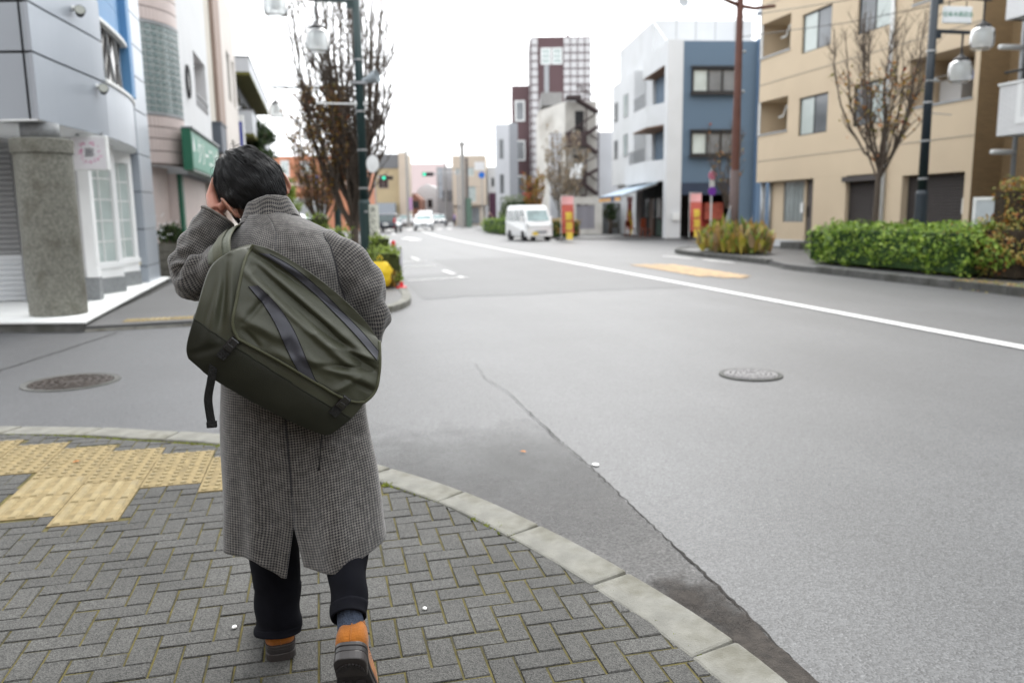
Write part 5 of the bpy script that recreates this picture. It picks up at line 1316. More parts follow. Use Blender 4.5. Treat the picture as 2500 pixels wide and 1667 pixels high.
for a,b_ in wz: ops += [(2.62,4.25,a,b_),(5.54,7.05,a,b_)]
lg = [(4.24+ZB,5.55+ZB),(7.02+ZB,8.3+ZB),(9.8+ZB,11+ZB)]
for a,b_ in lg: ops.append((7.92,10.28,a,b_,1.4))
wall(cr_, 0, 10.45, 2.50+ZB, 12.2, ops, CREAM, t=.16, D=9, name='upper_wall', right=False, left=False)
b = MB(); b.box(.35,3.66,.42,.6,.0,2.48+ZB); 
lowops = [(.5,0.5,0,0)]
b = MB()
for a,b2,c,d in solid_cells(.35,3.66,.28,2.48+ZB,[(1.32,2.62,1.02+ZB,2.45+ZB),(2.74,3.66,.38+ZB,2.48+ZB)]): b.box(a,b2,.35,.5,c,d)
b.build('ground_wall', CREAM, cr_)
b = MB(); b.box(.35,2.74,.32,.5,.02,.279); b.box(3.66,10.45,-.03,-.001,.02,.28) if False else None; b.build('white_base', WHITE_W, cr_)
b = MB(); b.box(3.68,5.38,-.02,0.2,.02,.275); b.build('white_base', WHITE_W, cr_)
b = MB(); b.box(.2,5.4,-.55,.3,-.02,.02); b.box(2.6,3.75,-.5,.34,.0201,.25); b.build('entrance_step', KERB_D, cr_)
wall(cr_, 3.66, 10.45, .02, 2.497+ZB, [(5.40,7.0,.02,2.497+ZB,.22),(7.92,10.23,.02,2.38+ZB,.30)], CREAM, t=.2, D=8, name='shopfront_wall', roof=False, left=True, right=False)
b = MB(); b.box(2.76,3.64,.40,.44,.28,2.46+ZB); d_ = b.build('door', M('door_brown_grey', (.085,.072,.068), .5, var=.06), cr_); b = MB(); b.box(2.80,2.86,.36,.40,1.1,1.45); b.build('handle', BLACK_M, d_)
gw = window(cr_, 1.32,2.62,1.02+ZB,2.45+ZB,.40,FR_G,PANE_G,1,1)
b = MB()
for k in range(17): b.box(1.36,2.58,.37,.395,1.06+ZB+k*.08,1.073+ZB+k*.08)
for k in range(5): b.box(1.42+k*.27,1.435+k*.27,.365,.392,1.04+ZB,2.42+ZB)
b.build('window_grille', FR_G, gw)
b = MB(); b.cyl(.18,.2,0,2.48+ZB,.09,12); b.cyl(.55,.28,0,2.48+ZB,.05,10); b.build('downpipe', FR_G, cr_, smooth=True)
b = MB(); b.box(2.52,2.68,.28,.345,1.25,1.6); b.build('mailbox', FR_W, cr_)
shutter(cr_, 5.44, 6.96, .03, 2.30+ZB, .16, DGREY, .085, box=.16); shutter(cr_, 7.98, 10.18, .03, 2.37+ZB, .24, DGREY, .085)
b = MB(); b.box(10.02,10.17,.16,.2,1.2,1.6); b.build('shutter_notice', FR_W, cr_)
b = MB(); b.cyl(7.22,-.07,.02,12,.06,12); b.build('rain_pipe', FR_W, cr_, smooth=True)
for z in (3.28+ZB, 6.06+ZB, 8.85+ZB):
    b = MB(); b.box(0,10.45,-.012,-.002,z-.012,z+.012); b.build('wall_joint', SEAM_G, cr_)
for a,b_ in wz[:2]:
    for x0,x1 in ((2.62,4.25),(5.54,7.05)): window(cr_, x0,x1,a,b_,.06,FR_D,PANE_C,2,1,pmats=[PANE_M,PANE_C] if x0 > 5 else [PANE_C,PANE_M], sill=FR_G if False else None)
for zl, zh in (H1, H2):
    b = MB(); b.quad((-.05,1.3,zl),(1.93,1.3,zl),(1.93,1.3,zh),(-.05,1.3,zh)); b.build('balcony_back', LOG, cr_)
    b = MB(); b.box(.0,.07,-.005,.05,zl,zh); b.build('corner_post', FR_W, cr_); b = MB(); b.box(.0,.07,1.2,1.28,zl,zh); b.build('corner_post', FR_W, cr_)
    window(cr_, .15,1.0,zl+.02,zh-.1,1.2,FR_W,PANE_G,1)
    b = MB(); b.box(-.03,1.96,-.04,.16,zl-.05,zl+.004); b.build('parapet_cap', FR_G, cr_)
    b = MB(); b.tube([(1.75,.3,zh-.3),(1.4,.3,zh-.3),(1.2,.3,zh-.62),(.9,.3,zh-.62)], .035, 8); b.build('pipe', FR_W, cr_, smooth=True)
for a,b_ in lg[:2]:
    b = MB(); b.quad((7.92,1.4,a),(10.28,1.4,a),(10.28,1.4,b_),(7.92,1.4,b_)); b.build('loggia_back', LOG, cr_)
    window(cr_, 8.9,10.2,a+.0,b_-.2,1.3,FR_G,PANE_D,2)
    b = MB(); b.box(7.9,10.3,-.03,.2,a-.05,a+.004); b.build('parapet_cap', FR_G, cr_)
    b = MB(); b.box(8.0,8.8,1.0,1.36,a,a+.75); b.build('storage_box', LGREY, cr_)
lau = thing('laundry', 'blue cloth hanging in the loggia behind the right lamp lanterns', 'laundry', (16.9,18.2,5.0))
b = MB(); b.grid(lambda u,v: (.03*math.sin(u*9), u*.55, -.22*v), 10, 3); b.build('cloth', M('cloth_blue', (.05,.10,.28), .8, var=.1), lau)
b = MB(); b.tube([(0,-.2,.02),(0,1.6,.02)], .012, 6); b.build('pole', FR_G, lau)
b = MB(); b.quad((10.451,0,0),(10.451,9,0),(10.451,9,12.2),(10.451,0,12.2)); b.build('brick_side_wall', BRICK_M, cr_)
b = MB(); b.quad((-.001,1.4,2.4),(-.001,9,2.4),(-.001,9,12.2),(-.001,1.4,12.2)); b.quad((.35,.5,0),(.35,9,0),(.35,9,2.4),(.35,.5,2.4)); b.quad((0,0,2.401),(0,9,2.401),(3.66,9,2.401),(3.66,0,2.401)); b.build('side_wall', CREAM, cr_)
for zl, zh in ((2.5+ZB,H1[0]),(H1[1],H2[0]),(H2[1],12.2)):
    b = MB(); b.quad((-.002,0,zl),(-.002,1.4,zl),(-.002,1.4,zh),(-.002,0,zh)); b.build('side_parapet', CREAM, cr_)
# ------------------------------------------------------------------ white tiled building at the right edge
wt_ = thing('white_tiled_house', 'white tiled house with box balconies at the right edge of the picture', 'building', (15.0,15.39,.1), R(-90))
b = MB(); b.box(0,9,1.9,9,0,10); b.build('wall', WTILE, wt_)
b = MB(); b.box(.28,9,1.15,1.89,0,2.7); b.build('lower_wall', WTILE, wt_)
b = MB(); b.box(-2.2,0.0,2.3,8,0,10); b.build('passage_wall', BRICK_M, wt_)
b = MB(); b.box(-1.0,.2,2.0,2.25,0,2.4); b.build('dark_passage', DARK, wt_)
for z0, z1 in ((2.93,4.02),(5.42,6.5)):
    b = MB(); b.box(0,9,0,.14,z0,z1); b.box(0,.14,.14,1.88,z0,z1); b.box(0,9,.14,1.88,z0-.0,z0+.12); b.build('balcony', WTILE, wt_, bevel=.004)
    b = MB(); b.box(-.03,9,-.03,.17,z1+.002,z1+.05); b.build('balcony_cap', WHITE_C, wt_)
    b = MB(); b.box(.55,.62,.02,.1,z1+.05,z1+.5); b.tube([(0.05,.07,z1+.28),(9,.07,z1+.28)], .03, 8); b.build('hand_rail', BLACK_M, wt_)
    window(wt_, .8, 3.2, z0+.1, z1+1.1, 1.80, FR_G, PANE_D, 2)
b = MB(); b.box(.50,.62,-.02,-.001,3.15,4.0); b.box(.62,9,-.02,-.001,3.15,3.28); b.build('panel_edge', WHITE_C, wt_)
pp_ = thing('drain_pipe', 'grey drain pipe with side stubs in the gap between the cream and white buildings', 'pipe', (15.9,15.75,.1))
b = MB(); b.cyl(0,0,0,9,.055,12); b.build('pipe', FR_G, pp_, smooth=True)
for z in (2.62, 4.95):
    b = MB(); b.tube([(0,0,z),(-.55,.05,z),(-.60,.05,z)], [.06,.06,.05], 12); b.build('side_stub', FR_W, pp_, smooth=True)
bd = thing('panel_board', 'pale grey panel with a white frame behind the hedge at the right', 'board', (13.75,13.45,.12), R(-78))
b = MB(); b.box(-.85,.85,-.015,.015,.2,1.48); b.build('panel', M('pale_panel', (.40,.43,.45), .4, var=.05), bd)
b = MB(); b.box(-.92,-.852,-.03,.03,0,1.55); b.box(.852,.92,-.03,.03,0,1.55); b.box(-.852,.852,-.03,.03,1.482,1.55); b.build('frame', FR_W, bd)

# ------------------------------------------------------------------ white and blue corner shop building
BLUEB = bpy.data.materials.new('blue_siding'); BLUEB.use_nodes = True; _brick(BLUEB, (.094,.145,.205), (.090,.139,.197), (.068,.105,.150), 3.0, 40, .18)
BLUE2 = M('blue_corrugated', (.125,.20,.31), .6, var=.05)
sb = thing('shop_building', 'white and blue three storey building with an awning cafe on the ground floor', 'building', (18.2,39.2,0), R(-8.7))
wall(sb, .40, 4.3, 2.75, 10.0, [(.85,3.3,7.45,8.65),(.85,3.3,4.32,5.5)], BLUEB, t=.12, D=6, name='blue_wall')
for z0,z1 in ((7.45,8.65),(4.32,5.5)):
    window(sb, .85,3.3,z0,z1,-.12,FR_D,PANE_C,3,1,fw=.09,pmats=[PANE_C,PANE_M,PANE_M],dy=.2)
    b = MB(); b.box(.75,3.4,-.30,-.125,z0-.14,z0-.01); b.box(.75,3.4,-.26,-.125,z1+.01,z1+.10); b.build('window_box', FR_D, sb)
NAVY = M('navy_fascia', (.022,.034,.062), .6, var=.08)
b = MB(); b.box(.40,3.35,-.06,.3,2.30,2.92); b.build('shop_fascia', NAVY, sb)
b = MB(); b.box(4.3,5.6,-.35,5,0,10.1)
for k in range(10): b.box(4.32+k*.128,4.38+k*.128,-.385,-.35,0,10.05)
b.build('corrugated_wing', BLUE2, sb)
b = MB(); b.box(3.35,4.3,-.02,.3,0,2.75); b.build('blue_pier', BLUEB, sb)
RED = M('interior_red', (.30,.035,.025), .7, var=.3, scale=2); WOODR = M('stool_redwood', (.20,.045,.018), .6, var=.2, scale=8)
b = MB(); b.box(.4,3.35,2.0,2.1,0,2.3); b.box(.4,3.35,.3,2.0,2.29,2.3); b.build('shop_interior', DARK, sb)
b = MB(); b.box(1.6,3.0,1.2,1.9,0,1.9); b.build('red_counter', RED, sb)
b = MB(); b.box(2.0,3.0,.8,1.1,1.0,1.9); b.build('menu_panel', M('menu_red', (.42,.10,.07), .6, var=.3, scale=5), sb)
# white end pillar and side facade along the street (local x=0 plane faces -x)
b = MB(); b.box(-.40,.398,-.05,.55,0,10.05); b.build('corner_pillar', WHITE_W, sb)
b = MB(); b.box(-.05,.32,-.20,-.052,1.0,1.35); b.build('meter_box', FR_W, sb)
b = MB(); b.prismx([(.55,0),(.55,0)],0,1) if False else None
OAK = M('soffit_brown', (.20,.105,.055), .7, var=.15)
def side(x0, y0, y1, z0, z1, nm, mat=WHITE_W, th=.25):
    b = MB(); b.box(x0,x0+th,y0,y1,z0,z1); return b.build(nm, mat, sb)
side(-.38,.55,5.2,8.95,10.0,'side_wall'); 
for ye, z0, z1, xo in ((5.3,5.95,7.05,.95),(6.7,3.05,4.15,1.05)):
    b = MB(); b.prism([(-.38,.55),(-xo,2.1),(-xo,ye),(-.38,ye+.2),(-.38,ye),(-xo+.12,ye-.12),(-xo+.12,2.15),(-.26,.6)], z0, z1); b.build('balcony_parapet', WHITE_W, sb)
    b = MB(); b.prism([(-.36,.56),(-xo+.02,2.11),(-xo+.02,ye-.01),(.4,ye),(.4,.56)], z0-.06, z0-.003); b.build('balcony_floor', OAK if z0 > 5 else WHITE_W, sb)

b = MB(); b.prismx([(.55,8.94),(5.2,8.94),(5.2,8.2),(4.0,8.2)], -.36, -.3) if False else None
for z in (8.93,):
    b = MB(); b.box(-.36,2.4,.56,5.2,z-.03,z-.004); b.build('brown_soffit', OAK, sb)
for z0,z1 in ((7.06,8.9),(4.16,5.9)):
    b = MB(); b.box(1.3,1.4,.55,5.2,z0-.9,z1); b.build('balcony_back_wall', WHITE_W, sb)
    for k in range(2):
        b = MB(); b.box(1.24,1.298,.9+k*2.0,2.3+k*2.0,z0-.9,z1-.2); b.build('balcony_door', PANE_D if k else PANE_M, sb)
for z0, ye in ((7.05,5.3),(4.15,6.5)):
    b = MB(); zt = z0+.75
    b.tube([(-.90,2.6,zt),(-.90,ye,zt)], .025, 6)
    for k in range(int((ye-2.6)/.14)): b.box(-.91,-.89,2.6+k*.14,2.615+k*.14,z0,zt)
    b.build('balcony_rail', FR_G, sb)['kind'] = 'stuff'
b = MB(); b.box(.2,6,5.2,14,0,12.2); b.build('rear_tower', WHITE_W, sb)
b = MB(); b.box(-.5,.198,6.8,13.0,3.2,9.7); b.build('street_wing', WHITE_W, sb)
b = MB(); b.box(-.2,.198,7.0,12.6,0,3.19); b.build('wing_ground_floor', WHITE_W, sb)
for z0 in (7.3,4.9):
    wn = window(sb, 0,1.0,0,1.35,0,FR_G,PANE_G,2); wn.matrix_local = Matrix.Translation((-.56,9.4,z0)) @ Matrix.Rotation(R(-90),4,'Z')
    b = MB(); b.box(.05,.95,-.01,.03,0,1.2); q = b.build('window_dark', PANE_M, sb); q.matrix_local = Matrix.Translation((-.53,12.2,z0)) @ Matrix.Rotation(R(-90),4,'Z')
b = MB(); b.box(.3,4.2,.2,5,10.02,10.08); b.build('roof_deck', WHITE_W, sb)
b = MB(); b.tube([(.1,.3,11.2),(4.2,.3,11.2)], .03, 6); b.tube([(-.3,.6,10.1),(.1,5.0,12.1)], .03, 6)
for k in range(5): b.cyl(.1+k*1.02,.3,10.08,11.2,.025,6)
b.build('roof_rail', FR_G, sb)
b = MB()
for k in range(9): b.cyl(4.35+k*.16,.2,10.1,12.2,.03,6)
b.box(4.3,5.7,.1,.3,11.3,11.5); b.box(4.3,5.7,.1,.3,12.2,12.3); b.build('roof_screen', M('screen_steel', (.17,.20,.24), .5, metal=.3, var=.1), sb)
dish = thing('satellite_dish', 'small grey dish antenna on the roof of the white rear block', 'antenna', (20.5,43.4,12.21))
b = MB(); b.cyl(0,0,0,.55,.03,8); b.build('mast', FR_G, dish)
b = MB(Matrix.Translation((0,-.05,.75)) @ Matrix.Rotation(R(75),4,'X')); b.lathe([(.02,0),(.2,.03),(.32,.10),(.31,.11),(.2,.05),(.02,.02)], n=18); b.build('dish', FR_G, dish, smooth=True)
# awning
AWN = M('awning_blue', (.34,.42,.50), .7, var=.05); AWN_V = M('awning_navy', (.05,.07,.12), .7, var=.06); AWN_O = M('awning_orange', (.62,.33,.10), .7, var=.1)
aw = thing('awning', 'pale blue sloping shop awning with a navy and orange valance', 'awning', (18.2,39.2,0), R(-8.7))
b = MB(); y0,y1 = .9,6.9
i = [b.P(p) for p in ((-.62,y0,3.0),(-.62,y1,3.0),(-2.55,y1,2.36),(-2.55,y0,2.36),(-.62,y0,2.96),(-.62,y1,2.96),(-2.55,y1,2.32),(-2.55,y0,2.32))]
for q in ((0,1,2,3),(7,6,5,4),(0,3,7,4),(1,5,6,2),(0,4,5,1),(3,2,6,7)): b.F([i[k] for k in q])
b.build('canopy', AWN, aw)
b = MB(); b.box(-2.58,-2.552,y0,y1,2.05,2.36); b.build('valance', AWN_V, aw)
for a,c in ((y0+.1,y0+1.5),(y0+2.6,y0+3.5),(y0+3.7,y0+4.6),(y0+4.8,y1-.1)):
    b = MB(); b.box(-2.60,-2.583,a,c,2.06,2.24); b.build('orange_band', AWN_O, aw)
b = MB(); b.tube([(-.6,y0+.05,2.9),(-2.5,y0+.05,2.28)], .03, 6); b.tube([(-.6,y1-.05,2.9),(-2.5,y1-.05,2.28)], .03, 6); b.build('arm', FR_G, aw)
# cafe interior under the awning
b = MB(); b.box(.1,.2,.6,6.9,0,3.0); b.box(-.55,.1,.56,6.9,2.98,3.03); b.build('cafe_interior', DARK, sb)
b = MB(); b.box(.02,.09,.62,3.3,.1,1.0); b.build('counter_front', M('counter_green', (.015,.045,.03), .6, var=.2), sb)
b = MB(); b.box(.02,.09,4.0,4.9,.1,2.2); b.build('cafe_door', M('cafe_door_wood', (.075,.032,.016), .5, var=.2), sb)
b = MB(); b.box(-.3,-.1,6.9,7.2,0,3.0); b.build('white_post', WHITE_W, sb)
for k in range(4):
    b = MB(); b.box(.03,.098,1.0+k*1.4,1.9+k*1.4,1.1,2.2); b.build('cafe_window', PANE_M if k % 2 else PANE_D, sb)
PAPER = M('menu_paper', (.55,.55,.52), .7, var=.4, scale=14)
b = MB(); b.box(-.02,.02,.66,1.25,1.05,2.3); b.build('menu_sheets', PAPER, sb)
LAMP = M('lamp_glow', (.9,.5,.2), .5, var=0, em=(1,.50,.20), ems=5.0)
for lx, ly, lbl in ((-.2,.85,'warm globe lamp under the awning by the white pillar'),(1.2,.5,'warm globe lamp in the doorway of the blue front')):
    p = Matrix.Translation((18.2,39.2,0)) @ Matrix.Rotation(R(-8.7),4,'Z') @ Vector((lx,ly,2.12)); g_ = thing('globe_lamp', lbl, 'lamp', p)
    b = MB(); b.ell((0,0,0),(.085,.085,.085),12,8); b.build('globe', LAMP, g_, smooth=True); b = MB(); b.cyl(0,0,.08,.2,.012,6); b.build('cord', BLACK_M, g_)
def stool(x, y, lbl, s=1.0):
    p = Matrix.Translation((18.2,39.2,0)) @ Matrix.Rotation(R(-8.7),4,'Z') @ Vector((x,y,.06)); r_ = thing('cafe_chair', lbl, 'chair', p, R(20), 'chairs under the awning')
    b = MB(); b.box(-.2,.2,-.2,.2,.42,.46); b.build('seat', WOODR, r_); b = MB(); b.box(-.2,.2,.17,.2,.55,.9*s); b.build('backrest', WOODR, r_)
    for sx in (-.17,.17):
        for sy in (-.17,.17): b = MB(); b.box(sx-.02,sx+.02,sy-.02,sy+.02,0,.42 if sy < 0 else .56); b.build('leg', WOODR, r_)
stool(-1.3,4.2,'dark red wooden chair under the awning, the one further from the white pillar'); stool(-.9,2.2,'dark red wooden chair under the awning nearer the white pillar',1.15)

# ------------------------------------------------------------------ buildings further along on the right
def face(name, label, x, y, rot=-13.5): return thing(name, label, 'building', (x,y,0), R(rot))
TOWB = M('tower_brown', (.105,.062,.066), .7, var=.05, scale=.4); SQ = M('tower_white_panel', (.52,.51,.515), .5, var=.04, scale=.6)
tw = face('brown_tower', 'tall brown tower block with a grid of white square windows', 20.78,77.28)
TWW = 5.82; TH = 18.1
b = MB(); b.box(0,TWW,0,8,0,TH); b.build('tower_wall', TOWB, tw)
pitch_ = .725
SQM = MB(); SQM.box(.075,.655,-.12,-.002,.07,.66); SQ_ME = SQM.mesh('square_panel', SQ)
for j in range(19):
    z = TH-.79-j*pitch_
    if z > 3: inst(SQ_ME, 'square_panel', tw, (.02,0,z))
    if z > 7:
        for k in range(4): inst(SQ_ME, 'square_panel', tw, (3.12+k*.685,0,z))
b = MB(); b.box(-.02,.0,.1,8,0,TH)
for j in range(19):
    for k in range(5):
        inst(SQ_ME, 'square_panel', tw, (0,1.0+k*1.5,TH-.79-j*pitch_), (0,0,R(-90)))
for k in range(2):
    window(tw, .98+k*1.08, 1.98+k*1.08, TH-2.55, TH-1.0, -.06, FR_W, PANE_G, 1, 3, fw=.14)
b = MB(); b.box(1.3,1.75,-.08,-.002,9.5,15.5); b.build('pale_strip', FR_G, tw)
b = MB(); b.prismy([(3.4,TH),(3.9,TH),(3.7,TH+.5),(3.6,TH+.5)], 1, 1.5); b.build('roof_vent', TOWB, tw)
t2 = face('brown_annex', 'lower brown block with pale framed windows left of the tower', 19.1,78.3)
b = MB(); b.box(0,1.9,.5,8,0,13.8); b.build('wall', TOWB, t2)
for z in (11.4,7.6,3.6): window(t2, .3,1.3,z-1.0,z+1.0 if z > 5 else z+1.6,.42,FR_W,PANE_M,1,1,fw=.16)
OLDW = M('old_white_render', (.60,.58,.54), .85, var=.10, scale=.7, stain=(.34,.31,.27), stain_amt=.7, stain_scale=.5, detail=7)
st_ = face('stair_building', 'weathered white building with a dark zigzag outside staircase', 18.6,59.3)
b = MB(); b.prismy([(0,0),(2.4,0),(2.4,9.7),(0,9.7)], 0, 9); b.build('front_wall', M('old_wall_front', (.44,.42,.385), .85, var=.14, scale=1.0, detail=7), st_)
b = MB(); i = [b.P(p) for p in ((-.001,.0,0),(-.001,9,0),(-.001,9,9.7),(-.001,0,9.7))]; b.F(i); b.quad((0,.01,0),(0,.01,9.7),(-1.9,3.0,9.4),(-1.9,3.0,0)); b.quad((-1.9,3,0),(-1.9,3,9.4),(-1.9,9,9.4),(-1.9,9,0)); b.quad((0,.01,9.7),(0,9,9.7),(-1.9,9,9.4),(-1.9,3,9.4)); b.build('white_flank', OLDW, st_)
b = MB(); b.box(-1.7,-.05,2.2,8,9.72,10.7); b.build('roof_hut', M('roof_hut_grey', (.25,.245,.24), .8, var=.1), st_)
STEEL = M('stair_dark_steel', (.045,.028,.028), .6, var=.15)
b = MB(); b.box(.75,1.4,-.03,-.001,7.0,9.0); b.box(.6,1.3,-.03,-.001,3.8,5.8); b.build('dark_door', FR_D, st_)
def flight(x0, z0, x1, z1):
    b = MB(); n = 9
    for k in range(n):
        x = lerp(x0,x1,(k+.5)/n); z = lerp(z0,z1,(k+.5)/n); b.box(x-.14,x+.14,-1.4,-.5,z-.04,z)
    for y in (-1.42,-.48): b.tube([(x0,y,z0-.1),(x1,y,z1-.1)], .12, 6); b.tube([(x0,y,z0+.9),(x1,y,z1+.9)], .04, 5)
    b.build('stair_flight', STEEL, st_)
for a in ((.2,6.5,2.3,7.8),(2.3,5.9,.9,7.0),(.2,3.6,2.3,4.7),(2.3,2.9,.9,4.0),(.8,9.8,2.3,8.9),(0,.5,1.3,2.9)): flight(*a)
for z in (6.45,3.55): b = MB(); b.box(-.1,1.5,-1.5,-.05,z-.12,z); b.box(-.1,1.5,-1.5,-1.46,z,z+.9); b.build('landing', STEEL, st_)
b = MB(); b.box(.0,1.1,-1.6,-.2,9.72,9.95); b.build('canopy', STEEL, st_)
for x in (1.45,2.35): b = MB(); b.box(x-.05,x+.05,-1.5,-1.4,0,9); b.build('post', STEEL, st_)
b = MB(); b.box(.15,1.15,-1.75,-1.68,3.95,5.05); b.build('white_board', WHITE_C, st_)
b = MB(); b.tube([(.9,.5,10.9),(2.4,.5,10.9)], .04, 5)
for k in range(7): b.cyl(1.0+k*.23,.5,9.7,10.9,.025,5)
b.build('roof_rail', STEEL, st_)
sd_ = face('garage_shed', 'low white garage with a grey shutter behind the parking forecourt', 15.4,49.8)
b = MB()
for a,b2,c,d in solid_cells(0,2.6,0,2.45,[(.9,2.1,.4,2.0)]): b.box(a,b2,0,.2,c,d)
b.box(0,2.6,.2,4,2.25,2.45); b.build('shed_wall', OLDW, sd_); shutter(sd_, .92,2.08,.4,1.98,.12,M('shed_shutter',(.30,.29,.32),.5,var=.1),.1)
wg = face('grey_white_house', 'plain grey white three storey house with narrow windows left of the brown tower', 15.6,70.3)
LGW = M('house_grey_white', (.55,.56,.59), .8, var=.04, scale=.8)
wall(wg, 0, 1.25, 0, 9.2, [(.35,.75,6.2,7.9),(.35,.75,3.2,4.9)], LGW, t=.12, D=8)
for z in (6.2,3.2): window(wg,.35,.75,z,z+1.7,.06,FR_G,PANE_M,1)
b = MB(); b.box(1.251,2.0,.05,6,0,9.3); b.build('grey_pier', M('pier_grey', (.30,.31,.335), .8, var=.04), wg)
BEIF = M('beige_far', (.50,.43,.35), .8, var=.05, scale=.5)
bg_ = face('beige_corner_house', 'beige building with an overhanging upper storey behind the utility pole', 17.3,103.8)
wall(bg_, 0, 4.3, 2.6, 8.9, [(1.7,2.8,6.3,7.4),(2.0,3.0,3.0,5.0),(.4,1.0,6.5,7.3)], BEIF, t=.2, D=9); 
for o in ((1.7,2.8,6.3,7.4),(2.0,3.0,3.0,5.0),(.4,1.0,6.5,7.3)): window(bg_,o[0],o[1],o[2],o[3],.1,FR_W,PANE_G,2)
b = MB(); b.box(0,3.9,.6,8,0,2.59); b.build('ground_floor', BEIF, bg_); b = MB(); b.box(1.2,2.0,.5,.599,.2,2.3); b.box(2.3,3.4,.5,.599,.2,2.3); b.build('shop_window', PANE_M, bg_)
w2 = face('white_low_house', 'small white house with two windows right of the beige building', 22.4,106)
wall(w2, 0, 3.2, 0, 7.6, [(.5,.9,5.0,6.2),(1.4,1.9,5.0,6.4)], WHITE_W, t=.15, D=7); window(w2,.5,.9,5.0,6.2,.08,FR_G,PANE_D,1); window(w2,1.4,1.9,5.0,6.4,.08,FR_G,PANE_D,1)
b = MB(); b.box(.2,1.2,-.25,-.002,0,4.2); b.build('dark_entrance', M('entrance_purple', (.075,.03,.055), .7, var=.1), w2)
# ------------------------------------------------------------------ buildings down the street on the left
ORG = M('orange_brick', (.50,.215,.125), .8, var=.10, scale=1.5, detail=7)
og = face('orange_brick_house', 'orange brick building with white framed windows beyond the hoarding', -4.9,83.5)
oo = [(1.75,2.6,5.3,6.9),(3.7,4.75,5.5,6.8),(1.4,2.1,2.6,4.2),(6.3,7.2,5.4,6.8)]
wall(og, 0, 9.4, 0, 7.3, oo, ORG, t=.12, D=9)
for o in oo: window(og,o[0],o[1],o[2],o[3],.02,FR_W,PANE_G,2,1,fw=.17)
b = MB(); b.box(0,9.4,-.06,-.002,4.35,4.8); b.build('pale_band', M('band_pale', (.58,.44,.37), .8, var=.05), og)
for x in (3.6,1.7): b = MB(); b.box(x,x+1.2,-.35,-.02,5.0,5.2); b.build('flower_box', BRN, og)
TAN = M('tan_wall', (.40,.325,.20), .8, var=.06, scale=.6); ROOFG = M('roof_dark_grey', (.155,.16,.165), .7, var=.08)
tn = face('tan_house', 'tan house with a dark grey upper band behind the traffic light', 7.0,106.2)
b = MB(); b.box(0,3.7,0,6,0,7.4); b.build('wall', TAN, tn); b = MB(); b.box(-.1,3.8,-.1,6.1,7.41,9.2); b.build('grey_upper_band', ROOFG, tn)
b = MB(); b.box(3.72,4.6,-.3,6,0,9.3); b.build('end_pier', BEIF, tn); window(tn,1.0,2.3,4.9,6.6,-.05,FR_G,PANE_D,2); b = MB(); b.box(.3,3.2,-1.5,-.2,0,3.0); b.build('grey_fence', M('fence_blue_grey', (.30,.34,.38), .7, var=.06), tn)
rw = thing('brick_row', 'long reddish brick row receding down the left side of the street', 'building', (12.3,112,0), R(-7))
b = MB(); b.box(-9,0,0,70,0,9.6); b.build('wall', M('brick_red_far', (.36,.17,.12), .85, var=.12, scale=.5), rw)
for k in range(6):
    b = MB(); b.box(-.2,.12,3+k*9,8+k*9,0,6.5-.6*k); b.build('shop_bay', [BEIF,PBEI,TAN][k % 3], rw)
pk = face('far_pink_block', 'pale pink block of flats at the end of the street, haze put into its colour', 30,268)
b = MB(); b.box(0,12,0,10,0,18); b.box(4,20,4,14,0,13); b.build('wall', M('far_pink_hazed', (.62,.50,.49), .9, var=.04), pk)  # distance haze is put into the pale wall colour
wd = face('far_white_hall', 'white hall with a rounded roof far down the street', 20.3,170)
b = MB(); b.prismy([(0,0),(5.2,0),(5.2,5.5),(4.4,7.0),(2.6,7.8),(.9,7.0),(0,5.6)], 0, 20); b.build('wall', WHITE_C, wd); b = MB(); b.box(2.6,3.6,-.05,-.001,2.8,4.6); b.build('dark_window', PANE_D, wd)
dr = face('far_brown_house', 'small reddish brown house front far down the left side', 16.4,150)
b = MB(); b.prismy([(0,0),(2.6,0),(2.6,4.2),(1.3,5.4),(0,4.4)], 0, 8); b.build('wall', M('far_brown', (.24,.12,.085), .85, var=.1), dr); b = MB(); b.box(.4,2.2,-.05,-.001,2.6,4.0); b.build('dark_window', PANE_D, dr)
gr = face('far_grey_shops', 'grey shop row far down the right side of the street', 25.5,150)
b = MB(); b.box(0,14,0,30,0,9); b.box(-4,0,6,30,0,10.5); b.build('wall', M('far_grey', (.33,.33,.335), .85, var=.1, scale=.4), gr)
b = MB(); b.box(-3,-.6,5.9,5.99,4,6); b.box(2,6,-.06,-.001,4,6); b.build('window_strip', PANE_M, gr)
hd_ = thing('hoarding', 'white sheet metal hoarding beyond the left street tree', 'fence', (-2.5,52,0), R(-13.5))
b = MB(); b.box(0,.05,-.02,.02,0,1); me = None
for k in range(14):
    b = MB(); b.prism([(0,-.02),(.05,-.02),(.07,-.045),(.16,-.045),(.18,-.02),(.226,-.02),(.226,.01),(0,.01)], .05, 2.6)
    if me is None: me = b.mesh('sheet', M('hoarding_white', (.66,.67,.70), .6, var=.05))
    inst(me, 'sheet', hd_, (k*.23,0,0))

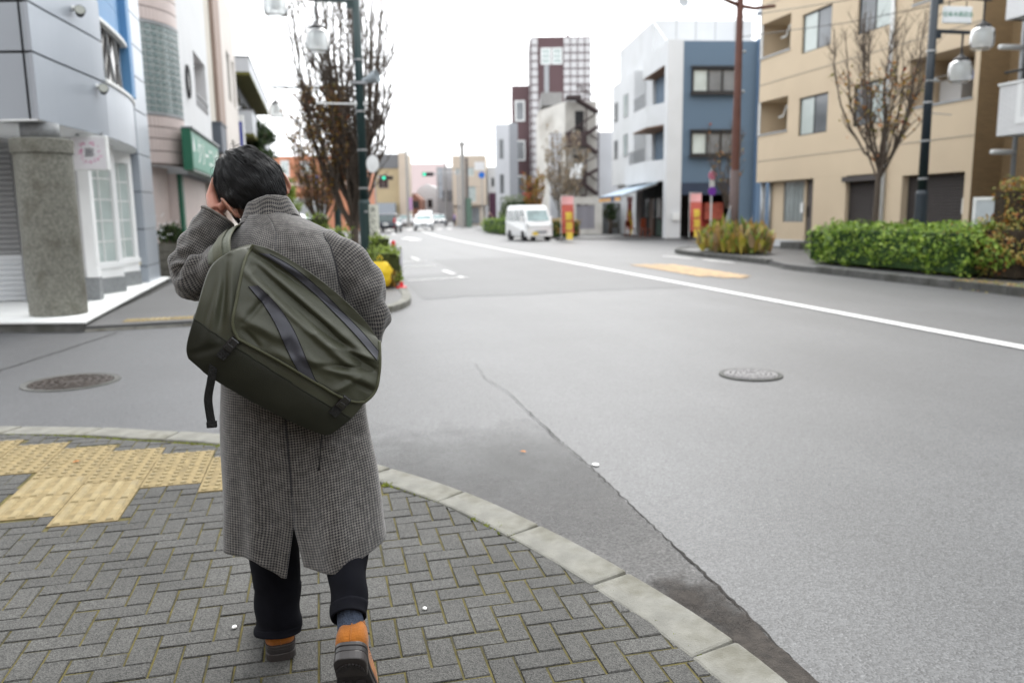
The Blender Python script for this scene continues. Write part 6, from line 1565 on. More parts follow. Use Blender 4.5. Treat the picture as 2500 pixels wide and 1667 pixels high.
# ------------------------------------------------------------------ unseen house fronts added beside and behind the camera to block sky light
def plain_row(name, label, x, y, rot, w_, h_, mat, d=9):
    r_ = thing(name, label, 'building', (x,y,0), R(rot)); ops = [(1.2+k*3.2,3.0+k*3.2,z,z+1.5) for k in range(int((w_-1)/3.2)) for z in (1.0,4.0,7.0) if z+1.7 < h_]
    wall(r_, 0, w_, 0, h_, ops, mat, t=.15, D=d)
    for o in ops: window(r_, *o, .08, FR_G, PANE_M, 2)
plain_row('added_house_left', 'unseen brown house added left of the paved corner to block sky light', -5.2, -22, 90, 23.5, 11.5, BRN)
plain_row('added_house_right', 'unseen house front added right of the road to block sky light, beside the white tiled house', 16.6, 2.5, -90, 26, 12, PBEI)
plain_row('added_block_behind', 'unseen brown block added behind the paved corner to block sky light', 14, -30, 180, 22, 13, M('block_brown', (.20,.165,.135), .8, var=.06))

for zw, yw, lb in ((7.35,20.5,'upper'),(6.75,20.9,'lower')):
    wr_ = thing('overhead_wire', lb+' thin overhead wire crossing in front of the cream apartments', 'wire', (13.0,23.45,zw))
    b = MB(); b.tube([(0,0,0),(1.6,-3.0,-.18),(3.2,-6.5,-.20),(5.0,-10.5,.1)], .012, 5); b.build('cable', BLACK_M, wr_)
wl_ = thing('overhead_wire', 'slack wire running down the street between the utility poles', 'wire', (15.95,88.8,9.0)); b = MB(); b.tube([(0,0,0),(.4,9,-.5),(.95,18,1.6)], .03, 5); b.tube([(-1,0,.1),(-.8,9,-.4),(-.3,18,1.7)], .03, 5); b.build('cable', BLACK_M, wl_)

bw_ = thing('boundary_wall', 'grey block wall between the low garage and the awning cafe', 'wall', (18.1,51.2,0), R(-13.5))
for k in range(5):
    for c_i in range(7):
        b = MB(); b.box(c_i*.4+.004,c_i*.4+.396,0,.15,k*.4,k*.4+.393); b.build('block', CBLK if (k+c_i) % 4 == 0 else STONE, bw_)
b = MB(); b.box(-.02,2.82,-.02,.17,2.0,2.08); b.build('coping', STONE, bw_)
bw2 = face('back_lane_house', 'plain grey house end seen through the gap beside the awning cafe', 17.6,60)
b = MB(); b.box(0,6,0,6,0,7.5); b.build('wall', LGW, bw2); window(bw2,.6,1.8,1.0,2.3,-.05,FR_G,PANE_M,2); window(bw2,.6,1.8,3.9,5.2,-.05,FR_G,PANE_M,2)
# ------------------------------------------------------------------ vegetation kit
def leafmat(name, cols, rough=.5):
    m = bpy.data.materials.new(name); m.use_nodes = True; n = m.node_tree.nodes; l = m.node_tree.links; b = n['Principled BSDF']
    g = n.new('ShaderNodeNewGeometry'); cr_n = n.new('ShaderNodeValToRGB'); cr_n.color_ramp.interpolation = 'LINEAR'
    el = cr_n.color_ramp.elements
    while len(el) < len(cols): el.new(.5)
    for i,c in enumerate(cols): el[i].position = i/(len(cols)-1); el[i].color = (*c,1)
    l.new(g.outputs['Random Per Island'], cr_n.inputs[0]); l.new(cr_n.outputs[0], b.inputs['Base Color']); b.inputs['Roughness'].default_value = rough
    tr = n.new('ShaderNodeBsdfTranslucent'); l.new(cr_n.outputs[0], tr.inputs['Color']); ms = n.new('ShaderNodeMixShader'); ms.inputs[0].default_value = .22
    l.new(b.outputs[0], ms.inputs[1]); l.new(tr.outputs[0], ms.inputs[2]); l.new(ms.outputs[0], n['Material Output'].inputs['Surface'])
    return m
L_GRN = leafmat('hedge_leaves', [(.05,.11,.012),(.12,.22,.018),(.21,.33,.03),(.36,.46,.07)])
L_DRK = leafmat('dark_leaves', [(.012,.028,.010),(.030,.055,.016),(.055,.085,.022)])
L_MIX = leafmat('autumn_mix', [(.26,.065,.015),(.36,.19,.03),(.17,.19,.03),(.10,.14,.025),(.42,.32,.07),(.20,.055,.02)])
L_ISL = leafmat('strap_leaves', [(.11,.19,.035),(.22,.29,.045),(.46,.38,.05),(.34,.20,.06),(.28,.20,.11),(.15,.22,.04)])
L_ORG = leafmat('last_leaves', [(.34,.10,.015),(.38,.17,.02),(.28,.20,.03),(.16,.16,.03),(.34,.06,.03)])
L_YB = leafmat('yellow_brown_leaves', [(.20,.11,.012),(.27,.17,.015),(.14,.07,.02),(.10,.05,.02),(.22,.07,.02),(.09,.10,.02)])
L_LIM = leafmat('lime_leaves', [(.16,.24,.03),(.25,.33,.04),(.10,.15,.02)])
L_BUFF = leafmat('pale_buff_twigs', [(.36,.30,.22),(.28,.22,.15),(.22,.15,.09)])
BARK = M('bark_grey_brown', (.085,.066,.052), .9, var=.3, scale=20, bump=.5, bscale=50)
BARK_P = M('bark_pale', (.17,.145,.115), .9, var=.25, scale=16)
rv = random.Random(77)
def leaf_quad(b, p, s, asp=.55, nrm=None):
    d = Vector((rv.gauss(0,1),rv.gauss(0,1),rv.gauss(0,.8))); d.normalize()
    if nrm is not None: d = (d+nrm*.9).normalized()
    a = d.orthogonal().normalized(); a = (Matrix.Rotation(rv.uniform(0,6.28),3,d) @ a); c = d.cross(a); p = Vector(p)
    i = [b.P(p-a*s), b.P(p+c*s*asp+d*s*.15), b.P(p+a*s), b.P(p-c*s*asp+d*s*.15)]
    b.F([i[0],i[1],i[2]]); b.F([i[0],i[2],i[3]])
def hedge(name, label, cat, loc, boxes, n, s, mat, bump=.12, group=None, core=(.02,.045,.01)):
    r_ = thing(name, label, cat, loc, 0, group); b = MB(); tot = sum(q[3]*q[4]*q[5] for q in boxes)
    for (x,y,z,rx,ry,rz) in boxes:
        for _ in range(int(n*(rx*ry*rz)/tot)):
            while True:
                p = Vector((rv.uniform(-1,1),rv.uniform(-1,1),rv.uniform(-1,1))); e = (abs(p.x)**5+abs(p.y)**5+abs(p.z)**5)**.2
                if e < 1 and rv.random() < e**3: break
            k = 1+bump*noise.noise((x+p.x*rx*2.2, y+p.y*ry*2.2, z+p.z*rz*2.6))*1.6
            leaf_quad(b, (x+p.x*rx*k, y+p.y*ry*k, z+p.z*rz*k+.04*noise.noise((x+p.x*rx*5,y+p.y*ry*5,1))), s*rv.uniform(.6,1.25), nrm=Vector((p.x*.6,p.y*.6,p.z+.3)))
    b.build('foliage', mat, r_)
    c = MB()
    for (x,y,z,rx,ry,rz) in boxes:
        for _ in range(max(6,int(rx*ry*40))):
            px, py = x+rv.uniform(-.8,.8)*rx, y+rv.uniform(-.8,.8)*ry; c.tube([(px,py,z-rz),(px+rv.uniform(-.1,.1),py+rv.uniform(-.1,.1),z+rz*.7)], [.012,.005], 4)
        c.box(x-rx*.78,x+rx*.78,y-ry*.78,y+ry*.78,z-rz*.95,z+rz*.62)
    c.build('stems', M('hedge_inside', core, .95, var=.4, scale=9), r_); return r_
def upright_tree(name, label, loc, h, R_, zb, r0, n_limb, seed, lmat, nleaf, lsize, lzone, bark=BARK, nsub=14, group=None, shape=2.6, trunk_h=None, tw=4):
    # vase-shaped street tree: limbs leave the trunk low, swing out and then rise almost parallel
    q = random.Random(seed); r_ = thing(name, label, 'tree', loc, 0, group); th = trunk_h or zb+.8
    t = MB(); t.tube([(q.gauss(0,.012)*k,q.gauss(0,.012)*k,th*k/6) for k in range(7)], [r0*(1.5 if k == 0 else 1.15-.06*k) for k in range(7)], 12); t.build('trunk', bark, r_, smooth=True)
    c = MB(); tips = []
    def wav(P0, D0, ln, r, n, curl, sides, out):
        pts = [Vector(P0)]; d = Vector(D0).normalized()
        for k in range(n):
            d = (d+Vector((q.gauss(0,.16),q.gauss(0,.16),curl*(1-d.z)))).normalized(); pts.append(pts[-1]+d*ln/n)
        c.tube(pts, [r*(1-.7*k/n)*q.uniform(.88,1.14) for k in range(n+1)], sides, caps=False); out.extend(pts[1:]); return pts
    for k in range(n_limb):
        a = 2*math.pi*k*.381966*1.0+q.uniform(-.3,.3); Rf = R_*math.sqrt((k+.4)/n_limb)*q.uniform(.8,1.1); z0 = zb+q.uniform(0,.75)*(th-zb)
        ht = h*q.uniform(.78,1.0)*(1-.10*Rf/R_)-z0; n = 11; pts = []; wob = [q.uniform(0,6.28) for _ in range(2)]
        for i in range(n+1):
            tt = i/n; rr_ = Rf*(1-math.exp(-shape*tt))/(1-math.exp(-shape)); w_ = .05*math.sin(tt*9+wob[0])*min(1,3*tt)
            pts.append(Vector((math.cos(a)*rr_-math.sin(a)*w_+q.gauss(0,.018), math.sin(a)*rr_+math.cos(a)*w_+q.gauss(0,.018), z0+ht*tt)))
        rl = r0*q.uniform(.36,.50); rad = [rl*(1-.78*(i/n)**.8) for i in range(n+1)]; c.tube(pts, [x*q.uniform(.9,1.12) for x in rad], 6, caps=False); tips.extend(pts[3:])
        for m_ in range(nsub):
            f = q.uniform(.12,.96); i = min(int(f*n),n-1); p = pts[i].lerp(pts[i+1],f*n-i); az = a+q.gauss(0,1.3)
            sb = wav(p, (math.cos(az)*.62,math.sin(az)*.62,.8), q.uniform(.45,1.15)*(1.1-.45*f)*(h/7), rad[i]*q.uniform(.45,.68)+.004, 5, .30, 4, tips)
            for _ in range(tw):
                az2 = q.uniform(0,6.28); g = q.randrange(1,5); wav(sb[g], (math.cos(az2)*.7,math.sin(az2)*.7,.75), q.uniform(.15,.42)*(h/7), max(.0045,rad[i]*.2), 3, .25, 3, tips)
    c.build('branches', bark, r_, smooth=True)
    if nleaf:
        lb = MB()
        for _ in range(nleaf):
            for _t in range(40):
                p = q.choice(tips)
                if lzone(p): leaf_quad(lb, p+Vector((q.gauss(0,.05),q.gauss(0,.05),q.gauss(-.02,.06))), lsize*q.uniform(.6,1.3), .6); break
        lb.build('leaves', lmat, r_)
    return r_
upright_tree('street_tree', 'tall upswept bare tree with brown and yellow leaves behind the left lamp post', (.95,21.5,.08), 8.7, 1.55, .75, .105, 34, 5, L_YB, 2600, .045, lambda p: (p.z < 4.6 and p.x < -.1) or p.z < 1.6, nsub=20, group='trees along the left kerb', shape=2.3, trunk_h=2.6, tw=4)
upright_tree('street_tree', 'smaller leafy brown tree further along the left kerb behind the tall one', (.10,29.0,.08), 5.4, 1.15, .6, .09, 14, 8, L_YB, 3200, .05, lambda p: True, nsub=10, group='trees along the left kerb')
upright_tree('street_tree', 'bare tree with a few orange leaves in front of the cream apartments', (13.45,17.25,.12), 6.9, 1.18, 1.85, .070, 15, 11, L_ORG, 420, .055, lambda p: 2.4 < p.z < 4.7, nsub=13, shape=3.2, trunk_h=2.9, tw=4)
upright_tree('street_tree', 'small bare tree with reddish tips in front of the blue wall', (14.3,26.4,.12), 4.7, .85, 1.4, .06, 11, 15, L_ORG, 70, .05, lambda p: True, nsub=10, shape=2.6, trunk_h=2.0)
upright_tree('street_tree', 'pale tree of thin upright twigs in front of the stair building', (16.3,52.5,.06), 7.4, 1.6, 1.0, .12, 16, 19, L_BUFF, 1500, .09, lambda p: p.z > 1.8, bark=BARK_P, nsub=12)
upright_tree('street_tree', 'rusty brown leaved tree left of the pale twiggy tree', (15.3,56.0,.06), 4.6, 1.0, .8, .10, 10, 23, L_ORG, 1300, .09, lambda p: True, nsub=8)
# dark pine-like tree left, beyond the balcony house
def round_tree(name, label, loc, h, r, n, s, mat, th=1.2):
    r_ = thing(name, label, 'tree', loc); b = MB(); b.tube([(0,0,0),(.05,0,th),(0,.05,h*.8)], [.14,.11,.04], 8)
    for k in range(7):
        a = k*.9; b.tube([(0,0,th+k*(h-th)*.1),(math.cos(a)*r*.7,math.sin(a)*r*.7,th+(h-th)*(.25+.1*k))], [.05,.015], 5)
    b.build('trunk', BARK, r_, smooth=True); c = MB(); cl = [(rv.gauss(0,r*.45),rv.gauss(0,r*.45),th+(h-th)*rv.uniform(.12,1)) for _ in range(26)]
    for x,y,z in cl:
        f = 1-max(0,(z-th)/(h-th)-.5)
        for _ in range(n//26):
            d = Vector((rv.gauss(0,1),rv.gauss(0,1),rv.gauss(0,.7))).normalized()*r*.34*rv.random()**.4; leaf_quad(c, (x*f+d.x,y*f+d.y,z+d.z), s*rv.uniform(.6,1.3))
    c.build('crown', mat, r_); return r_
round_tree('garden_tree', 'dark green garden tree just right of the balcony house, behind the head of the man', (-2.9,44.5,0), 6.2, 1.3, 2400, .12, L_DRK, 2.6)
round_tree('garden_bush', 'yellow green bush by the hoarding behind the right ear of the man', (-1.6,50.5,0), 3.6, .8, 700, .10, L_LIM, 1.4)
# hedges
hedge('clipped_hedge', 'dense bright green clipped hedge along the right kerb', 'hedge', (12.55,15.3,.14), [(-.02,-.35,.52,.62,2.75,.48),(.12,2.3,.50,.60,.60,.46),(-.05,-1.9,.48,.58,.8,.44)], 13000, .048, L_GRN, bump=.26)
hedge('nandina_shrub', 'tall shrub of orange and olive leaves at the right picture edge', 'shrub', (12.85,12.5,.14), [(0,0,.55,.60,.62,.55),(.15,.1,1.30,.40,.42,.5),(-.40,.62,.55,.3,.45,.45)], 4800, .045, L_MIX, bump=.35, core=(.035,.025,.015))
hedge('dark_conifer', 'dark green conifer tip behind the orange shrub at the right edge', 'shrub', (14.4,13.1,.12), [(0,0,1.6,.42,.42,.55),(0,0,.8,.5,.5,.75)], 2600, .04, L_DRK, bump=.2)
hedge('roadside_hedge', 'low yellow green hedge behind the white van, left of it', 'hedge', (12.9,54,.06), [(.3,2,.55,.8,6.5,.55),(.9,3.5,.9,.6,2.0,.7)], 3600, .075, L_GRN)
hedge('roadside_shrub', 'mixed green and reddish shrub right of the white van', 'shrub', (14.0,45.4,.06), [(0,0,.55,1.0,1.0,.55)], 1500, .075, L_MIX)
hedge('roadside_shrub', 'grey green bushy shrub rising over the roof of the white van', 'shrub', (14.2,58,.06), [(0,0,1.4,.9,1.2,1.3)], 1800, .10, leafmat('sage_leaves', [(.13,.16,.10),(.20,.23,.15),(.08,.10,.05)]))
def strap_plants(name, label, loc, rx, ry, n, h, mat, wd=.035):
    r_ = thing(name, label, 'plant', loc); b = MB()
    for _ in range(n):
        a = rv.uniform(0,6.28); k = rv.random()**.5; x, y = math.cos(a)*rx*k, math.sin(a)*ry*k; hh = h*rv.uniform(.35,1.0)*(1-.35*k*k); az = rv.uniform(0,6.28); bend = rv.uniform(.1,.45); z0 = rv.uniform(0,.55)*hh
        s = Vector((-math.sin(az),math.cos(az),0)); d = Vector((math.cos(az),math.sin(az),0)); w_ = wd*rv.uniform(.6,1.4); L = []; lf = hh-z0*.7
        for i in range(4):
            t = i/3; p = Vector((x,y,z0))+d*bend*t*t*lf*1.2+Vector((0,0,lf*(t-.25*bend*t*t)));  ww = w_*(.35+1.3*t*(1-t)*2) if i < 3 else 0.004
            L.append((b.P(p-s*ww), b.P(p+s*ww)))
        for i in range(3): b.F([L[i][0],L[i][1],L[i+1][1],L[i+1][0]])
    b.build('leaves', mat, r_); c = MB()
    for _ in range(40):
        a = rv.uniform(0,6.28); k = rv.random()**.5; c.tube([(math.cos(a)*rx*k*.9,math.sin(a)*ry*k*.9,0),(math.cos(a)*rx*k,math.sin(a)*ry*k,h*.6)], [.008,.004], 4)
    c.build('stems', BARK, r_); return r_
strap_plants('hydrangea_bed', 'bed of yellowing broad leaved plants round the foot of the brown pole', (13.1,23.6,.14), .85, 1.75, 950, 1.15, L_ISL, .085)
hedge('kerb_plants', 'lime green leafy plants spilling over the yellow bag by the left kerb', 'plant', (1.30,16.45,.08), [(0,0,.42,.28,.95,.36),(-.06,.3,.78,.2,.45,.22),(.08,-.5,.40,.2,.35,.3)], 1500, .045, L_LIM, bump=.4, core=(.04,.05,.015))
strap_plants('kerb_plants', 'rusty low plants at the kerb below the yellow bag', (1.32,15.75,.08), .16, .28, 160, .45, L_MIX, .025)
hedge('tree_foot_plants', 'green leafy plants at the foot of the tall left tree', 'plant', (.2,21.3,.08), [(0,0,.6,.6,.9,.55),(-.2,0,1.1,.35,.4,.35)], 1300, .055, L_LIM, bump=.4, core=(.04,.05,.015))
strap_plants('planter_plants', 'green plants with white flowers in the dark block planter', (-3.42,20.65,.88), .28, .18, 260, .55, L_DRK, .03)
b = MB()
for _ in range(60):
    p = Vector((-3.42+rv.gauss(-.12,.12), 20.6+rv.gauss(-.05,.08), 1.18+rv.gauss(0,.14)))
    for k in range(2): leaf_quad(b, p, .022, .8)
o = b.build('white_flowers', WHITE_C); struct(o, 'stuff')
bt_ = round_tree('potted_bush', 'rounded dark green bush in a pot beside the block planter', (-2.98,21.6,.08), 1.15, .26, 500, .035, L_DRK, .35)
strap_plants('weed_clump', 'green weeds at the foot of the potted bush by the green post', (-2.85,21.9,.08), .2, .3, 160, .35, L_LIM, .02)
# leaf litter under the right hedge
b = MB()
for _ in range(500):
    x = rv.gauss(11.32,.16); y = rv.uniform(9.5,12.2); b.cur = 0; leaf_quad(b, (x, y, .03 if x < 11.12 else .17), .022, .7, nrm=Vector((0,0,2)))
struct(b.build('leaf_litter', L_MIX), 'stuff')

# ------------------------------------------------------------------ street furniture
GREEN_P = M('pole_dark_green', (.010,.032,.032), .45, var=.12, scale=5, spec=.5)
NAVY_P = M('pole_dark_navy', (.010,.018,.026), .4, var=.12, scale=5, spec=.5)
RUST = M('pole_red_brown', (.105,.042,.030), .55, var=.15, scale=3)
BAND = M('steel_band', (.36,.37,.37), .35, metal=.6, var=.05)
LGL = bpy.data.materials.new('lantern_acrylic'); LGL.use_nodes = True; _n = LGL.node_tree.nodes; _l = LGL.node_tree.links
_t = _n.new('ShaderNodeBsdfTransparent'); _t.inputs[0].default_value = (.96,.97,.97,1); _u = _n.new('ShaderNodeBsdfTranslucent'); _u.inputs[0].default_value = (.92,.93,.93,1)
_m = _n.new('ShaderNodeMixShader'); _m.inputs[0].default_value = .42; _l.new(_t.outputs[0], _m.inputs[1]); _l.new(_u.outputs[0], _m.inputs[2])
_g = _n.new('ShaderNodeBsdfGlossy'); _g.inputs['Roughness'].default_value = .12; _f = _n.new('ShaderNodeFresnel'); _f.inputs[0].default_value = 1.18; _m2 = _n.new('ShaderNodeMixShader'); _l.new(_f.outputs[0], _m2.inputs[0]); _l.new(_m.outputs[0], _m2.inputs[1]); _l.new(_g.outputs[0], _m2.inputs[2]); _l.new(_m2.outputs[0], _n['Material Output'].inputs['Surface'])
def lantern(parent, x, z):
    b = MB(); b.cyl(x,0,z-.40,z,.022,8); b.lathe([(.03,z-.40),(.06,z-.44),(.15,z-.50),(.165,z-.54),(.05,z-.545)], (x,0,0), 18); b.build('lantern_holder', FR_D, parent)
    b = MB(); b.lathe([(.15,z-.545),(.225,z-.60),(.245,z-.72),(.245,z-.86),(.225,z-.96),(.17,z-1.0),(.165,z-.99),(.215,z-.95),(.235,z-.86),(.235,z-.72),(.215,z-.605),(.15,z-.556)], (x,0,0), 24); g_ = b.build('lantern_glass', LGL, parent, smooth=True)
    b = MB(); b.cyl(x,0,z-.86,z-.56,.075,12); b.build('bulb_tube', WHITE_C, g_, smooth=True)
    b = MB()
    for k in range(4): a = k*math.pi/2+.4; b.tube([(x+.15*math.cos(a),.15*math.sin(a),z-.545),(x+.24*math.cos(a),.24*math.sin(a),z-.72),(x+.24*math.cos(a),.24*math.sin(a),z-.86),(x+.16*math.cos(a),.16*math.sin(a),z-1.0)], .006, 4, caps=False)
    b.build('lantern_ribs', FR_G, g_)
def street_lamp(label, loc, mat, s, zl, zu, la, ua, h, rot=0):
    r_ = thing('street_lamp', label, 'street lamp', loc, rot, 'twin lantern street lamps')
    b = MB(); b.tube([(0,0,0),(0,0,1.65)], [.13,.125], 18); b.tube([(0,0,1.65),(0,0,1.72)], [.13,.10], 18); b.build('base_sleeve', mat, r_, smooth=False)
    b = MB(); b.tube([(0,0,1.66),(0,0,h)], [.098,.075], 18); b.build('pole', mat, r_, smooth=True)
    for z, l_ in ((zl,la),(zu,ua)):
        b = MB(); b.box(min(0,s*l_),max(0,s*l_),-.035,.035,z-.03,z+.04); b.box(min(s*.06,s*.2),max(s*.06,s*.2),-.03,.03,z-.14,z-.032); b.build('arm', mat, r_, bevel=.008)
        lantern(r_, s*(l_-.16), z-.03)
    for z in (1.95, 2.75, 3.55, 4.6):
        b = MB(); b.cyl(0,0,z,z+.035,.104,18); b.build('steel_band', BAND, r_)
    return r_
ll = street_lamp('dark green lamp post by the left kerb with two hanging lanterns and a loudspeaker', (1.02,17.75,.08), GREEN_P, -1, 5.78, 6.45, .98, 1.78, 7.2, R(0))
b = MB(); b.tube([(-.12,0,3.72),(-.9,0,3.72)], .018, 8); b.tube([(-.12,0,3.72),(.1,-.02,3.72)], .05, 8); b.build('banner_rod', FR_W, ll)
SPK = M('speaker_grey', (.36,.40,.42), .4, var=.05)
b = MB(); b.tube([(.06,0,4.20),(.06,-.02,4.24)], .03, 6); b.box(-.16,.14,-.12,.12,4.12,4.17); b.build('speaker_bracket', FR_G, ll)
b = MB(Matrix.Translation((.20,-.10,4.22)) @ Matrix.Rotation(R(72),4,'Y') @ Matrix.Rotation(R(30),4,'X')); b.lathe([(.03,-.16),(.06,-.15),(.07,-.05),(.10,.05),(.14,.20),(.13,.20),(.09,.06),(.02,.02)], n=20); b.build('horn_speaker', SPK, ll, smooth=False)
b = MB(Matrix.Translation((.20,-.14,2.47)) @ Matrix.Rotation(R(80),4,'X') @ Matrix.Rotation(R(-18),4,'Y') @ Matrix.Scale(.72,4,(1,0,0))); b.lathe([(.01,-.05),(.15,-.04),(.19,.0),(.185,.02),(.01,.03)], n=24); b.build('round_mirror_back', FR_W, ll, smooth=False)
vb = thing('vertical_plate', 'tall narrow cream plate with black japanese lettering beside the left lamp post', 'sign', (1.20,17.5,.58), R(-6))
b = MB(); b.box(-.10,.10,-.015,.015,0,1.12); b.build('plate', M('plate_cream', (.62,.62,.54), .6, var=.05), vb); b = MB(); b.box(-.2,-.116,-.01,.01,.15,.19); b.box(-.2,-.116,-.01,.01,.95,.99); b.build('bracket', BAND, vb)
INK2 = M('ink_black', (.02,.025,.022), .6, var=0)
for k, ch in enumerate('あいかい通◆町内'): lettering(ch, .13, INK2, vb, (-.025,-.018,1.0-.128*k), (R(90),0,0))
l2 = street_lamp('distant lamp post with hanging lanterns behind the tall left tree', (.75,30.0,.08), GREEN_P, -1, 5.1, 5.85, 1.0, 2.1, 6.6)
lr = street_lamp('dark navy lamp post in the right hedge with two lanterns and a white name sign', (12.85,15.05,.12), NAVY_P, 1, 5.02, 5.72, .92, 1.42, 6.5)
b = MB(); b.tube([(.0,0,4.03),(.14,-.05,4.05)], .02, 6); b.box(-.16,.16,-.12,-.08,3.98,4.02); b.build('bracket', BAND, lr); b = MB(); b.tube([(.1,0,3.35),(.62,0,3.32)], .010, 6); b.build('banner_rod', BAND, lr)
ns_ = thing('name_sign', 'white board with six green japanese characters hung from the right lamp arm', 'sign', (13.43,15.05,5.49), R(-6))
b = MB(); b.box(-.33,.33,-.03,.03,-.17,.17); b.build('board', M('board_white', (.70,.73,.74), .4, var=.03), ns_, bevel=.02)
b = MB(); b.tube([(-.2,0,.17),(-.2,0,.29)], .012, 6); b.tube([(.2,0,.17),(.2,0,.29)], .012, 6); b.build('hanger', BLACK_M, ns_)
lettering('任本木商店会', .118, M('ink_green', (.012,.20,.11), .5, var=0), ns_, (0,-.033,.0), (R(90),0,0))
bp_ = thing('power_pole', 'tall red brown steel pole standing in the planted bed', 'pole', (13.0,23.45,.12))
b = MB(); b.tube([(0,0,0),(0,0,4.5)], [.135,.125], 18); b.tube([(0,0,4.5),(0,0,9)], [.118,.10], 18); b.build('shaft', RUST, bp_, smooth=False)
b = MB(); b.tube([(0,0,7.55),(-.7,.0,7.78),(-1.4,0,8.05)], [.07,.06,.05], 10); b.tube([(0,0,7.55),(.5,0,7.50),(1.2,0,7.6)], [.07,.06,.05], 10); b.build('cross_arm', RUST, bp_, smooth=True)
b = MB(); b.tube([(0,0,0),(0,0,2.6)], [.15,.148], 18); b.build('bill_guard', M('pole_guard', (.115,.085,.08), .8, var=.12, scale=4, bump=.4, bscale=60), bp_, smooth=True)
for z in (5.0,6.2): b = MB(); b.ell((.16,-.06,z),(.05,.05,.05),8,6); b.build('fitting', BAND, bp_)
np_ = thing('parking_sign', 'narrow white roadside post with a pink and purple round sign by the brown pole', 'sign', (14.2,27.3,.12))
b = MB(); b.cyl(0,0,0,2.9,.03,10); b.box(-.10,.10,-.035,-.02,1.9,2.78); b.build('post', FR_W, np_)
for z, c in ((2.62,(.62,.20,.30)),(2.05,(.20,.05,.42))):
    b = MB(Matrix.Translation((0,-.045,z)) @ Matrix.Rotation(R(90),4,'X')); b.lathe([(.01,-.008),(.16,-.008),(.16,.008),(.01,.008)], n=24); b.build('sign_disc', M('disc', c, .5, var=.05), np_)
sbd = thing('leaning_board', 'slanted blue grey board tied to the brown pole', 'board', (12.72,23.45,.5)); sbd.rotation_euler = (0,R(14),R(-10))
b = MB(); b.box(-.13,.13,-.02,.02,0,1.12); b.build('board', M('board_slate', (.19,.25,.29), .6, var=.1), sbd); b = MB(); b.box(-.14,.14,-.025,-.021,1.0,1.14); b.box(-.14,-.13,-.025,.025,0,1.12); b.build('board_edge', FR_G, sbd)
# nobori banners
NB_R = M('banner_red', (.46,.10,.075), .7, var=.1, scale=6); NB_Y = M('banner_yellow', (.66,.48,.07), .7, var=.08, scale=6); NB_P = M('banner_pink', (.70,.36,.36), .7, var=.1, scale=5)
def nobori(x, y, w_, h_, rot, label, pink=True):
    r_ = thing('banner', label, 'banner', (x,y,.06), R(rot)); b = MB(); b.cyl(-w_/2-.03,0,0,h_+.35,.015,6); b.tube([(-w_/2-.03,0,h_+.32),(w_/2,0,h_+.30)], .010, 5); b.build('pole', FR_W, r_)
    b = MB(); b.grid(lambda u,v: (lerp(-w_/2,w_/2,u)+.04*v*v, .05*math.sin(v*7+u*2), h_+.28-(h_-.08)*v), 8, 24); f = b.build('cloth', NB_R, r_, smooth=True)
    b = MB(); b.grid(lambda u,v: (lerp(-w_/2,w_/2,u), .05*math.sin(v*.22*7+u*2)-.020, h_+.275-(h_-.08)*v*.22), 8, 6); b.build('pink_header', NB_P, f, smooth=True)
    for k, ch in enumerate(('弁','当','屋')):
        b = MB(); z = h_-.52-k*.50; b.grid(lambda u,v: (lerp(-w_*.20,w_*.34,u)+.02*k+.03*math.sin(v*3.1), .05*math.sin(((h_+.28-z+.42*v)/(h_-.08))*7+lerp(.3,.84,u)*2)-.03, z-.40*v), 4, 6); b.build('yellow_patch', NB_Y, f, smooth=True)
        lettering(ch, .40, NB_R, r_, (.04+.02*k, -.088, z-.20), (R(90),0,0)) if False else None
    b = MB(); b.prism([(-w_/2+.3*math.cos(a*.785)-.03, .3*math.sin(a*.785)) for a in range(8)], 0, .09); b.build('base_weight', FR_D, r_)
nobori(12.5,39.5,.62,1.95,-8,'red and yellow banner with a pink top at the roadside right of the van')
nobori(18.85,37.9,.56,2.0,-20,'red and yellow banner with a pink top in front of the blue shop front')
nobori(18.2,45.2,.40,2.0,-62,'red and yellow banner seen nearly edge on under the pale blue awning')
# yellow bag, red bollard and white board by the left planter
yb = thing('yellow_bag', 'bulging bright yellow bag hanging over the planter at the left kerb', 'bag', (1.13,15.4,.14)); YB = M('bag_yellow', (.72,.50,.02), .5, var=.06, scale=8)
b = MB()
def ybf(u, v):
    a = 2*math.pi*u; z = .46*v; r = .19*(math.sin(math.pi*min(1,v*.84+.10))**.38)*(1+.22*noise.noise((math.cos(a)*2.2,math.sin(a)*2.2,v*4))); return (math.cos(a)*r*1.15, math.sin(a)*r*.8, z)
b.grid(ybf, 24, 14, cu=True); b.build('sack', YB, yb, smooth=True); b = MB(); b.tube([(-.05,0,.50),(0,0,.58),(.05,0,.50)], .012, 6); b.build('tied_neck', YB, yb)
rb_ = thing('red_bollard', 'small red post standing behind the plants at the left kerb', 'bollard', (1.62,17.9,.08)); REDP = M('bollard_red', (.60,.02,.03), .5, var=.05)
b = MB(); b.lathe([(.14,0),(.14,.04),(.06,.06),(.045,.62),(.05,.80),(.03,.83)], n=14); b.build('post', REDP, rb_, smooth=False); b = MB(); b.cyl(0,0,.45,.58,.052,14); b.build('white_band', WHITE_C, rb_)
wbd = thing('kerb_notice', 'white notice board half hidden behind the kerb plants', 'sign', (1.60,17.2,.10), R(-4)); b = MB(); b.box(-.14,.14,-.012,.012,.12,.68); b.build('board', M('notice_lilac', (.66,.63,.70), .5, var=.04), wbd); b = MB(); b.box(-.13,-.11,-.012,.012,0,.12); b.box(.11,.13,-.012,.012,0,.12); b.build('leg', BAND, wbd)
rc = thing('traffic_post_base', 'red rubber foot of a traffic post at the kerb corner', 'post base', (1.52,15.35,.08)); b = MB(); b.lathe([(.10,0),(.10,.03),(.04,.05),(.035,.12)], n=12); b.build('rubber_foot', REDP, rc)
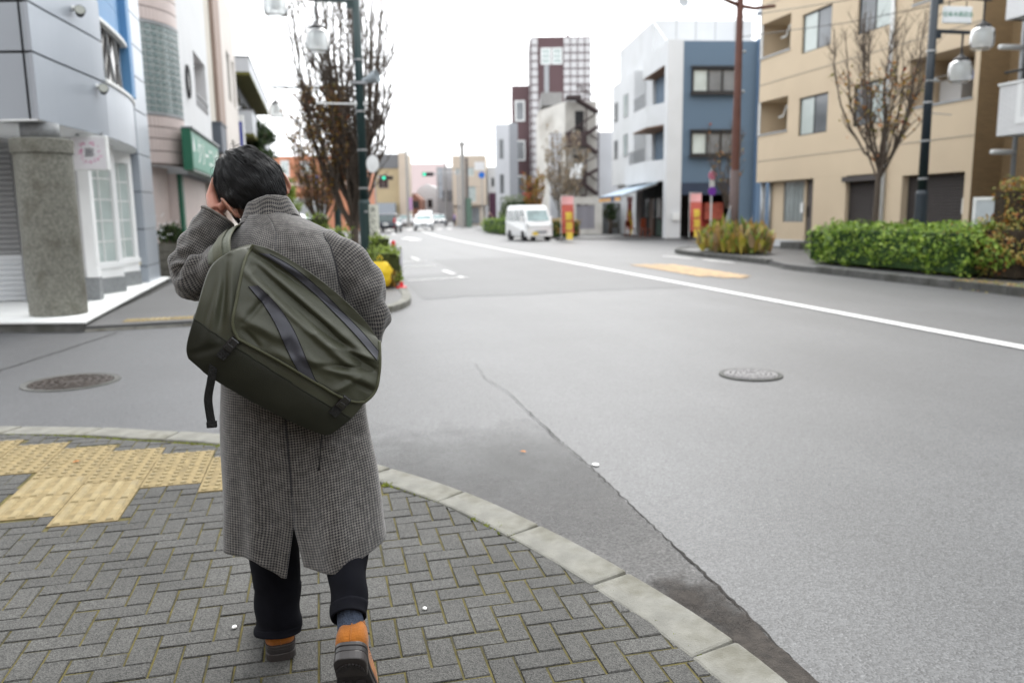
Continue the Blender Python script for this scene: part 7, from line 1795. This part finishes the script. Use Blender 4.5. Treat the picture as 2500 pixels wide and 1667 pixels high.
# utility poles, traffic lights, far signs
CON = M('concrete_pole', (.30,.295,.28), .8, var=.1)
up_ = thing('utility_pole', 'tall concrete utility pole with a short cross arm down the street', 'pole', (15.95,88.8,0))
b = MB(); b.tube([(0,0,0),(0,0,9.2)], [.32,.22], 12); b.tube([(0,0,9.2),(0,0,13.8)], [.12,.05], 8); b.build('shaft', CON, up_); b = MB(); b.box(-1.3,1.0,-.06,.06,9.0,9.12); b.ell((0,0,9.05),(.35,.25,.3),8,6); b.build('cross_arm', CON, up_); b = MB(); b.box(.3,.9,-.3,.1,0,3.2); b.build('green_cabinet', M('cabinet_green', (.14,.22,.17), .6, var=.1), up_); b = MB(); b.box(.36,.62,-.1,.1,3.0,7.6); b.build('cable_duct', M('duct_dark', (.13,.11,.105), .7, var=.1), up_)
u2 = thing('utility_pole', 'thin pale steel pole with a dark lamp arm further down the street', 'pole', (16.9,107,0))
b = MB(); b.tube([(0,0,0),(0,0,11.4)], [.20,.09], 10); b.build('shaft', FR_G, u2); b = MB(); b.box(-1.3,0,-.06,.06,10.9,11.0); b.box(-1.6,-.5,-.16,.16,10.75,10.95); b.build('lamp_arm', FR_D, u2); b = MB(); b.box(-.9,-.5,-.2,.2,3.6,7.5); b.build('banner_cluster', M('cluster_grey', (.36,.40,.45), .7, var=.2, scale=3), u2)
u3 = thing('utility_pole', 'grey pole by the tan house on the left side of the street', 'pole', (11.1,100.5,0)); b = MB(); b.tube([(0,0,0),(0,0,9.6)], [.22,.14], 10); b.build('shaft', CON, u3); b = MB(); b.box(-1.6,1.2,-.05,.05,9.0,9.1); b.build('cross_arm', CON, u3); b = MB(); b.box(.1,.5,-.1,.1,2.0,3.6); b.build('pink_sign', M('far_sign_pink', (.45,.25,.48), .6, var=.1), u3)
SIGE = M('signal_green_glow', (.05,.6,.4), .4, var=0, em=(.02,1,.55), ems=.4)
def signal(x, y, z, label, arm):
    r_ = thing('traffic_light', label, 'traffic light', (x,y,0), R(-13.5)); b = MB(); b.box(-.15,1.15,-.12,.12,z-.22,z+.22); b.build('housing', FR_D, r_, bevel=.03)
    for k in range(3):
        b = MB(Matrix.Translation((.1+.4*k,-.13,z)) @ Matrix.Rotation(R(90),4,'X')); b.lathe([(.01,-.01),(.17,-.01),(.17,.03),(.01,.03)], n=16); b.build('green_lens' if k == 0 else 'lens', SIGE if k == 0 else PANE_D, r_)
        b = MB(); b.tube([(.1+.4*k-.17,-.14,z+.05),(.1+.4*k-.1,-.3,z+.17),(.1+.4*k+.1,-.3,z+.17),(.1+.4*k+.17,-.14,z+.05)], .015, 4); b.build('visor', FR_D, r_)
    b = MB(); b.tube([(1.0 if arm > 0 else 0,.05,z),(arm,.05,z+.1)], .06, 8); b.tube([(arm,.05,0),(arm,.05,z+.6)], .10, 10); b.build('support_pole', FR_G, r_)
signal(7.8,95.8,5.75,'green traffic light in front of the tan house',-1.0); signal(12.4,94.7,6.1,'green traffic light over the middle of the far crossing',4.0)
xs = thing('stop_sign', 'small red sign above the hedge behind the white van', 'sign', (16.2,61.5,0), R(-13.5)); b = MB(); b.cyl(0,.03,0,3.0,.04,8); b.build('post', FR_G, xs); b = MB(); b.prismy([(-.42,3.05),(.42,3.05),(.0,2.35)], -.02, .02); b.build('red_triangle', M('sign_red', (.55,.06,.06), .5, var=.05), xs)
bc = thing('direction_sign', 'small round blue sign near the utility pole', 'sign', (17.6,86.3,0), R(-13.5)); b = MB(); b.cyl(0,.04,0,6.6,.05,8); b.build('post', FR_G, bc); b = MB(Matrix.Translation((0,-.02,5.6)) @ Matrix.Rotation(R(90),4,'X')); b.lathe([(.01,-.02),(.34,-.02),(.34,.02),(.01,.02)], n=20); b.build('blue_disc', M('sign_blue_far', (.02,.16,.60), .5, var=.05), bc); b = MB(); b.box(-.75,.35,-.02,.02,6.1,7.0); b.build('white_panel', WHITE_C, bc)
bl = thing('road_sign', 'round blue road sign in front of the orange brick house', 'sign', (.6,49.5,0), R(-13.5)); b = MB(); b.cyl(0,.04,0,3.6,.035,8); b.build('post', FR_G, bl); b = MB(Matrix.Translation((-.55,-.02,3.62)) @ Matrix.Rotation(R(90),4,'X')); b.lathe([(.01,-.02),(.26,-.02),(.26,.02),(.01,.02)], n=20); b.build('blue_disc', M('sign_blue_near', (.02,.13,.50), .5, var=.05), bl); b = MB(); b.tube([(0,.04,3.6),(-.55,.04,3.6)], .025, 6); b.build('arm', FR_G, bl)

# ------------------------------------------------------------------ vehicles
CARW = M('car_paint_white', (.72,.73,.73), .25, var=.02, coat=.6, spec=.5); CARN = M('car_paint_navy', (.012,.016,.030), .22, var=.03, coat=.7); CARS = M('car_paint_silver', (.52,.53,.54), .28, metal=.3, var=.02, coat=.5)
TYRE = M('tyre', (.016,.016,.016), .8, var=.1); RIM = M('rim_steel', (.34,.35,.36), .35, metal=.7, var=.05); GLASS = M('car_glass', (.05,.075,.075), .05, var=.2, spec=.7); GLASS_L = M('windscreen_reflecting', (.22,.30,.30), .07, var=.35, scale=1.5, spec=.7)
LENS = M('headlight_lens', (.55,.57,.58), .1, var=.1); TAIL = M('tail_lamp', (.50,.03,.03), .3, var=.05); PLATE = M('plate_white', (.72,.72,.70), .5, var=.02); PLATE_Y = M('plate_yellow', (.62,.45,.05), .5, var=.02); GRILL = M('grille_dark', (.03,.03,.032), .5, var=.1); GRILL_G = M('grille_grey', (.28,.29,.30), .5, var=.1)
def car(name, label, loc, rot, prof, W_, paint, glass_f, side_w, wheels, front, group=None, cat='car', roof=None):
    # nose toward -y; prof = list of (y, z) outline from nose bottom over the roof to the tail bottom
    r_ = thing(name, label, cat, loc, rot, group); n = len(prof); zmx = max(p[1] for p in prof); b = MB(); secs = []
    xs_ = [-1,-.94,-.6,.6,.94,1]
    def tum(z): return 1-.13*max(0,(z-zmx*.55)/(zmx*.45))
    for xk in xs_:
        e = .0 if abs(xk) < .95 else .05
        secs.append([b.P((xk*W_/2*tum(p[1]), p[0]*(1-e*.35)+(0 if True else 0), p[1]-(e*.5 if p[1] > zmx*.9 else 0))) for p in prof])
    for i in range(5):
        for k in range(n): b.F([secs[i][k],secs[i+1][k],secs[i+1][(k+1)%n],secs[i][(k+1)%n]])
    b.F(secs[0]); b.F(secs[-1][::-1]); b.build('body', paint, r_, bevel=.03)
    if roof:
        b = MB(); b.box(-W_*.42,W_*.42,roof[0],roof[1],zmx+.0,zmx+.018); b.build('roof_sky_reflection', roof[2], r_)  # pale plate on the roof stands in for the reflected sky
    for i0, nm in glass_f:                                # glass panels laid on profile segments
        a, c = prof[i0], prof[i0+1]; b = MB(); dy, dz = c[0]-a[0], c[1]-a[1]; d = math.hypot(dy,dz); ny, nz = -dz/d*.012, dy/d*.012
        if nz < 0 and abs(dy) > abs(dz)*.2: ny, nz = -ny, -nz
        if abs(dz) >= abs(dy)*5: ny, nz = (-.012,0) if a[0] < 0 else (.012,0)
        p0 = (lerp(a[0],c[0],.10)+ny, lerp(a[1],c[1],.10)+nz); p1 = (lerp(a[0],c[0],.92)+ny, lerp(a[1],c[1],.92)+nz); w0, w1 = W_*.42*tum(p0[1]), W_*.42*tum(p1[1])
        b.quad((-w0,*p0),(w0,*p0),(w1,*p1),(-w1,*p1)); b.build(nm, GLASS_L if nm == 'windscreen' else GLASS, r_)
    for s in (-1,1):
        for (y0,y1,z0,z1) in side_w:
            b = MB(); o_ = .012; b.poly([(s*(W_/2*tum(z0)+o_),y0,z0),(s*(W_/2*tum(z0)+o_),y1,z0),(s*(W_/2*tum(z1)+o_),y1-.05,z1),(s*(W_/2*tum(z1)+o_),y0+.08,z1)][::s]); b.build('side_window', GLASS, r_)
        for (y,rw_) in wheels:
            b = MB(Matrix.Translation((s*(W_/2-.09),y,rw_)) @ Matrix.Rotation(R(90)*s,4,'Y')); b.lathe([(rw_*.55,-.09),(rw_*.93,-.09),(rw_,-.05),(rw_,.06),(rw_*.93,.105),(rw_*.62,.105)], n=22); wh = b.build('wheel', TYRE, r_)
            b = MB(Matrix.Translation((s*(W_/2-.09),y,rw_)) @ Matrix.Rotation(R(90)*s,4,'Y')); b.lathe([(.03,.085),(rw_*.35,.10),(rw_*.61,.09),(rw_*.61,.04),(.03,.04)], n=18); b.build('rim', RIM, wh)
            b = MB(Matrix.Translation((s*(W_/2+.004),y,rw_)) @ Matrix.Rotation(R(90)*s,4,'Y')); b.lathe([(rw_*1.02,-.01),(rw_*1.14,-.01),(rw_*1.14,.004),(rw_*1.02,.004)], n=22) if False else b.lathe([(.02,-.02),(rw_*1.12,-.02),(rw_*1.12,.002),(.02,.002)], n=22); b.build('wheel_arch', GRILL, r_)
    front(r_, W_)
    return r_
def detail(r_, nm, mat, x0,x1,y0,y1,z0,z1, bev=.01):
    b = MB(); b.box(x0,x1,y0,y1,z0,z1); return b.build(nm, mat, r_, bevel=bev)
VAN = [(-1.66,.24),(-1.70,.45),(-1.69,.80),(-1.60,.98),(-1.18,1.66),(-1.0,1.84),(-.5,1.89),(1.4,1.88),(1.62,1.80),(1.68,1.0),(1.70,.26)]
def van_front(r_, W_):
    for s in (-1,1): detail(r_,'headlight',LENS,s*.66-.10,s*.66+.06,-1.725,-1.64,.70,.90) if s < 0 else detail(r_,'headlight',LENS,.60,.72,-1.725,-1.64,.70,.90)
    detail(r_,'grille',GRILL_G,-.30,.42,-1.725,-1.69,.38,.56); detail(r_,'number_plate',PLATE_Y,-.42,-.10,-1.74,-1.70,.30,.47); detail(r_,'bonnet_line',GRILL_G,-.55,.55,-1.708,-1.69,.765,.78,0); detail(r_,'bumper',CARW,-.73,.73,-1.735,-1.66,.24,.37)
    for s in (-1,1): detail(r_,'door_mirror',CARW,min(s*.74,s*.90),max(s*.74,s*.90),-1.25,-1.14,1.05,1.27)
    detail(r_,'wiper',GRILL,-.3,.35,-1.585,-1.57,1.01,1.03,0)
car('kei_van', 'small white van parked at the roadside facing the camera', (11.26,42.7,0), R(6), VAN, 1.48, CARW, [(3,'windscreen')], [(-1.12,-.35,1.05,1.62),(-.27,.55,1.05,1.62),(.62,1.50,1.05,1.62)], [(-1.10,.27),(1.0,.27)], van_front, cat='van')
HAT = [(-1.75,.30),(-1.78,.62),(-1.72,.88),(-1.45,1.50),(-1.25,1.62),(.6,1.60),(1.05,1.35),(1.75,1.0),(2.0,.82),(2.02,.30)]
def hat_rear(r_, W_):
    for s in (-1,1): detail(r_,'tail_lamp',TAIL,min(s*.66,s*.83),max(s*.66,s*.83),-1.76,-1.66,.82,1.22)
    detail(r_,'number_plate',PLATE,-.20,.20,-1.81,-1.77,.62,.82); detail(r_,'rear_bumper',GRILL,-.82,.82,-1.83,-1.74,.30,.52)
    for s in (-1,1): detail(r_,'reflector',TAIL,min(s*.6,s*.78),max(s*.6,s*.78),-1.84,-1.825,.42,.47,0)
car('hatchback', 'dark navy hatchback seen from the rear, driving away on the left lane', (6.0,69.5,0), R(-14), HAT, 1.72, CARN, [(2,'rear_window')], [(-1.1,-.1,1.0,1.45),(0,.85,1.0,1.42)], [(-1.2,.30),(1.3,.30)], hat_rear, group='cars on the street', roof=(-1.2,.55,CARS))
SED = [(-2.1,.28),(-2.14,.55),(-2.05,.76),(-1.1,.93),(-.45,1.42),(-.2,1.50),(.9,1.48),(1.6,1.02),(2.1,.95),(2.15,.30)]
def sed_front(r_, W_):
    for s in (-1,1): detail(r_,'headlight',LENS,min(s*.50,s*.80),max(s*.50,s*.80),-2.13,-2.0,.60,.74)
    detail(r_,'grille',GRILL,-.32,.32,-2.16,-2.1,.50,.66); detail(r_,'number_plate',PLATE,-.18,.18,-2.18,-2.13,.36,.50); detail(r_,'lower_grille',GRILL_G,-.78,.78,-2.155,-2.08,.28,.36)
    for s in (-1,1): detail(r_,'door_mirror',CARW,min(s*.84,s*1.0),max(s*.84,s*1.0),-.9,-.78,.92,1.06)
    for s in (-1,1): detail(r_,'fog_lamp',GRILL,min(s*.52,s*.78),max(s*.52,s*.78),-2.17,-2.1,.34,.50)
car('sedan', 'white car coming toward the camera in the right lane at the far crossing', (9.88,76.4,0), R(-8), SED, 1.76, CARW, [(3,'windscreen')], [(-.7,.25,.95,1.38),(.32,1.2,.95,1.36)], [(-1.35,.31),(1.35,.31)], sed_front, group='cars on the street')
def sed_rear(r_, W_):
    for s in (-1,1): detail(r_,'headlight',LENS,min(s*.50,s*.80),max(s*.50,s*.80),-2.13,-2.0,.60,.74)
    detail(r_,'number_plate',PLATE,-.18,.18,-2.17,-2.12,.5,.64); detail(r_,'bumper',GRILL_G,-.8,.8,-2.16,-2.08,.28,.42)
car('sedan', 'silver white car waiting beyond the far crossing, right of the navy hatchback', (11.3,105.0,0), R(-8), SED, 1.8, CARS, [(3,'windscreen')], [(-.7,.25,.95,1.38),(.32,1.2,.95,1.36)], [(-1.35,.31),(1.35,.31)], sed_rear, group='cars on the street')
car('box_van', 'white van following close behind the white car', (12.3,93.5,0), R(-8), VAN, 1.8, CARW, [(3,'windscreen')], [(-1.12,-.35,1.05,1.62),(-.27,.55,1.05,1.62)], [(-1.10,.27),(1.0,.27)], van_front, group='cars on the street', cat='van')
car('sedan', 'white parked car with a dark side behind the left tree trunks', (-1.15,36.0,.06), R(60), SED, 1.74, CARW, [(3,'windscreen')], [(-.7,.25,.95,1.38),(.32,1.2,.95,1.36)], [(-1.35,.31),(1.35,.31)], sed_front, group='cars on the street')
car('sedan', 'dark parked car right of the white van, by the far pale pole', (15.0,101.0,0), R(-8), SED, 1.74, CARN, [(3,'windscreen')], [(-.7,.25,.95,1.38),(.32,1.2,.95,1.36)], [(-1.35,.31),(1.35,.31)], sed_rear, group='cars on the street')
# two far pedestrians, a few pixels tall
CL_D = M('far_coat_navy', (.02,.022,.035), .9, var=.1); CL_P = M('far_coat_lilac', (.22,.20,.34), .9, var=.1)
def walker(x, y, label, top, seed):
    q = random.Random(seed); r_ = thing('person', label, 'person', (x,y,0), R(-13.5), 'people walking far down the street')
    b = MB(); b.ell((0,0,1.58),(.085,.10,.12),10,8); b.tube([(0,0,1.5),(0,0,1.4),(0,0,1.1),(0,0,.88)], [.05,.15,.15,.15], 10)
    for s in (-1,1):
        b.tube([(s*.15,0,1.38),(s*.22,.03,1.1),(s*.2,-.08*s,.85)], [.055,.045,.035], 8); b.tube([(s*.08,0,.9),(s*.09,.06*s,.5),(s*.09,-.10*s,.08),(s*.09,-.10*s-.12,.03)], [.085,.06,.045,.035], 8)
    o = b.build('body', SKIN, r_, smooth=True); m_ = o.modifiers.new('r','REMESH'); m_.mode = 'VOXEL'; m_.voxel_size = .03; m_.use_smooth_shade = True
    b = MB(); b.tube([(0,0,1.45),(0,0,1.36),(0,0,1.1),(0,0,.75)], [.08,.19,.18,.21], 12); b.build('coat', top, r_, smooth=True)
    for s in (-1,1): b = MB(); b.tube([(s*.08,0,.9),(s*.09,.06*s,.5),(s*.09,-.10*s,.10)], [.095,.075,.06], 8); b.build('trouser_leg', CL_D, r_, smooth=True)
    b = MB(); b.ell((0,.01,1.62),(.095,.11,.11),10,8); b.build('hair', HAIR, r_, smooth=True)
walker(20.4,95.5,'far pedestrian in dark clothes near the purple entrance of the low white house',CL_D,1); walker(16.8,100.0,'far pedestrian in a lilac top by the grey utility pole',CL_P,2)

round_tree('potted_bush', 'small dark bush in front of the grey block wall beside the awning cafe', (18.5,49.3,.06), 1.9, .55, 500, .09, L_DRK, .8)
